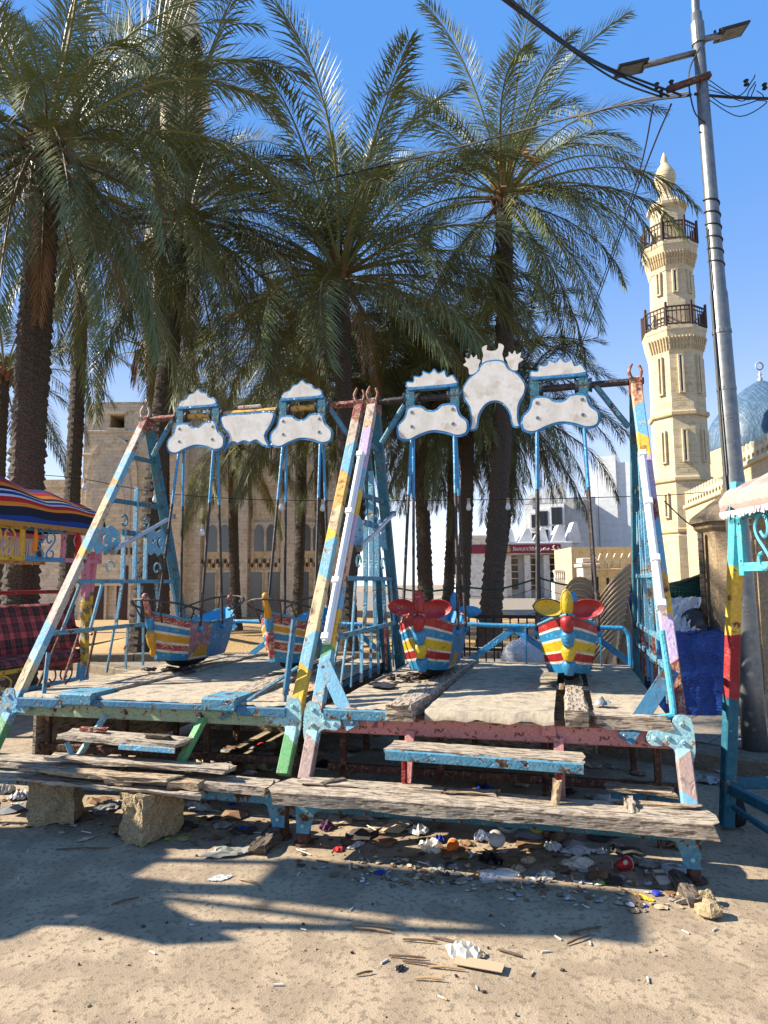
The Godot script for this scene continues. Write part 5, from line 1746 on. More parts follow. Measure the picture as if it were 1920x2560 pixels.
func build_right_mosque() -> void:
	var d := 40.0
	var Yf := func(py: float) -> float: return at(1455, py, 41.6).y
	var foot := at(1485, 1261, 41.6)
	var t := thing("minaret", "beige octagonal minaret with two brown-railed balconies and a bulb finial", "minaret", Vector3(foot.x, 0, -d - 1.6))
	var ph := PI / 8 + 0.22
	var y0: float = Yf.call(735)
	var sh := nst()
	var r_lo := 1.68
	var r_hi := 1.48
	var yb: float = Yf.call(1160)
	lathe(sh, [[1.78, 0], [1.78, yb], [r_lo, yb + 0.1], [1.60, y0]], 8, Vector3.ZERO, ph)
	part("lower_shaft", sh, M.stone_cream, t)
	# carved bands
	for y in [Yf.call(1150), Yf.call(1042), Yf.call(905)]:
		sh = nst()
		lathe(sh, [[1.76, y - 0.12], [1.80, y - 0.06], [1.80, y + 0.10], [1.74, y + 0.18]], 8, Vector3.ZERO, ph)
		part("carved_band", sh, M.stone_yellow, t)
	# recessed panels of stone blocks and slit windows on the faces turned to the street
	var g := RandomNumberGenerator.new()
	g.seed = 3
	var bm := []
	for k in 3:
		var s := nst()
		box(s, Vector3(-0.22, -0.135, -0.02), Vector3(0.22, 0.135, 0.02), 0.012)
		bm.append(fin(s))
	for f in 8:
		var a0 := octa(1.0, f, ph)
		var a1 := octa(1.0, f + 1, ph)
		var nrm := (a0 + a1).normalized()
		if nrm.z < 0.15: continue
		var side := (a1 - a0).normalized()
		for seg in [[Yf.call(1140), Yf.call(1052)], [Yf.call(1030), Yf.call(915)], [Yf.call(890), Yf.call(755)]]:
			var rr: float = lerpf(r_lo, 1.60, (seg[0] - yb) / (y0 - yb)) * cos(PI / 8)
			var rows := int((seg[1] - seg[0]) / 0.30)
			var lit: bool = f % 2 == 0
			for r in rows:
				var y: float = seg[0] + (r + 0.5) * (seg[1] - seg[0]) / rows
				for c in 2:
					if g.randf() < 0.35: continue
					var o := MeshInstance3D.new()
					o.name = "stone_block"
					o.mesh = bm[0]
					o.material_override = M.stone_yellow if g.randf() < 0.6 else M.stone_cream
					t.add_child(o, true)
					var off := (c - 0.5) * 0.48 + (0.1 if r % 2 else -0.1)
					o.transform = Transform3D(Basis(side, Vector3.UP, nrm), nrm * (rr - 0.012 - 0.035 * (y - seg[0]) / 4.0) + side * off + Vector3(0, y, 0))
			# slit window in its raised surround
			var mid: float = (seg[0] + seg[1]) / 2.0
			var hh: float = (seg[1] - seg[0]) * 0.30
			var s := nst()
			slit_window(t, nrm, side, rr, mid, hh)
	# muqarnas and balconies
	for b in [[752.0, 688.0, 1.60, 1.93, 1.40], [571.0, 508.0, 1.33, 1.72, 1.22]]:
		var ya: float = Yf.call(b[0])
		var yc: float = Yf.call(b[0] - 22.0)
		var r_in: float = b[2]
		var r_out: float = b[3]
		sh = nst()
		lathe(sh, [[r_in, ya - 0.9], [r_in + 0.08, ya - 0.5], [r_in + 0.16, ya - 0.15], [r_in + 0.22, ya + 0.1], [r_out - 0.05, yc - 0.1], [r_out, yc], [r_out, yc + 0.18], [r_in - 0.1, yc + 0.2]], 8, Vector3.ZERO, ph)
		var bal := part("balcony_corbel", sh, M.stone_cream, t)
		for f in 8:
			var a0 := octa(1.0, f, ph)
			var a1 := octa(1.0, f + 1, ph)
			var nrm := (a0 + a1).normalized()
			if nrm.z < 0.0: continue
			for k in 7:
				for row in 2:
					var p0: Vector3 = a0.lerp(a1, (k + 0.5) / 7.0)
					var s := nst()
					var ra := r_in + 0.04 + 0.12 * row
					beam(s, p0 * ra + Vector3(0, ya - 0.55 + 0.42 * row, 0), p0 * (ra + 0.10) + Vector3(0, ya - 0.2 + 0.42 * row, 0), 0.09, 0.16, nrm)
					part("muqarnas_niche", s, M.stone_yellow, bal)
		# railing
		var fl := yc + 0.2
		var rh := 1.2
		for f in 8:
			var p0 := octa(r_out - 0.04, f, ph)
			var p1 := octa(r_out - 0.04, f + 1, ph)
			part("rail_post", bar(p0 + Vector3(0, fl, 0), p0 + Vector3(0, fl + rh + 0.3, 0), 0.13, 0.13), M.brown_wood, t)
			part("hand_rail", bar(p0 + Vector3(0, fl + rh, 0), p1 + Vector3(0, fl + rh, 0), 0.10, 0.09), M.brown_wood, t)
			part("hand_rail", bar(p0 + Vector3(0, fl + rh * 0.78, 0), p1 + Vector3(0, fl + rh * 0.78, 0), 0.06, 0.06), M.brown_wood, t)
			part("hand_rail", bar(p0 + Vector3(0, fl + 0.12, 0), p1 + Vector3(0, fl + 0.12, 0), 0.08, 0.08), M.brown_wood, t)
			for k in 6:
				var p := p0.lerp(p1, (k + 0.5) / 6.0)
				part("baluster", bar(p + Vector3(0, fl + 0.1, 0), p + Vector3(0, fl + rh, 0), 0.05, 0.05), M.brown_wood, t)
		b.append(fl)
	# middle shaft, door and slits
	var yd: float = Yf.call(688.0 + 28.0)
	sh = nst()
	lathe(sh, [[1.42, Yf.call(760)], [1.26, Yf.call(570)]], 8, Vector3.ZERO, ph)
	part("middle_shaft", sh, M.stone_cream, t)
	for f in 8:
		var nrm := (octa(1.0, f, ph) + octa(1.0, f + 1, ph)).normalized()
		if nrm.z < 0.15: continue
		var s := nst()
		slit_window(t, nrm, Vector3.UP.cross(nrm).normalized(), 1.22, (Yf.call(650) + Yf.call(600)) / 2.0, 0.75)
		if absf(nrm.x - 0.25) < 0.45 and nrm.z > 0.85:
			s = nst()
			beam(s, nrm * 1.30 + Vector3(0, Yf.call(706), 0), nrm * 1.28 + Vector3(0, Yf.call(655), 0), 0.62, 0.10, nrm)
			var fr := part("door", s, M.stone_cream, t)
			s = nst()
			beam(s, nrm * 1.34 + Vector3(0, Yf.call(706), 0), nrm * 1.33 + Vector3(0, Yf.call(660), 0), 0.42, 0.06, nrm)
			part("door_leaf", s, M.brown_wood, fr)
	# top storey, vase neck, bulb and crown
	sh = nst()
	lathe(sh, [[1.10, Yf.call(562)], [1.06, Yf.call(462)], [1.26, Yf.call(458)], [1.26, Yf.call(452)], [0.95, Yf.call(441)]], 8, Vector3.ZERO, ph)
	part("top_storey", sh, M.stone_cream, t)
	sh = nst(true)
	lathe(sh, [[0.98, Yf.call(443)], [0.62, Yf.call(436)], [0.42, Yf.call(424)], [0.38, Yf.call(416)], [0.42, Yf.call(410)], [0.55, Yf.call(403)], [0.60, Yf.call(399)], [0.56, Yf.call(396)], [0.63, Yf.call(392)], [0.66, Yf.call(384)], [0.60, Yf.call(375)], [0.44, Yf.call(365)], [0.26, Yf.call(357)], [0.19, Yf.call(352)], [0.22, Yf.call(347)], [0.14, Yf.call(339)], [0.03, Yf.call(330)]], 20)
	part("bulb_finial", sh, M.stone_cream, t)
	part("floodlight", bx(Vector3(-0.75, Yf.call(1186), 1.75), Vector3(-0.3, Yf.call(1172), 2.05), 0.03), M.galv, t)
	# the mosque's long wall, coming forward along the right of the street
	var A := Vector3(at(1490, 1261, 39.0).x, 0, -39.0)
	var B := Vector3(14.6, 0, -23.0)
	var w := thing("mosque_wall", "sunlit beige mosque wall topped with pierced cresting", "wall", A, 0.0)
	var dl := B - A
	var ln := dl.length()
	var ddir := dl.normalized()
	var nrm2 := Vector3(-1, 0, 0) - ddir * ddir.dot(Vector3(-1, 0, 0))
	nrm2 = nrm2.normalized()
	w.transform = Transform3D(Basis(ddir, Vector3.UP, nrm2 if ddir.cross(Vector3.UP).dot(nrm2) > 0 else nrm2), A)
	var flip := 1.0 if ddir.cross(Vector3.UP).dot(nrm2) > 0 else 1.0
	var hw := 6.35
	part("wall_face", bx(Vector3(0, 0, -1.2), Vector3(7.0, hw - 0.75, 0)), M.stone_yellow, w)
	part("wall_face", bx(Vector3(7.0, 0, -1.2), Vector3(ln + 8, hw, 0)), M.stone_yellow, w)
	part("wall_cornice", bx(Vector3(0, hw - 0.75, -1.25), Vector3(6.95, hw - 0.55, 0.14), 0.04), M.stone_cream, w)
	part("wall_cornice", bx(Vector3(6.8, hw, -1.25), Vector3(ln + 8, hw + 0.2, 0.14), 0.04), M.stone_cream, w)
	var cm := crest_unit()
	var n := int((ln + 6) / 0.52)
	for k in n:
		var x := 0.3 + k * 0.52
		var o := MeshInstance3D.new()
		o.name = "cresting"
		o.mesh = cm
		o.material_override = M.stone_cream
		w.add_child(o, true)
		o.position = Vector3(x, (hw - 0.55) if x < 6.7 else hw + 0.2, -0.12)
	# inner high wall and dome under blue tarpaulin
	var dc := at(1652, 962, 46.0)
	var dm := thing("dome", "mosque dome wrapped in pleated blue tarpaulin with a ringed finial", "dome", Vector3(dc.x, 0, dc.z))
	part("dome_drum", bx(Vector3(-4.2, 0, -4), Vector3(4.2, dc.y - 0.6, 3.2)), M.stone_yellow, dm)
	var s := nst(true)
	var rings := []
	var g2 := RandomNumberGenerator.new()
	g2.seed = 9
	var fold := []
	for k in 48: fold.append(g2.randf_range(-1, 1))
	for j in 13:
		var q := j / 12.0
		var rr := 3.8 * pow(cos(q * PI / 2 * 0.985), 0.72) * (1.0 + 0.05 * sin(q * PI))
		var ring := []
		for k in 48:
			var a := TAU * k / 48
			var r2: float = rr * (1.0 + 0.022 * fold[k] + 0.012 * g2.randf_range(-1, 1))
			ring.append(Vector3(cos(a) * r2, dc.y - 0.7 + q * 5.2, sin(a) * r2))
		rings.append(ring)
	loft(s, rings, true)
	part("dome_cover", s, M.tarp_dome, dm)
	s = nst(true)
	var yt2 := dc.y + 4.45
	lathe(s, [[0.16, yt2 - 0.3], [0.06, yt2], [0.18, yt2 + 0.2], [0.05, yt2 + 0.4], [0.13, yt2 + 0.55], [0.04, yt2 + 0.7], [0.04, yt2 + 0.9]], 10)
	part("finial", s, M.plaster_grey, dm)
	s = nst(true)
	var rp := []
	for k in 17:
		var a := TAU * k / 16 - PI / 2
		rp.append(Vector3(cos(a) * 0.26, yt2 + 1.15 + sin(a) * 0.26, 0))
	tube(s, rp, 0.05, 6)
	part("finial_ring", s, M.plaster_grey, dm)
	# lower entrance wall running back to the left, with balustrade
	var e := thing("parapet_wall", "low beige wall with pierced parapet and square block in front of the bank", "wall", Vector3(0, 0, -46.0))
	var XX := func(px: float) -> float: return at(px, 1261, 46.0).x
	var YY := func(py: float) -> float: return at(1320, py, 46.0).y
	part("wall_face", bx(Vector3(XX.call(1285), 0, -3), Vector3(XX.call(1440), YY.call(1232), 0)), M.stone_yellow, e)
	part("wall_cornice", bx(Vector3(XX.call(1282), YY.call(1232), -3), Vector3(XX.call(1440), YY.call(1228), 0.2), 0.03), M.stone_cream, e)
	part("block", bx(Vector3(XX.call(1272), 0, -9), Vector3(XX.call(1440), YY.call(1175), -4)), M.stone_yellow, e)
	part("gate_pier", bx(Vector3(XX.call(1256), 0, -1), Vector3(XX.call(1286), YY.call(1224), 0.5), 0.05), M.stone_grey, e)
	part("pier_cap", bx(Vector3(XX.call(1252), YY.call(1224), -1.2), Vector3(XX.call(1290), YY.call(1217), 0.7), 0.05), M.stone_grey, e)
	part("pier_cap", bx(Vector3(XX.call(1256), YY.call(1215), -1.0), Vector3(XX.call(1286), YY.call(1205), 0.5), 0.05), M.stone_grey, e)
	for k in 14:
		var o := MeshInstance3D.new()
		o.name = "cresting"
		o.mesh = cm
		o.material_override = M.stone_cream
		e.add_child(o, true)
		o.position = Vector3(XX.call(1290) + 0.3 + k * 0.5, YY.call(1228), 0.0)
		o.scale = Vector3(0.9, 1.25, 1)
	var bl := thing("balustrade", "white stone balustrade on a low wall beside the bank", "balustrade", Vector3(0, 0, -52.0))
	var X5 := func(px: float) -> float: return at(px, 1261, 52.0).x
	var Y5 := func(py: float) -> float: return at(1230, py, 52.0).y
	part("base_wall", bx(Vector3(X5.call(1198), 0, -1), Vector3(X5.call(1262), Y5.call(1256), 0)), M.stone_white, bl)
	part("top_rail", bx(Vector3(X5.call(1198), Y5.call(1236), -0.4), Vector3(X5.call(1262), Y5.call(1231), 0.05), 0.02), M.plaster_white, bl)
	for k in 15:
		var x := lerpf(X5.call(1200), X5.call(1260), k / 14.0)
		s = nst(true)
		lathe(s, [[0.05, Y5.call(1256)], [0.075, Y5.call(1251)], [0.04, Y5.call(1244)], [0.065, Y5.call(1236)]], 7, Vector3(x, 0, -0.18))
		part("baluster", s, M.plaster_white, bl)
func crest_unit() -> ArrayMesh:
	# one pierced leaf of the parapet cresting: trefoil on a stalk, arms touching its neighbours
	var s := nst()
	plate(s, smooth_poly([Vector2(-0.09, 0), Vector2(-0.08, 0.16), Vector2(-0.13, 0.26), Vector2(-0.24, 0.30), Vector2(-0.255, 0.42), Vector2(-0.17, 0.50), Vector2(-0.13, 0.60), Vector2(-0.07, 0.72), Vector2(0, 0.82), Vector2(0.07, 0.72), Vector2(0.13, 0.60), Vector2(0.17, 0.50), Vector2(0.255, 0.42), Vector2(0.24, 0.30), Vector2(0.13, 0.26), Vector2(0.08, 0.16), Vector2(0.09, 0)], 2), Vector3.ZERO, Vector3.RIGHT, Vector3.UP, 0.18)
	return fin(s)
# ---------------------------------------------------------------- canopied rides at either side
func scroll_heart(parent: Node, o: Vector3, ax: Vector3, h: float, w: float, mat) -> void:
	# two mirrored S-shaped flats
	for k in [-1.0, 1.0]:
		var s := nst()
		var pts := []
		for p in [[0.55, 0.62], [0.35, 0.50], [0.15, 0.62], [0.2, 0.85], [0.5, 0.98], [0.85, 0.80], [0.8, 0.55], [0.35, 0.25], [0.12, 0.05], [0.35, -0.12], [0.7, -0.05], [0.75, 0.15], [0.5, 0.2]]:
			pts.append(o + ax * (p[0] * w * k * 0.5) + Vector3(0, p[1] * h, 0))
		tube(s, curve(pts, 3), 0.011, 5)
		part("scroll", s, mat, parent)
func spiral_bands(n: int, c1: String, c2: String, foot: String, top: String) -> Array:
	var b := [[0.16, foot], [0.18, "hull_white"]]
	for k in n:
		b.append([0.18 + 0.50 * (k + 0.82) / n, c1])
		b.append([0.18 + 0.50 * (k + 1.0) / n, c2])
	b.append([1.0, top])
	return b
func build_side_rides() -> void:
	var t := thing("canopied_swing_seat", "canopied swing seat with tartan cushions and striped red, orange and blue awning", "fairground ride", Vector3(-4.35, 0, -9.1), deg_to_rad(76))
	# frame rails in yellow, blue and pink lengths
	for y in [2.24, 1.85]:
		for q in [[-2.2, -0.62, "yellow"], [-0.62, 0.09, "blue_clean"], [0.09, 0.86, "pink_clean"]]:
			part("rail", bar(Vector3(q[0], y, 0), Vector3(q[1], y, 0), 0.05, 0.06), M[q[2]], t)
		part("rail", bar(Vector3(-2.2, y, -1.0), Vector3(0.9, y, -1.0), 0.05, 0.06), M.pink_clean if y > 2.2 else M.ochre, t)
	for q in [[-0.66, "yellow"], [0.07, "pink_clean"], [0.84, "pink_clean"]]:
		part("upright", bar(Vector3(q[0], 1.85, 0), Vector3(q[0], 2.24, 0), 0.05, 0.05), M[q[1]], t)
	scroll_heart(t, Vector3(-1.0, 1.90, 0.03), Vector3.RIGHT, 0.32, 0.42, M.yellow)
	scroll_heart(t, Vector3(-0.30, 1.90, 0.03), Vector3.RIGHT, 0.32, 0.40, M.blue_clean)
	scroll_heart(t, Vector3(0.42, 1.90, 0.03), Vector3.RIGHT, 0.32, 0.40, M.pink_clean)
	# legs
	var sp := spiral_bands(5, "yellow", "hull_white", "blue_clean", "pink_clean")
	part("leg", banded(Vector3(0.42, 0.14, 0.14), Vector3(0.56, 1.90, -0.02), 0.09, 0.09, Vector3.RIGHT, sp, 0.05), null, t)
	part("leg", banded(Vector3(1.05, 0.14, -0.42), Vector3(0.98, 2.0, -0.20), 0.09, 0.09, Vector3.RIGHT, sp, 0.05), null, t)
	part("leg", banded(Vector3(-0.25, 0.05, -0.9), Vector3(-0.9, 1.90, -0.6), 0.07, 0.07, Vector3.RIGHT, [[0.52, "blue_clean"], [0.54, "hull_white"], [1.0, "red"]], 0.02), null, t)
	part("leg", bar(Vector3(-2.0, 0.0, 0.3), Vector3(-2.1, 2.05, 0.0), 0.08, 0.08), M.blue_clean, t)
	part("end_rail", bar(Vector3(0.84, 1.85, 0.0), Vector3(0.98, 1.85, -0.22), 0.05, 0.06), M.pink_clean, t)
	# canopy: cloth in swagged stripes over two humps
	var stripes := [[0.0, 0.17, "cloth_blue"], [0.17, 0.40, "cloth_navy"], [0.40, 0.47, "cloth_orange"], [0.47, 0.56, "cloth_red"], [0.56, 0.60, "cloth_white"], [0.60, 0.66, "cloth_blue"], [0.66, 0.69, "cloth_white"], [0.69, 0.75, "cloth_navy"], [0.75, 0.83, "cloth_orange"], [0.83, 0.92, "cloth_red"], [0.92, 1.0, "cloth_blue"]]
	var mesh := ArrayMesh.new()
	var nx := 36
	var top_y := func(x: float) -> float: return 0.33 + 0.14 * absf(sin((x + 2.0) / 3.0 * PI * 1.6)) - 0.20 * sm(-0.2, 0.85, x)
	var pos := func(x: float, k: float) -> Vector3:
		var hump: float = top_y.call(x)
		var y := 2.28 + 0.20 * minf(k / 0.4, 1.0) + hump * maxf(0.0, (k - 0.4) / 0.6)
		var z := 0.10 - 0.05 * minf(k / 0.4, 1.0) - 0.55 * pow(maxf(0.0, (k - 0.4) / 0.6), 1.3) * 0.9
		return Vector3(x, y + 0.012 * sin(x * 7.0), z)
	for q in stripes:
		var s := nst(true)
		var steps := 3
		for i in nx:
			var xa := -2.4 + 3.25 * i / nx
			var xb := -2.4 + 3.25 * (i + 1) / nx
			for e in [1.0, -1.0]:
				for j in steps:
					var ka := lerpf(q[0], q[1], float(j) / steps)
					var kb := lerpf(q[0], q[1], float(j + 1) / steps)
					var c := []
					for v in [[xa, ka], [xb, ka], [xb, kb], [xa, kb]]:
						var p: Vector3 = pos.call(v[0], v[1])
						if e < 0: p.z = -1.0 - p.z
						c.append(p)
					quad(s, c[0], c[1], c[2], c[3], Vector3(xa, 2.0, -0.65))
		s.generate_normals()
		s.index()
		s.commit(mesh)
		mesh.surface_set_material(mesh.get_surface_count() - 1, M[q[2]])
	part("awning", mesh, null, t)
	# gable end of the cloth
	var se := nst()
	var ends := []
	for j in 9: ends.append(pos.call(0.85, j / 8.0))
	for j in range(8, -1, -1):
		var p: Vector3 = pos.call(0.85, j / 8.0)
		p.z = -1.0 - p.z
		ends.append(p)
	for j in range(1, ends.size() - 1): tri(se, ends[0], ends[j], ends[j + 1], Vector3(0, 2.5, -0.65))
	part("awning_end", se, M.cloth_navy, t)
	# fringe and tassels: cords hanging from the edge
	var g := RandomNumberGenerator.new()
	g.seed = 77
	var s := nst()
	for k in 260:
		var x := -2.4 + 3.25 * k / 260.0
		tube(s, [Vector3(x, 2.295, 0.108), Vector3(x + g.randf_range(-0.01, 0.01), 2.225 + g.randf() * 0.02, 0.115)], 0.009, 3, false)
	part("fringe", s, M.fringe, t)
	s = nst()
	for k in 150:
		var x := -2.3 + 3.0 * k / 150.0
		if fposmod(x, 0.9) > 0.72: continue
		tube(s, [Vector3(x, 2.2, -0.98), Vector3(x + g.randf_range(-0.02, 0.02), 1.92 - g.randf() * 0.12, -0.98)], 0.008, 3, false)
	part("tassel_row", s, M.cloth_white, t)
	for q in [[-0.5, "cloth_orange"], [0.3, "cloth_red"]]:
		s = nst()
		tube(s, [Vector3(q[0], 2.24, 0.05), Vector3(q[0], 2.10, 0.06), Vector3(q[0] - 0.02, 1.94, 0.06)], [0.012, 0.03, 0.035], 6)
		part("tassel", s, M[q[1]], t)
	# seat: cushioned back and base on a scrolled frame
	var sb := nst(true)
	var rings := []
	for i in 15:
		var x := lerpf(-2.2, 0.95, i / 14.0)
		var pf := 0.02 * sin(i * 1.9)
		rings.append([Vector3(x, 0.60, -0.50), Vector3(x, 0.62, -0.38 + pf), Vector3(x, 0.90, -0.45 + pf), Vector3(x, 1.20, -0.56 + pf), Vector3(x, 1.26, -0.62), Vector3(x, 1.22, -0.70), Vector3(x, 0.62, -0.58)])
	loft(sb, rings)
	var back := part("backrest", sb, M.tartan, t)
	part("back_board", bar(Vector3(-2.2, 0.93, -0.70), Vector3(1.02, 0.93, -0.70), 0.05, 0.66, Vector3(0, 1, -0.18)), M.cloth_dark, back)
	sb = nst(true)
	rings = []
	for i in 15:
		var x := lerpf(-2.2, 0.50, i / 14.0)
		var pf := 0.015 * sin(i * 2.3)
		rings.append([Vector3(x, 0.52, -0.50), Vector3(x, 0.52, 0.05), Vector3(x, 0.56 + pf, 0.08), Vector3(x, 0.62 + pf, 0.02), Vector3(x, 0.64 + pf, -0.25), Vector3(x, 0.62, -0.50)])
	loft(sb, rings)
	part("seat", sb, M.tartan, t)
	for q in [[-2.2, -0.62, "yellow"], [-0.62, 0.55, "hull_red"]]:
		part("seat_rail", bar(Vector3(q[0], 0.49, 0.06), Vector3(q[1], 0.49, 0.06), 0.04, 0.05), M[q[2]], t)
	scroll_heart(t, Vector3(-1.1, 0.08, 0.06), Vector3.RIGHT, 0.38, 0.7, M.yellow)
	scroll_heart(t, Vector3(0.0, 0.08, 0.06), Vector3.RIGHT, 0.38, 0.6, M.hull_red)
	for x in [-0.55, 0.55]:
		part("seat_leg", bar(Vector3(x, 0.02, 0.05), Vector3(x, 0.49, 0.05), 0.04, 0.04), M.hull_red, t)
	s = nst()
	tube(s, curve([Vector3(-2.2, 1.42, -0.66), Vector3(-0.5, 1.42, -0.66), Vector3(0.85, 1.42, -0.66), Vector3(1.0, 1.36, -0.66), Vector3(1.02, 1.15, -0.66), Vector3(1.0, 0.5, -0.66)], 5), 0.026, 8)
	tube(s, [Vector3(-0.55, 1.42, -0.66), Vector3(-0.75, 1.15, -0.66)], 0.022, 6)
	tube(s, [Vector3(0.98, 0.95, -0.62), Vector3(0.7, 0.82, 0.02)], 0.02, 6)
	part("arm_tube", s, M.hull_red, t)
	part("base_frame", bar(Vector3(-2.2, 0.06, 0.1), Vector3(1.2, 0.06, 0.1), 0.06, 0.06), M.hull_red, t)
	part("base_frame", bar(Vector3(-2.2, 0.06, -0.9), Vector3(1.6, 0.06, -0.9), 0.06, 0.06), M.blue_clean, t)

	# the ride at the other side: one corner shows
	var r := thing("canopied_ride", "canopied ride corner with turquoise scrolled rail, pale fringed awning and banded post", "fairground ride", Vector3(2.06, 0, -4.30))
	part("corner_post", banded(Vector3(0, 0.02, 0), Vector3(0.20, 2.12, 0.0), 0.072, 0.072, Vector3.BACK, [[0.36, "teal_clean"], [0.545, "red"], [0.745, "yellow"], [1.0, "turquoise"]], 0.008), null, r)
	var c0 := Vector3(0.17, 0, 0.03)
	var c1 := Vector3(0.24, 0, 1.4)
	for y in [1.58, 1.92]:
		part("rail", bar(c0 + Vector3(0, y, 0), c1 + Vector3(0, y, 0), 0.03, 0.055), M.turquoise, r)
		part("rail", bar(c0 + Vector3(0, y, 0), Vector3(1.6, y, -0.1), 0.03, 0.055), M.turquoise, r)
	var cb := part("corner_plate", bar(c0 + Vector3(0, 1.53, 0.02), c0 + Vector3(0, 1.97, 0.02), 0.075, 0.035), M.turquoise, r)
	bolt(cb, c0 + Vector3(-0.01, 1.62, 0.04), Vector3.BACK, 0.012, M.iron)
	bolt(cb, c0 + Vector3(-0.01, 1.85, 0.04), Vector3.BACK, 0.012, M.iron)
	part("upright", bar(c0.lerp(c1, 0.52) + Vector3(0, 1.58, 0), c0.lerp(c1, 0.52) + Vector3(0, 1.92, 0), 0.03, 0.045), M.turquoise, r)
	scroll_heart(r, c0.lerp(c1, 0.26) + Vector3(-0.02, 1.60, 0), (c1 - c0).normalized(), 0.30, 0.34, M.turquoise)
	# swivel fitting and pipe behind the rail
	part("swivel", bx(Vector3(0.34, 1.70, 0.05), Vector3(0.50, 1.90, 0.2), 0.01), M.black, r)
	s = nst()
	tube(s, [Vector3(0.42, 1.9, 0.12), Vector3(0.48, 1.1, 0.10)], 0.045, 10)
	var bp := part("pipe", s, M.blue_clean, r)
	s = nst()
	tube(s, [Vector3(0.48, 1.1, 0.10), Vector3(0.54, 0.06, 0.08)], 0.046, 10)
	part("pipe_foot", s, M.red, bp)
	# faded awning with a frayed edge
	s = nst(true)
	var rows := []
	for i in 15:
		var row := []
		var q := i / 14.0
		var e := c0.lerp(c1, q)
		for j in 8:
			var k := j / 7.0
			row.append(e + Vector3(-0.09 + 0.7 * pow(k, 1.4), 2.0 + 0.02 * sin(i * 1.3) * (1 - k) + 0.22 * sin(k * PI / 2) + 0.03 * q, 0.0) + Vector3(0, 0.015 * sin(i * 2.1 + j), -0.05))
		rows.append(row)
	for i in 14:
		for j in 7: quad(s, rows[i][j], rows[i + 1][j], rows[i + 1][j + 1], rows[i][j + 1], rows[i][j] - Vector3(-1, 2, 0))
	for i in 14:
		quad(s, rows[i][0], rows[i + 1][0], rows[i + 1][0] + Vector3(0.01, -0.07 - 0.012 * (i % 3), 0), rows[i][0] + Vector3(0.01, -0.07 - 0.012 * ((i + 2) % 3), 0), rows[i][0] + Vector3(1, 0, 0))
	var aw := part("awning", s, M.faded_cloth, r)
	s = nst()
	for k in 110:
		var p := c0.lerp(c1, k / 110.0) + Vector3(-0.085, 1.93, -0.05)
		tube(s, [p, p + Vector3(g.randf_range(-0.008, 0.008), -0.03 - 0.02 * g.randf(), 0)], 0.005, 3, false)
	part("fringe", s, M.cloth_white, aw)
	# base frame on the ground with a small wheel
	part("base_rail", bar(Vector3(0.03, 0.24, 0.0), Vector3(0.14, 0.24, 1.2), 0.05, 0.06), M.teal_clean, r)
	part("base_rail", bar(Vector3(0.02, 0.26, -0.02), Vector3(1.2, 0.26, -0.10), 0.05, 0.06), M.teal_clean, r)
	part("base_brace", bar(Vector3(0.03, 0.14, 0.02), Vector3(0.12, 0.06, 1.0), 0.03, 0.03), M.teal_clean, r)
	part("base_leg", bar(Vector3(0.15, 0.0, 1.15), Vector3(0.15, 0.24, 1.15), 0.05, 0.05), M.teal_clean, r)
	s = nst()
	tube(s, [Vector3(0.05, 0.09, -0.06), Vector3(0.11, 0.09, -0.06)], 0.09, 18)
	var wh := part("wheel", s, M.rubber, r)
	s = nst()
	tube(s, [Vector3(0.042, 0.09, -0.06), Vector3(0.118, 0.09, -0.06)], 0.035, 12)
	part("wheel_hub", s, M.rust, wh)
	# unseen, left of view: sail and roof added to cast the foreground shadows
	var pa := thing("added_shadow_sail", "unseen blue sail on poles, added to cast the pointed shadow on the street", "shade sail", Vector3.ZERO)
	s = nst()
	var sail := PackedVector2Array()
	for q in [[-0.62, 3.05], [-0.95, 3.02], [-1.30, 3.16], [-1.46, 3.30], [-1.62, 3.08], [-2.0, 3.0], [-2.6, 3.05], [-3.3, 3.4], [-3.3, 4.4], [-1.5, 4.5], [-1.22, 4.0], [-1.32, 3.72], [-1.0, 3.35]]:
		sail.append(Vector2(q[0] - 3.43, -q[1] - 0.24))
	plate(s, sail, Vector3(0, 2.5, 0), Vector3.RIGHT, Vector3.BACK, 0.01)
	part("sail_cloth", s, M.cloth_blue, pa)
	for q in [[-4.1, 3.4], [-6.7, 4.6], [-4.95, 4.7], [-6.7, 3.7]]:
		s = nst()
		tube(s, [Vector3(q[0], 0, -q[1]), Vector3(q[0], 2.52, -q[1])], 0.025, 8)
		part("sail_pole", s, M.galv, pa)
	var pl := thing("added_shadow_roof", "unseen flat roof on tall posts, added to cast the long shadow before the bench", "stall", Vector3(-3.86, 0, -3.34), RYAW)  # made-up roof, sized from the shadow band it has to throw
	part("roof_slab", bx(Vector3(-1.75, 3.52, -0.5), Vector3(0, 3.6, 0), 0.01), M.plaster_grey, pl)
	part("streak_bar", bx(Vector3(-2.6, 3.54, 0.07), Vector3(-0.9, 3.58, 0.12)), M.plaster_grey, pl)  # bars added to draw the thin shadow streaks
	for q in [[-0.06, -0.06], [-0.06, -0.44], [-1.7, -0.06], [-1.7, -0.44]]:
		part("post", bar(Vector3(q[0], 0, q[1]), Vector3(q[0], 3.52, q[1]), 0.06, 0.06), M.galv, pl)
	part("streak_bar", bx(Vector3(-2.6, 3.54, -0.08), Vector3(-1.75, 3.58, -0.03)), M.plaster_grey, pl)
	part("streak_bar", bx(Vector3(-2.62, 3.54, -0.1), Vector3(-2.58, 3.58, 0.14)), M.plaster_grey, pl)
	for x in [-1.65, -1.0]:
		part("roof_bracket", bar(Vector3(x, 3.56, -0.02), Vector3(x, 3.56, 0.11), 0.03, 0.03), M.galv, pl)

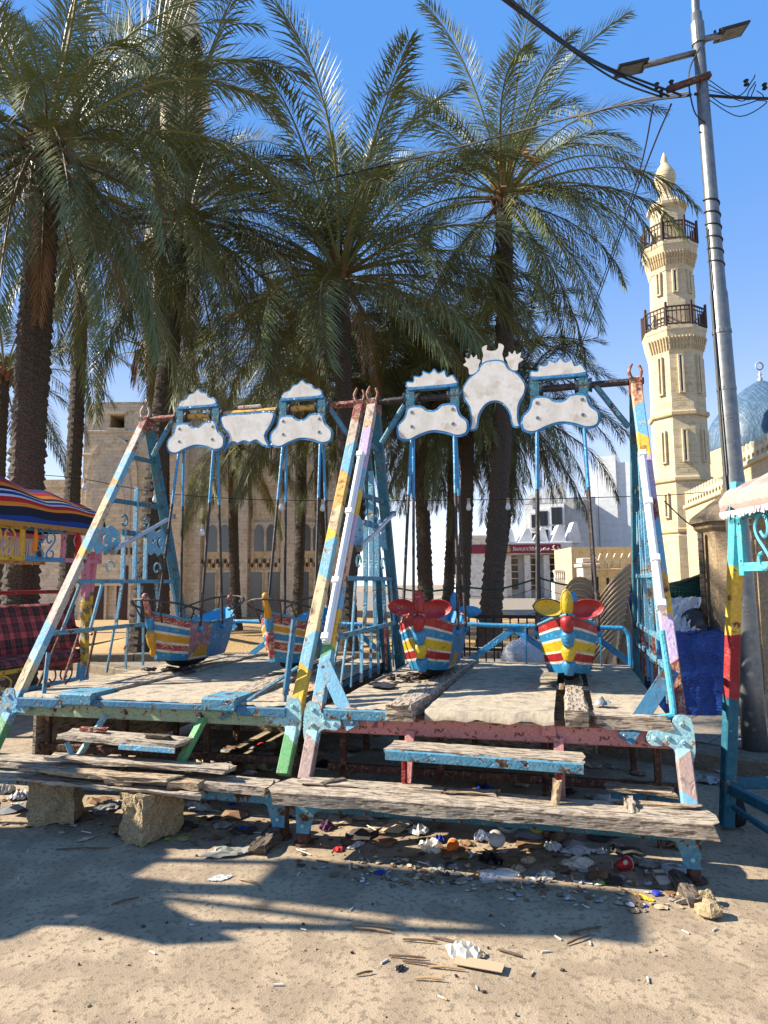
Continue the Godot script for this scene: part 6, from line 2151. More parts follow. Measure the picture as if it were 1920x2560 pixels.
# ---------------------------------------------------------------- street lamp and overhead cables
func build_street_lamp() -> void:
	var b := gnd(1632, 1618, 0.15)
	var z := -b.z
	var t := thing("street_lamp", "tall galvanised street lamp pole with two flat lamp heads on side arms", "street lamp", b)
	t.rotation.z = 0.017
	var q := func(px: float, py: float, dz := 0.0) -> Vector3: return at(px, py, z + dz) - b
	var s := nst(true)
	tube(s, [Vector3.ZERO, Vector3(0, 0.5, 0), Vector3(0, 2.2, 0), Vector3(0, 2.25, 0), Vector3(0, 3.8, 0), Vector3(0, 3.85, 0), Vector3(0, 5.6, 0), q.call(1500, 30) * Vector3(0, 1, 0) + Vector3(0.0, 0, 0)], [0.098, 0.094, 0.084, 0.079, 0.070, 0.062, 0.052, 0.046], 18)
	part("pole", s, M.galv, t)
	var top: Vector3 = q.call(1500, 30) * Vector3(0, 1, 0)
	s = nst(true)
	tube(s, curve([top - Vector3(0, 0.25, 0), top + Vector3(0.0, 0.12, 0), top + Vector3(0.05, 0.38, 0), top + Vector3(0.25, 0.75, 0), top + Vector3(0.7, 0.95, 0)], 5), 0.036, 10)
	part("curved_arm", s, M.galv, t)
	s = nst()
	tube(s, [top - Vector3(0, 0.30, 0), top - Vector3(0, 0.10, 0)], 0.058, 16)
	part("collar", s, M.galv, t)
	for w in [[[1497, 112], [1412, 140], [1355, 152], 0.0], [[1510, 88], [1582, 76], [1636, 62], 0.0]]:
		var a: Vector3 = q.call(w[0][0], w[0][1])
		a.x = 0.0
		a.z = 0.0
		var e: Vector3 = q.call(w[1][0], w[1][1])
		var f: Vector3 = q.call(w[2][0], w[2][1])
		s = nst(true)
		tube(s, [a, e], 0.028, 10)
		var ar := part("side_arm", s, M.galv, t)
		var d := (f - e)
		s = nst()
		beam(s, e - d * 0.12, f, 0.17, 0.02, Vector3.UP)
		part("lamp_head", s, M.lamp_dark, ar)
		s = nst()
		beam(s, e + d * 0.05 - Vector3(0, 0.013, 0), e + d * 0.9 - Vector3(0, 0.013, 0), 0.13, 0.006)
		part("lamp_lens", s, M.galv, ar)
		s = nst()
		tube(s, [e + Vector3(0, 0.02, 0.0), e + Vector3(0, 0.06, 0)], 0.012, 6)
		tube(s, [e - d.normalized() * 0.05 + Vector3(0, 0.02, 0.0), e - d.normalized() * 0.05 + Vector3(0, 0.055, 0)], 0.012, 6)
		part("clamp_bolt", s, M.iron, ar)
	# bracket carrying the cables
	var h := (q.call(1507, 180) as Vector3).y
	part("cable_bracket", bar(Vector3(0.05, h + 0.04, 0.05), Vector3(-0.34, h - 0.10, 0.06), 0.05, 0.05), M.rust, t)
	# wire wound round the pole
	s = nst()
	var pts := []
	for k in 90:
		var y := 4.05 + 0.0075 * k
		pts.append(Vector3(cos(k * 0.42) * 0.064, y, sin(k * 0.42) * 0.064))
	tube(s, pts, 0.006, 4)
	part("wound_wire", s, M.cable, t)
	for y in [2.95, 3.45]:
		s = nst()
		tube(s, [Vector3(0, y, 0), Vector3(0, y + 0.03, 0)], 0.078, 16)
		part("pole_band", s, M.galv, t)
	s = nst()
	tube(s, curve([Vector3(-0.075, 1.6, 0.05), Vector3(-0.085, 2.4, 0.04), Vector3(-0.075, 3.4, 0.03), Vector3(-0.07, 4.4, 0.02)], 5), 0.007, 5)
	part("down_wire", s, M.cable, t)
	var g := RandomNumberGenerator.new()
	g.seed = 5
	for k in 5:
		var y := h - 0.05 * k
		s = nst()
		var a := Vector3(0.03, y, 0.05)
		tube(s, curve([a, a + Vector3(0.12 + g.randf() * 0.2, -0.10 - 0.1 * g.randf(), 0.02), a + Vector3(0.35 + g.randf() * 0.15, -0.12 + 0.1 * g.randf(), 0.0), a + Vector3(0.42, -0.02 + 0.06 * g.randf(), 0)], 5), 0.005, 4)
		part("loose_wire", s, M.cable, t)
	s = nst()
	tube(s, curve([Vector3(-0.02, h + 0.3, 0.06), Vector3(-0.14, h + 0.05, 0.06), Vector3(-0.12, h - 0.3, 0.06), Vector3(-0.03, h - 0.42, 0.06)], 5), 0.007, 4)
	part("loose_wire", s, M.cable, t)
	for q2 in [[-0.43, -0.06], [-0.30, -0.04], [-0.40, -0.13], [0.36, -0.05], [0.52, -0.09]]:
		s = nst()
		lathe(s, [[0.012, -0.03], [0.024, -0.02], [0.012, 0.0], [0.024, 0.02], [0.012, 0.03]], 8, Vector3(q2[0], h + q2[1], 0.06))
		part("cable_clamp", s, M.black, t)
	# cables: [name, label, points in the picture with distances, radius]
	var cab := func(label: String, pp: Array, r: float) -> void:
		var s2 := nst()
		var c := []
		for p in pp: c.append(at(p[0], p[1], p[2]))
		tube(s2, curve(c, 8), r, 5)
		solo("overhead_cable", s2, M.cable, label, "cable", "cables meeting at the street lamp pole")
	cab.call("thick black cable sagging from the lamp pole across the palm crowns", [[1492, 205, z], [1300, 237, z + 1.5], [900, 340, z + 3.5], [500, 432, z + 5.5], [212, 482, z + 7.0]], 0.014)
	cab.call("black cable running beside the thick one from the lamp pole", [[1490, 198, z], [1380, 215, z + 0.6], [1250, 252, z + 1.6]], 0.008)
	cab.call("upper cable of the bundle rising overhead from the lamp pole", [[1470, 205, z], [1300, 140, z - 0.6], [1180, 62, z - 1.2], [1090, -12, z - 1.8]], 0.010)
	cab.call("middle cable of the bundle rising overhead from the lamp pole", [[1445, 208, z], [1300, 145, z - 0.6], [1190, 75, z - 1.2], [1075, -14, z - 1.8]], 0.010)
	cab.call("lower cable of the bundle rising overhead from the lamp pole", [[1430, 210, z], [1330, 172, z - 0.5], [1215, 95, z - 1.0], [1060, -20, z - 1.8]], 0.008)
	cab.call("taut black cable leading off from the lamp pole past the dome", [[1500, 203, z], [1580, 210, z], [1700, 214, z - 0.1]], 0.013)
	cab.call("left one of two thin wires dropping from the bracket behind the crest boards", [[1412, 225, z], [1360, 440, z + 3.0], [1245, 758, z + 8.0]], 0.008)
	cab.call("right one of two thin wires dropping from the bracket behind the crest boards", [[1450, 225, z], [1380, 400, z + 2.5], [1252, 758, z + 8.0]], 0.009)
# ---------------------------------------------------------------- things standing behind the rides
func drape(s: SurfaceTool, a: Vector3, ux: Vector3, uy: Vector3, nrm: Vector3, nx: int, ny: int, amp: float, sd: int) -> void:
	var f := FastNoiseLite.new()
	f.seed = sd
	f.frequency = 0.8
	var gr := []
	for i in nx + 1:
		var row := []
		for j in ny + 1:
			var x := float(i) / nx
			var y := float(j) / ny
			row.append(a + ux * x + uy * y + nrm * amp * (f.get_noise_2d(x * 6.0, y * 2.5) + 0.4 * f.get_noise_2d(x * 15.0, y * 9.0)))
		gr.append(row)
	for i in nx:
		for j in ny: quad(s, gr[i][j], gr[i + 1][j], gr[i + 1][j + 1], gr[i][j + 1], gr[i][j] - nrm)
func build_chair() -> Node3D:
	var t := thing("plastic_chair", "", "chair")
	var s := nst(true)
	# shell: seat curling up into sides and back with a rolled rim
	var rows := []
	for i in 13:
		var a := PI * (i / 12.0) - PI * 0.0
		var row := []
		for j in 6:
			var k := j / 5.0
			var rad := lerpf(0.17, 0.27, k)
			var back := sin(a)
			var y := 0.42 + (0.05 + 0.37 * back) * pow(k, 1.3)
			row.append(Vector3(cos(a) * rad, y, -sin(a) * rad * 0.95 - 0.08 * k * back))
		rows.append(row)
	for i in 12:
		for j in 5: quad(s, rows[i][j], rows[i + 1][j], rows[i + 1][j + 1], rows[i][j + 1], Vector3(0, 0.8, 0.1))
	part("back_shell", s, M.plastic_beige, t)
	s = nst(true)
	var rim := []
	for i in 13: rim.append(rows[i][5])
	tube(s, rim, 0.014, 6)
	part("rim", s, M.plastic_beige, t)
	part("seat", bx(Vector3(-0.18, 0.405, -0.16), Vector3(0.18, 0.42, 0.2), 0.006), M.plastic_beige, t)
	for x in [-1.0, 1.0]:
		for z in [-1.0, 1.0]:
			part("leg", bar(Vector3(0.18 * x, 0.41, 0.18 * z), Vector3(0.23 * x, 0.0, 0.22 * z), 0.035, 0.03), M.plastic_beige, t)
	return t
func build_yard() -> void:
	# stacked plastic chairs
	var ch := build_chair()
	var spots := [[at(1294, 1400, 7.7), 12], [at(1243, 1400, 8.2), 10]]
	var first := true
	for st in spots:
		for k in st[1]:
			var o: Node3D = ch if first else ch.duplicate()
			if not first:
				o.name = numbered("plastic_chair")
				add_child(o)
			first = false
			o.position = Vector3(st[0].x + 0.012 * k, 0.14 + k * 0.068, st[0].z)
			o.scale = Vector3(0.82, 0.95, 0.82)
			o.rotation.y = deg_to_rad(228.0 if st[1] == 12 else 160.0)
			tag(o, "beige plastic chair in the stack beside the wooden slats" if st[1] == 12 else "beige plastic chair in the stack behind the yellow-petalled boat", "chair", "stacked beige plastic chairs")
	# wooden slats bundled upright under blue sheet
	var p := at(1350, 1400, 7.9)
	var t := thing("pallet", "wooden pallet of upright slats leaning behind the ride", "pallet", Vector3(p.x, 0.14, p.z), deg_to_rad(-12))
	for k in 8:
		part("slat", bx(Vector3(-0.21 + k * 0.055, 0, -0.02), Vector3(-0.165 + k * 0.055, 1.14 + 0.02 * (k % 3), 0.02), 0.004), M.wood_warm, t)
	for y in [0.2, 0.9]: part("cross_slat", bx(Vector3(-0.22, y, -0.06), Vector3(0.24, y + 0.08, -0.022), 0.004), M.wood_dark, t)
	var s := nst(true)
	lump(s, Vector3(p.x + 0.02, 1.27, p.z), Vector3(0.30, 0.10, 0.14), 0.3, 4, 12, 8)
	solo("blue_sheet", s, M.tarp_blue, "crumpled blue plastic sheet lying on top of the wooden slats", "sheet")
	# green windbreak cloths
	s = nst(true)
	drape(s, at(1316, 1318, 8.4), at(1378, 1318, 8.4) - at(1316, 1318, 8.4), at(1316, 1254, 8.4) - at(1316, 1318, 8.4), Vector3.BACK, 14, 10, 0.05, 3)
	var gc := thing("green_cloth", "green windbreak cloth hung between poles above the wooden slats", "cloth")
	part("cloth", s, M.net_green, gc)
	for px in [1316.0, 1378.0]:
		s = nst()
		tube(s, [Vector3(at(px, 1300, 8.4).x, 0.14, -8.42), Vector3(at(px, 1300, 8.4).x, at(px, 1248, 8.4).y, -8.42)], 0.018, 6)
		part("pole", s, M.rust, gc)
	s = nst(true)
	var a0 := at(1440, 1262, 7.6)
	drape(s, at(1440, 1330, 7.6), at(1522, 1375, 7.6) - at(1440, 1330, 7.6), a0 - at(1440, 1330, 7.6), Vector3.BACK, 16, 10, 0.05, 5)
	gc = thing("green_cloth", "dark green cloth tied to the stone hut above the white sheet", "cloth")
	part("cloth", s, M.net_green, gc)
	s = nst()
	tube(s, [at(1440, 1262, 7.62), at(1480, 1254, 7.5), at(1521, 1238, 7.35)], 0.012, 5)
	tube(s, [Vector3(at(1521, 1300, 7.35).x, 0.14, -7.35), Vector3(at(1521, 1300, 7.35).x, at(1521, 1150, 7.35).y, -7.35)], 0.03, 6)
	part("pole", s, M.wood_dark, gc)
	var s3 := nst()
	var b0 := at(1440, 1262, 7.6)
	var tp := at(1521, 1238, 7.4)
	for k in 10:
		tri(s3, b0.lerp(tp, k / 10.0), b0.lerp(tp, (k + 1) / 10.0), at(lerpf(1440, 1522, k / 10.0), lerpf(1330, 1375, k / 10.0), 7.6), Vector3(0, 0, -20))
		tri(s3, b0.lerp(tp, (k + 1) / 10.0), at(lerpf(1440, 1522, (k + 1) / 10.0), lerpf(1330, 1375, (k + 1) / 10.0), 7.6), at(lerpf(1440, 1522, k / 10.0), lerpf(1330, 1375, k / 10.0), 7.6), Vector3(0, 0, -20))
	part("cloth_top", s3, M.net_green, gc)
	# goods under blue tarpaulin on the pavement, white sheet over the things behind
	var c := thing("covered_stall", "waist-high stall wrapped in dark blue tarpaulin on the pavement", "stall", Vector3.ZERO)
	var bl := gnd(1452, 1545, 0.15)
	var br := Vector3(3.62, 0.15, bl.z + 0.12)
	s = nst(true)
	drape(s, bl, br - bl, Vector3(0, 0.82, 0), Vector3(0.1, 0, 1).normalized(), 26, 22, 0.05, 8)
	drape(s, bl + Vector3(0, 0.82, 0), br - bl, Vector3(0, 0.06, -0.7), Vector3.UP, 20, 10, 0.04, 9)
	drape(s, bl + Vector3(0, 0, -0.7), Vector3(0, 0, 0.7), Vector3(0, 0.82, 0), Vector3(-1, 0, 0), 10, 16, 0.04, 10)
	part("tarpaulin", s, M.tarp_blue, c)
	part("frame", bx(bl + Vector3(0.14, 0, -0.6), br + Vector3(-0.14, 0.70, -0.2)), M.wood_dark, c)
	part("tarp_tear", crumpled(Vector3(lerpf(bl.x, br.x, 0.38), 0.995, bl.z + 0.02), 0.16, 0.05, 0.02, 3), M.red_worn, c)
	s = nst(true)
	var w0 := at(1440, 1268, 7.3)
	drape(s, at(1440, 1372, 7.1), at(1508, 1372, 7.1) - at(1440, 1372, 7.1), at(1448, 1290, 7.35) - at(1440, 1372, 7.1), Vector3(0, 0.5, 0.8), 16, 12, 0.07, 12)
	solo("white_sheet", s, M.tarp_white, "creased white plastic sheet draped over goods behind the blue stall", "sheet")
	s = nst(true)
	lump(s, at(1500, 1350, 7.25), Vector3(0.14, 0.17, 0.12), 0.4, 14, 10, 8)
	lump(s, at(1512, 1385, 7.2), Vector3(0.12, 0.22, 0.12), 0.4, 15, 10, 8)
	solo("black_sack", s, M.bag_black, "black sack bulging out from under the white sheet", "sack")
	# blue, yellow and white banner cloth behind the end railing
	s = nst(true)
	drape(s, at(1388, 1372, 7.0), at(1425, 1372, 7.0) - at(1388, 1372, 7.0), at(1388, 1292, 7.0) - at(1388, 1372, 7.0), Vector3.BACK, 8, 10, 0.03, 17)
	var bn := thing("banner_cloth", "white cloth with blue and yellow bands behind the end railing", "cloth")
	part("cloth", s, M.tarp_white, bn)
	for q in [[1318, 1336, "hull_yellow"], [1340, 1366, "hull_blue"]]:
		s = nst()
		quad(s, at(1389, q[0], 6.93), at(1424, q[0] + 14, 6.93), at(1424, q[1] + 14, 6.93), at(1389, q[1], 6.93), Vector3(0, 0, -20))
		part("band", s, M[q[2]], bn)
	# carved stone hut
	var k0 := at(1634, 1560, 7.35)
	var hut := thing("stone_hut", "small beige eight-sided stone hut with pointed roof and carved star", "hut", Vector3(k0.x, 0.14, k0.z))
	s = nst()
	lathe(s, [[0.52, 0], [0.52, 0.18], [0.46, 0.24], [0.45, 1.88], [0.50, 1.92], [0.50, 1.98]], 8, Vector3.ZERO, 0.35)
	part("wall", s, M.hut_stone, hut)
	s = nst()
	lathe(s, [[0.55, 1.98], [0.53, 2.04], [0.10, 2.38], [0.02, 2.40]], 8, Vector3.ZERO, 0.35)
	part("roof", s, M.hut_stone, hut)
	var fa := Vector3(cos(0.35 + TAU * 1.5 / 8), 0, sin(0.35 + TAU * 1.5 / 8))
	var fb := Vector3(cos(0.35 + TAU * 2.5 / 8), 0, sin(0.35 + TAU * 2.5 / 8))
	for fd in [fa, fb]:
		var sd: Vector3 = Vector3.UP.cross(fd).normalized()
		var o: Vector3 = fd * 0.428 + Vector3(0, 1.55, 0)
		s = nst()
		var stp := []
		for j in 17:
			var a := TAU * j / 16
			var r := 0.085 if j % 2 == 0 else 0.055
			stp.append(o + sd * cos(a) * r + Vector3(0, sin(a) * r, 0))
		tube(s, stp, 0.005, 4)
		tube(s, [o + sd * 0.09 + Vector3(0, -0.12, 0), o + sd * 0.09 + Vector3(0, -0.8, 0)], 0.004, 4)
		tube(s, [o - sd * 0.09 + Vector3(0, -0.12, 0), o - sd * 0.09 + Vector3(0, -0.8, 0)], 0.004, 4)
		part("carved_line", s, M.kerb, hut)
		s = nst()
		beam(s, o + Vector3(0, -1.35, 0) - fd * 0.005, o + Vector3(0, 0.22, 0) - fd * 0.005, 0.29, 0.03, fd)
		part("wall_panel", s, M.hut_stone, hut)
	# railing along the plot and green netting on poles
	var rl := thing("iron_railing", "low black iron railing crossing behind the boats", "railing")
	var ra := at(880, 1338, 9.6)
	var rb := at(1292, 1334, 8.6)
	for y in [0.22, 0.62, 1.05]:
		part("rail", bar(Vector3(ra.x, y, ra.z), Vector3(rb.x, y, rb.z), 0.03, 0.03 if y < 1 else 0.045), M.black, rl)
	for k in 24:
		var q := Vector3(ra.x, 0, ra.z).lerp(Vector3(rb.x, 0, rb.z), k / 23.0)
		part("bar", bar(q + Vector3(0, 0.14, 0), q + Vector3(0, 1.05, 0), 0.018, 0.018), M.black, rl)
	var nt := thing("net_fence", "sagging green net fence strung on thin posts before the bank", "fence")
	var np := [at(820, 1262, 10.6), at(1000, 1268, 10.4), at(1165, 1248, 10.0), at(1290, 1252, 9.6)]
	for q in np:
		part("post", bar(Vector3(q.x, 0.14, q.z), q + Vector3(0, 0.04, 0), 0.03, 0.03), M.black, nt)
	for k in 3:
		var c0: Vector3 = np[k]
		var c1: Vector3 = np[k + 1]
		var mid := (c0 + c1) / 2.0 - Vector3(0, 0.09, 0)
		s = nst()
		tube(s, curve([c0, mid, c1], 6), 0.014, 5)
		part("net_hem", s, M.net_green, nt)
		for y in [0.35, 0.62, 0.85]:
			s = nst()
			tube(s, curve([Vector3(c0.x, c0.y * y + 0.1, c0.z), Vector3(mid.x, mid.y * y + 0.07, mid.z), Vector3(c1.x, c1.y * y + 0.1, c1.z)], 5), 0.004, 4)
			part("net_wire", s, M.cable, nt)
	# pale sacks behind the deck
	s = nst(true)
	lump(s, at(1135, 1425, 7.6), Vector3(0.26, 0.24, 0.2), 0.3, 21, 12, 9)
	solo("sack", s, M.tarp_white, "full white sack slumped behind the back rail", "sack")
	# string of bulbs under the palms
	var sl := thing("string_lights", "thin wire of white light bulbs strung across under the palms", "string lights")
	var wp := [[-20, 1020, 9.5], [160, 1032, 9.5], [330, 1062, 9.5], [520, 1078, 9.5], [760, 1082, 9.3], [1000, 1080, 9.2], [1160, 1078, 9.0], [1430, 1070, 8.8], [1530, 1062, 8.6]]
	var wc := []
	for q in wp: wc.append(at(q[0], q[1], q[2]))
	s = nst()
	var cv := curve(wc, 6)
	tube(s, cv, 0.005, 4)
	part("wire", s, M.cable, sl)
	for q in [[183, 1036], [243, 1045], [335, 1063], [437, 1135, 1072], [607, 1080], [697, 1082], [928, 1081], [1012, 1080], [1097, 1079], [1155, 1078]]:
		var b := at(q[0], q[1], 9.3)
		s = nst(true)
		lathe(s, [[0.012, -0.0], [0.018, -0.04], [0.02, -0.055], [0.03, -0.085], [0.036, -0.11], [0.03, -0.135], [0.008, -0.147]], 10, b)
		var bu := part("bulb", s, M.bulb, sl)
		s = nst()
		tube(s, [b + Vector3(0, 0.02, 0), b - Vector3(0, 0.05, 0)], 0.021, 8)
		part("socket", s, M.plastic_beige, bu)
	# twisted wire with a hook hanging before the white tower
	s = nst()
	tube(s, curve([at(1435, 1082, 8.8), at(1480, 1125, 8.7), at(1520, 1150, 8.7), at(1548, 1162, 8.7)], 5), 0.008, 4)
	solo("loose_wire", s, M.cable, "twisted black wire hanging off the string lights before the white tower", "wire")
	# loose chains and rags on the decks
	for cc in [[true, -1.62, 1.35, 4], [false, 0.33, 1.35, 5]]:
		var tr := Transform3D(Basis(Vector3.UP, LYAW if cc[0] else RYAW), LO if cc[0] else RO)
		var cn := thing("chain", "heap of black iron chain on the deck beside the worn boat" if cc[0] else "heap of black iron chain on the deck beside the red-petalled boat", "chain", tr * lp(cc[1], cc[2], 0.765))
		var g := RandomNumberGenerator.new()
		g.seed = cc[3]
		for k in 22:
			s = nst(true)
			var o := Vector3(g.randf_range(-0.22, 0.22), 0.008 + 0.03 * g.randf(), g.randf_range(-0.12, 0.12))
			var an := g.randf() * TAU
			var lk := []
			for j in 9:
				var a := TAU * j / 8
				lk.append(o + Vector3(cos(a) * 0.045, 0.004 * sin(a * 2), sin(a) * 0.025).rotated(Vector3.UP, an))
			tube(s, lk, 0.008, 5)
			part("link", s, M.iron, cn)
	var trr := Transform3D(Basis(Vector3.UP, RYAW), RO)
	s = nst(true)
	crumple(s, trr * lp(0.42, 1.75, 0.766), 0.34, 0.18, 0.07, 31)
	solo("rag", s, M.purple, "dark red rag crumpled on the deck under the red-petalled boat", "rag")
	s = nst(true)
	crumple(s, trr * lp(0.22, 0.95, 0.766), 0.30, 0.20, 0.03, 32)
	solo("rag", s, M.cloth_navy, "dark blue rag by the crescent railing on the deck", "rag")
	s = nst(true)
	crumple(s, trr * lp(1.70, 0.42, 0.772), 0.10, 0.12, 0.06, 33)
	solo("rag", s, M.bag_grey, "small bluish plastic bag on the deck corner", "bag")
	var trl := Transform3D(Basis(Vector3.UP, LYAW), LO)
	s = nst(true)
	crumple(s, trl * lp(-0.16, 0.75, 0.755), 0.28, 0.5, 0.03, 34, 8, 8)
	solo("rag", s, M.peach, "rust-orange cloth spread on the deck behind the yellow leg", "cloth")
func crumpled(c: Vector3, w: float, d: float, h: float, sd: int) -> SurfaceTool:
	var s := nst()
	crumple(s, c, w, d, h, sd)
	return s
# ---------------------------------------------------------------- stone blocks, loose planks and litter
func stone_block(label: String, c: Vector3, size: Vector3, turn: float, sd: int) -> void:
	var f := FastNoiseLite.new()
	f.seed = sd
	f.frequency = 3.0
	var s := nst()
	var n := 12
	for face in 6:
		var ax := [Vector3.RIGHT, Vector3.LEFT, Vector3.UP, Vector3.DOWN, Vector3.BACK, Vector3.FORWARD][face] as Vector3
		var u := Vector3(ax.y, ax.z, ax.x)
		var v := ax.cross(u)
		var gr := []
		for i in n + 1:
			var row := []
			for j in n + 1:
				var p := ax + u * (2.0 * i / n - 1.0) + v * (2.0 * j / n - 1.0)
				var rd := p.normalized() * 1.42
				p = p.lerp(rd, 0.035)
				var q := p * size * 0.5
				q += p.normalized() * (0.030 * f.get_noise_3dv(q * 2.5) + 0.022 * f.get_noise_3dv(q * 8.0) - 0.008)
				q.y = maxf(q.y, -size.y * 0.5)
				row.append(q)
			gr.append(row)
		for i in n:
			for j in n: quad(s, gr[i][j], gr[i + 1][j], gr[i + 1][j + 1], gr[i][j + 1], Vector3.ZERO)
	var o := solo("stone_block", s, M.rubble, label, "stone block", "stone blocks propping the bench")
	o.position = c + Vector3(0, size.y / 2, 0)
	o.rotation.y = turn
func build_litter() -> void:
	var L0 := Transform3D(Basis(Vector3.UP, LYAW), LO)
	var R0 := Transform3D(Basis(Vector3.UP, RYAW), RO)
	stone_block("rough square stone block with worn rounded top propping the plank pile", Vector3(-2.14, 0, -4.58), Vector3(0.29, 0.285, 0.24), 0.15, 2)
	stone_block("rough stone block set edge-on with a bright chipped side", Vector3(-1.41, 0, -4.27), Vector3(0.20, 0.285, 0.32), -0.55, 5)
	# pile of split boards lying across the blocks
	var g := RandomNumberGenerator.new()
	g.seed = 14
	var pb := [[-2.62, -1.08, 4.56, 4.10, 0.298, 0.12, 0.022], [-2.30, -1.25, 4.44, 4.16, 0.362, 0.10, 0.022], [-2.20, -0.98, 4.62, 4.30, 0.386, 0.13, 0.022], [-2.10, -0.95, 4.50, 4.20, 0.41, 0.11, 0.02]]
	var lbl := ["long split grey board lying lowest across the stone blocks", "grey board with ragged edges second in the plank pile", "weathered board third in the plank pile", "topmost weathered board of the plank pile"]
	for k in pb.size():
		var q: Array = pb[k]
		var o := plank(null, "loose_board", Vector3(q[0], q[4], -q[2]), Vector3(q[1], q[4] - 0.004, -q[3]), q[5], q[6], M.wood if k != 1 else M.wood_warm, 60 + k, 0.010)
		tag(o, lbl[k], "board", "boards piled on the stone blocks")
	var ob := [[-1.60, 4.27, "short wooden offcut wedged between the piled boards by the tall block"], [-1.18, 4.18, "pale offcut at the end of the board pile"], [-2.12, 4.52, "offcut between the boards over the square block"]]
	for q in ob:
		var o := plank(null, "wood_offcut", Vector3(q[0] - 0.09, 0.335, -q[1]), Vector3(q[0] + 0.09, 0.333, -q[1] + 0.03), 0.10, 0.036, M.wood_warm, int(q[1] * 100), 0.006)
		tag(o, q[2], "offcut", "offcuts between the boards")
	# wedges under the feet
	var wd := plank(null, "wood_wedge", R0 * lp(2.0, -0.05, 0.03), R0 * lp(2.05, -0.30, 0.025), 0.07, 0.05, M.wood_dark, 71, 0.008)
	tag(wd, "splintered wooden wedge and rubble under the rusty end foot", "wedge")
	for q in [[2.09, -0.38, 0.10, 0.04, "broken stone chunk beside the splintered wedge"], [2.10, -0.26, 0.08, 0.035, "smaller stone chunk behind the broken one at the end foot"]]:
		var s := nst()
		lump(s, R0 * lp(q[0], q[1], q[3] * 0.8), Vector3(q[2] * 0.6, q[3], q[2] * 0.5), 0.6, int(q[0] * 100), 7, 5)
		solo("stone_chunk", s, M.rubble, q[4], "stone", "rubble by the end foot")
	wd = plank(null, "wood_wedge", gnd(555, 1850) + Vector3(0, 0.03, 0), gnd(600, 1805) + Vector3(0, 0.04, 0), 0.10, 0.06, M.wood_dark, 72, 0.01)
	tag(wd, "dark wooden wedge under the rusty middle foot", "wedge")
	# pieces of litter one can pick out: [kind, px, py, label, ...]
	var cups := [[975, 1842, "cup_orange", "orange paper cup lying in the rubbish under the bench", 1.2], [1345, 1880, "cup_red", "red paper cup with white mark lying under the bench", 0.5]]
	for q in cups:
		var p := gnd(q[0], q[1])
		var t := thing("paper_cup", q[3], "cup", p + Vector3(0, 0.03, 0), q[4], "thrown-away cups")
		var s := nst(true)
		var ring := []
		for k in 5:
			var x := -0.045 + 0.09 * k / 4.0
			var r: float = [0.001, 0.022, 0.026, 0.031, 0.032][k]
			var rr := []
			for j in 16: rr.append(Vector3(x if k else -0.045, sin(TAU * j / 16) * r, cos(TAU * j / 16) * r))
			ring.append(rr)
		loft(s, ring, false)
		part("cup_wall", s, M[q[2]], t)
		s = nst(true)
		var lip := []
		for j in 17: lip.append(Vector3(0.045, sin(TAU * j / 16) * 0.032, cos(TAU * j / 16) * 0.032))
		tube(s, lip, 0.0025, 5)
		part("cup_rim", s, M.straw_white, t)
		if q[2] == "cup_red":
			s = nst(true)
			lump(s, Vector3(0.0, 0.016, 0.021), Vector3(0.016, 0.013, 0.010), 0.0, 1, 10, 6)
			part("cup_mark", s, M.straw_white, t)
	var tubs := [[1068, 1838, "white plastic tub with stepped lid lying on a black bag", 0.045, 0.06], [1093, 1792, "grey round plastic lid propped behind the white tub", 0.075, 0.02]]
	for q in tubs:
		var p := gnd(q[0], q[1])
		var s := nst(true)
		lathe(s, [[0.001, 0.0], [q[3] * 0.8, 0.0], [q[3] * 0.9, q[4] * 0.6], [q[3] * 1.08, q[4] * 0.62], [q[3] * 1.08, q[4] * 0.85], [q[3] * 0.8, q[4] * 0.88], [q[3] * 0.78, q[4]], [0.001, q[4]]], 18)
		var o := solo("plastic_tub", s, M.bag_white if q[3] < 0.06 else M.bag_grey, q[2], "tub", "plastic tubs in the rubbish")
		o.position = p + Vector3(0, 0.045, 0)
		o.rotation = Vector3(deg_to_rad(45), 0.3, 0)
	# clear bottle
	var bp := gnd(1080, 1908)
	var s0 := nst(true)
	lathe(s0, [[0.001, 0], [0.03, 0.002], [0.031, 0.06], [0.026, 0.08], [0.031, 0.10], [0.03, 0.15], [0.012, 0.19], [0.012, 0.205], [0.001, 0.206]], 16)
	var bo := solo("plastic_bottle", s0, M.bottle, "crushed clear plastic bottle on the ground before the rubbish", "bottle")
	bo.position = bp + Vector3(-0.1, 0.032, 0.0)
	bo.rotation = Vector3(0, 0.15, -PI / 2)
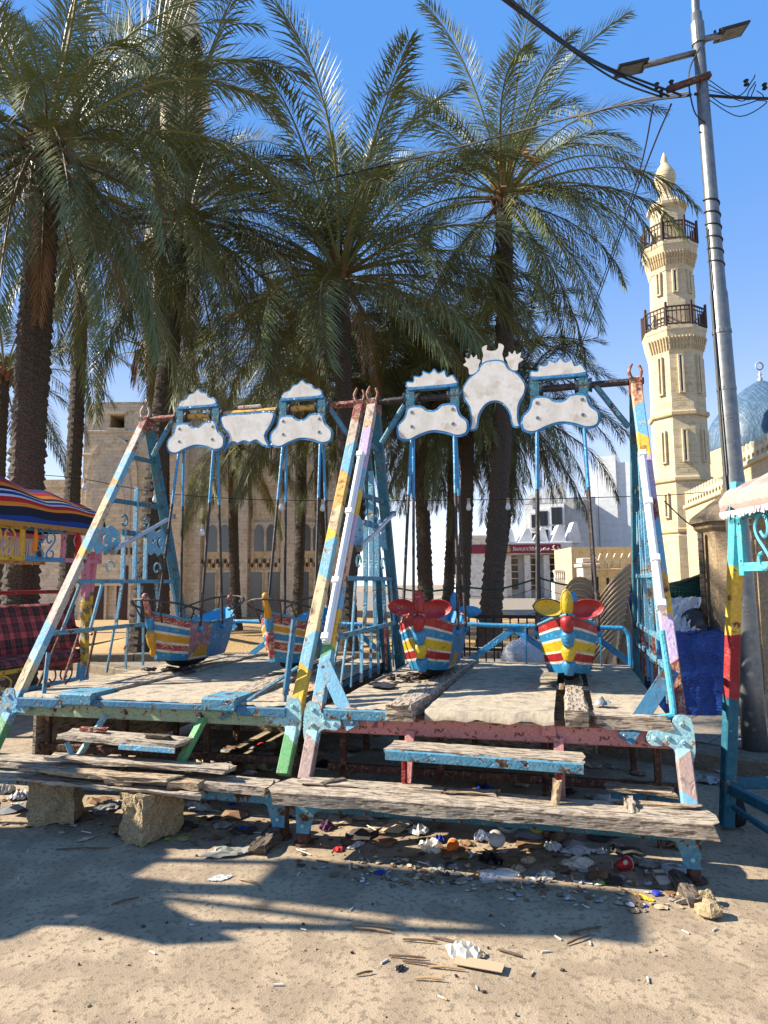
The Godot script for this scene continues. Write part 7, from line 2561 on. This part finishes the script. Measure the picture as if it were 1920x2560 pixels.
	# bags, sheets, wrappers
	var bags := [
		[905, 1800, "bag_white", 0.17, 0.14, 0.10, "crumpled white bag at the end of the rubbish heap"], [930, 1835, "film", 0.22, 0.18, 0.12, "clear crinkled film in the rubbish heap"],
		[948, 1818, "bag_blue", 0.10, 0.12, 0.08, "blue wrapper in the rubbish heap by the orange cup"], [1040, 1815, "foil", 0.15, 0.12, 0.11, "shiny foil bag behind the white tub"],
		[1060, 1860, "bag_black", 0.22, 0.16, 0.08, "black bag under the white tub"], [1160, 1800, "bag_yellow", 0.14, 0.10, 0.10, "yellow and black snack bag hanging by the sill"],
		[1010, 1850, "bag_white", 0.10, 0.10, 0.05, "small white tissue beside the orange cup"], [1195, 1835, "bag_white", 0.18, 0.12, 0.09, "white torn bag in the middle of the heap"],
		[1250, 1842, "bag_white", 0.26, 0.14, 0.07, "long white plastic bag lying flat in the heap"], [1250, 1870, "film", 0.24, 0.16, 0.09, "clear bag next to the long white one"],
		[1140, 1862, "paper_tan", 0.16, 0.09, 0.05, "flattened tan carton in the heap"], [1300, 1842, "bag_white", 0.08, 0.10, 0.05, "narrow white wrapper near the red cup"],
		[1400, 1870, "cloth_grey", 0.16, 0.14, 0.07, "grey rag behind the cigarette packet"], [1460, 1880, "cloth_grey", 0.12, 0.14, 0.05, "beige rag by the end foot"],
		[1120, 1880, "paper_tan", 0.14, 0.10, 0.04, "pale torn paper at the front of the heap"], [1180, 1895, "film", 0.18, 0.12, 0.05, "film scrap at the front of the heap"],
		[500, 1845, "cloth_grey", 0.42, 0.16, 0.09, "dirty grey cloth crumpled in the sun patch"], [475, 1898, "bag_white", 0.16, 0.09, 0.015, "flat white wrapper lying in the sun patch"],
		[395, 1812, "wrapper_green", 0.10, 0.06, 0.015, "yellow sweet wrapper beside the edge-on block"], [362, 1814, "wrapper_green", 0.06, 0.05, 0.012, "small yellow scrap beside the edge-on block"],
		[255, 1800, "card_brown", 0.18, 0.10, 0.07, "brown rag before the edge-on block"], [185, 1815, "paper_tan", 0.14, 0.06, 0.03, "curled pale strap between the blocks"],
		[40, 1725, "bag_white", 0.20, 0.20, 0.13, "white bag heaped beside the square block"], [12, 1712, "bag_grey", 0.20, 0.16, 0.17, "knotted grey bag by the square block"],
		[230, 1745, "bag_grey", 0.40, 0.22, 0.08, "grey plastic sheet lying behind the blocks"], [430, 1745, "bag_white", 0.34, 0.18, 0.06, "white plastic sheet under the green bench end"],
		[730, 1838, "cup_red", 0.08, 0.08, 0.05, "red and white wrapper before the twin feet"], [770, 1828, "bag_white", 0.18, 0.08, 0.04, "pale shredded wrapper before the twin feet"],
		[665, 1760, "bag_blue", 0.10, 0.10, 0.10, "pale blue cup-like scrap by the twin feet"], [705, 1790, "purple", 0.16, 0.12, 0.09, "dark red bag by the twin feet"],
		[1300, 1910, "wrapper_green", 0.06, 0.05, 0.02, "green wrapper scrap before the red cup"], [1390, 1940, "bag_yellow", 0.14, 0.05, 0.015, "yellow and white wrapper strip near the wedge"],
		[1450, 1760, "bag_blue", 0.3, 0.2, 0.06, "blue plastic sheet below the ride's open end"], [1560, 1668, "bag_white", 0.22, 0.16, 0.12, "white bag lying against the kerb"],
		[1620, 1672, "bag_white", 0.34, 0.18, 0.10, "white sheet of plastic along the kerb"], [1530, 1690, "bag_grey", 0.26, 0.2, 0.1, "grey bag in the gutter behind the end leg"],
		[1648, 1655, "bag_blue", 0.16, 0.12, 0.08, "bright blue bag at the kerb"], [1575, 1700, "bag_blue", 0.18, 0.14, 0.06, "blue bag in the gutter by the banded post"],
		[1000, 2060, "film", 0.20, 0.18, 0.08, "thin clear bag lying in the sun on the street"], [1068, 2085, "paper_tan", 0.02, 0.02, 0.01, "pale crumb beside the tan card"],
		[865, 2095, "bag_black", 0.06, 0.05, 0.03, "black and white scrap near the cane sticks"], [1040, 2065, "paper_tan", 0.07, 0.06, 0.03, "small yellow paper scrap in the sun"]]
	for k in bags.size():
		var q: Array = bags[k]
		var s := nst()
		crumple(s, gnd(q[0], q[1]), q[3] * 0.85, q[4] * 0.85, q[5] * 0.55, 200 + k, 9, 7)
		var cat := "wrapper" if "wrapper" in q[6] or "scrap" in q[6] else ("cloth" if "rag" in q[6] or "cloth" in q[6] else "litter")
		solo("litter_scrap", s, M[q[2]], q[6], cat, "rubbish on the street")
	# flat cards and packet
	var p0 := gnd(1035, 2090)
	var sc := nst()
	beam(sc, p0 + Vector3(-0.09, 0.012, -0.035), p0 + Vector3(0.09, 0.016, 0.035), 0.065, 0.004)
	solo("flat_card", sc, M.paper_tan, "pale rectangular card lying on the cane sticks", "card")
	p0 = gnd(1130, 2450)
	sc = nst()
	plate(sc, PackedVector2Array([Vector2(-0.03, 0), Vector2(0.02, -0.012), Vector2(0.015, 0.04)]), p0 + Vector3(0, 0.014, 0), Vector3.RIGHT, Vector3(0, 0.35, -0.9), 0.006)
	solo("tile_chip", sc, M.paper_tan, "triangular yellowish tile chip propped on the street", "chip")
	p0 = gnd(1430, 1905)
	sc = nst()
	beam(sc, p0 + Vector3(0, 0.012, 0.04), p0 + Vector3(0, 0.03, -0.05), 0.058, 0.02)
	var pk := thing("cigarette_packet", "brown and white cigarette packet leaning beside the end foot", "packet")
	part("packet_body", sc, M.straw_white, pk)
	sc = nst()
	beam(sc, p0 + Vector3(0, 0.0245, 0.0), p0 + Vector3(0, 0.034, -0.052), 0.0585, 0.012)
	part("packet_lid", sc, M.card_brown, pk)
	p0 = gnd(1418, 1933)
	sc = nst(true)
	lathe(sc, [[0.001, 0], [0.02, 0], [0.021, 0.012], [0.018, 0.016], [0.001, 0.016]], 14, p0)
	solo("bottle_cap", sc, M.cap_blue, "blue bottle cap near the cigarette packet", "cap")
	# sticks: [x0, y0, x1, y1, label]
	var sticks := [[760, 2002, 858, 2010, "pale cane stick lying apart on the street"], [765, 2007, 845, 2018, "thin brown stick beside the pale cane"], [870, 2033, 945, 2040, "brown reed in the sun below the shadow edge"], [935, 2028, 1000, 2046, "forked reed by the clear bag"], [840, 2068, 920, 2075, "straight reed before the clear bag"], [870, 2080, 960, 2096, "knotted reed lying across the others"], [925, 2092, 1005, 2100, "pale cane under the flat card"], [1075, 2055, 1130, 2072, "dark twig beyond the clear bag"], [1225, 2043, 1275, 2025, "dark twig half in the shadow"], [1230, 2020, 1300, 2006, "brown twig inside the shadow edge"], [240, 1958, 300, 1943, "brown stick lying alone in the shade of the added sail"], [120, 1838, 235, 1836, "long thin rod before the blocks"], [515, 1902, 567, 1917, "thin yellow reed beside the flat white wrapper"], [895, 2118, 960, 2122, "short cane at the front of the litter"], [545, 1965, 580, 1967, "brown cane end near the shadow stripes"], [1020, 1895, 1050, 1880, "wood splinter before the heap"], [1160, 1925, 1175, 1880, "upright flat splinter in front of the heap"], [1180, 1890, 1270, 1865, "brown lath lying over the heap"], [770, 2110, 805, 2104, "dark broken stick at the end of the scatter"]]
	for k in sticks.size():
		var q: Array = sticks[k]
		var a := gnd(q[0], q[1]) + Vector3(0, 0.008, 0)
		var b := gnd(q[2], q[3]) + Vector3(0, 0.010, 0)
		var s := nst()
		var mid := (a + b) / 2.0 + Vector3(g.randf_range(-0.004, 0.004), 0.004, g.randf_range(-0.004, 0.004))
		tube(s, [a, a.lerp(mid, 0.5), mid, mid.lerp(b, 0.5), b], [0.0035, 0.0045, 0.004, 0.0046, 0.003], 6)
		solo("stick", s, M.filter_tan if "pale" in q[4] or "yellow" in q[4] or "cane" in q[4] else M.stick, q[4], "stick", "sticks scattered on the street")
	# cigarette ends and paper straws, one by one
	var butts := [[955, 2158], [1110, 2053], [1275, 2040], [1300, 2062], [1205, 2028], [1250, 2023], [1180, 2058], [1295, 2083], [1030, 2137], [1160, 1917], [1215, 1919], [1390, 2010], [1480, 2015], [1490, 1994], [1545, 2010], [1332, 1898], [1290, 1880], [1240, 1885], [985, 1948], [880, 1930], [645, 1890], [700, 1905], [655, 2010], [575, 2070], [415, 2000], [150, 1965], [60, 1840], [900, 2050], [600, 2130], [590, 2170], [330, 2060], [200, 2130], [1150, 2105], [1270, 2190], [1400, 2120], [1550, 2170], [40, 1900], [120, 1865], [830, 2080], [845, 2150], [1240, 2230], [1330, 1945], [1265, 1960], [905, 1990], [760, 1965], [780, 1890], [840, 1885], [690, 1935], [1440, 1955], [1355, 1965], [1085, 2000], [545, 2185]]
	var bs := nst()
	tube(bs, [Vector3(-0.018, 0, 0), Vector3(0.008, 0, 0)], 0.0042, 6)
	var bmesh := fin(bs)
	bs = nst()
	tube(bs, [Vector3(0.008, 0, 0), Vector3(0.022, 0, 0)], 0.0043, 6)
	var fmesh := fin(bs)
	for k in range(0, butts.size(), 2):
		var t := thing("cigarette_end", "trodden white and tan cigarette end lying on the street", "cigarette end", gnd(butts[k][0], butts[k][1]) + Vector3(0, 0.005, 0), g.randf() * TAU, "cigarette ends on the street")
		part("paper", bmesh, M.straw_white, t)
		part("filter", fmesh, M.filter_tan if k % 8 == 0 else M.straw_white, t)
		t.scale = Vector3.ONE * g.randf_range(0.65, 1.0)
	# small black bits and pebbles that can be seen
	var bits := [[435, 2030], [170, 2085], [655, 1998], [1045, 2145], [1055, 2050], [1215, 2098], [1115, 2195], [760, 2060], [1060, 1980], [360, 1995], [310, 2003], [560, 2005], [425, 1850], [1290, 2005], [215, 2030], [805, 1955], [825, 1900], [985, 2110]]
	for k in bits.size():
		var s := nst()
		lump(s, gnd(bits[k][0], bits[k][1]) + Vector3(0, 0.005, 0), Vector3(g.randf_range(0.005, 0.012), 0.005, 0.006), 0.7, 400 + k, 6, 4)
		solo("dark_fragment", s, M.cloth_dark, "small dark fragment lying on the sandy street", "fragment", "dark fragments on the street")
	# everything too small or too many to count
	var mm := MultiMeshInstance3D.new()
	mm.name = numbered("gravel")
	var mu := MultiMesh.new()
	mu.transform_format = MultiMesh.TRANSFORM_3D
	var gs := nst()
	lump(gs, Vector3.ZERO, Vector3(1, 0.6, 0.8), 0.5, 3, 5, 4)
	mu.mesh = fin(gs)
	mu.instance_count = 2400
	for k in 2400:
		var x := g.randf_range(-3.4, 3.0)
		var z := g.randf_range(2.1, 5.4)
		var r := g.randf_range(0.0012, 0.0045) if k % 9 else g.randf_range(0.004, 0.009)
		mu.set_instance_transform(k, Transform3D(Basis(Vector3.UP, g.randf() * TAU).scaled(Vector3(r, r, r)), Vector3(x, r * 0.3, -z)))
	mm.multimesh = mu
	mm.material_override = M.rubble
	add_child(mm)
	tag(mm, "fine grit and pebbles strewn over the sandy street", "gravel")
	mm.set_meta("kind", "stuff")
	var mesh := ArrayMesh.new()
	for c in [["bag_white", 22], ["bag_grey", 55], ["paper_tan", 90], ["card_brown", 110], ["cloth_dark", 60], ["bag_black", 12], ["bag_blue", 10], ["cup_red", 3], ["foil", 10], ["stick", 110], ["straw_white", 60]]:
		var s := nst()
		for k in c[1]:
			var left := g.randf() < 0.45
			var v := g.randf_range(-0.12, 2.2)
			var u := g.randf_range(-2.3, 0.0) if left else g.randf_range(0.0, 2.15)
			var near := g.randf() < 0.5
			if near: v = g.randf_range(-0.38, 0.25) if not left else g.randf_range(-0.25, 0.4)
			var p := (L0 if left else R0) * lp(u, v, 0.0)
			if c[0] == "stick" or c[0] == "straw_white":
				var d := Vector3(g.randf_range(-1, 1), 0.1 * g.randf(), g.randf_range(-1, 1)).normalized() * g.randf_range(0.02, 0.12)
				tube(s, [p + Vector3(0, 0.006, 0), p + d + Vector3(0, 0.006, 0)], 0.004, 4)
			else:
				var w := g.randf_range(0.02, 0.075) if near else g.randf_range(0.08, 0.26)
				crumple(s, p, w, w * 0.8, w * g.randf_range(0.10, 0.28), 900 + k * 7 + c[1], 4, 3)
		for k in int(c[1] * 0.9):
			# the dusty drift along the front of the bench
			if not c[0] in ["paper_tan", "card_brown", "bag_grey", "bag_white"]: continue
			var p := R0 * lp(g.randf_range(0.35, 2.1), -0.10 - 0.34 * pow(g.randf(), 1.5), 0.0)
			var w := g.randf_range(0.015, 0.06)
			crumple(s, p, w, w * g.randf_range(0.4, 1.0), w * 0.3, 4000 + k * 3 + c[1], 4, 3)
		s.generate_normals()
		s.index()
		s.commit(mesh)
		mesh.surface_set_material(mesh.get_surface_count() - 1, M[c[0]])
	var tr := part("rubbish_scatter", mesh, null)
	tag(tr, "mass of small rubbish strewn under the rides and along the bench", "rubbish")
	tr.set_meta("kind", "stuff")
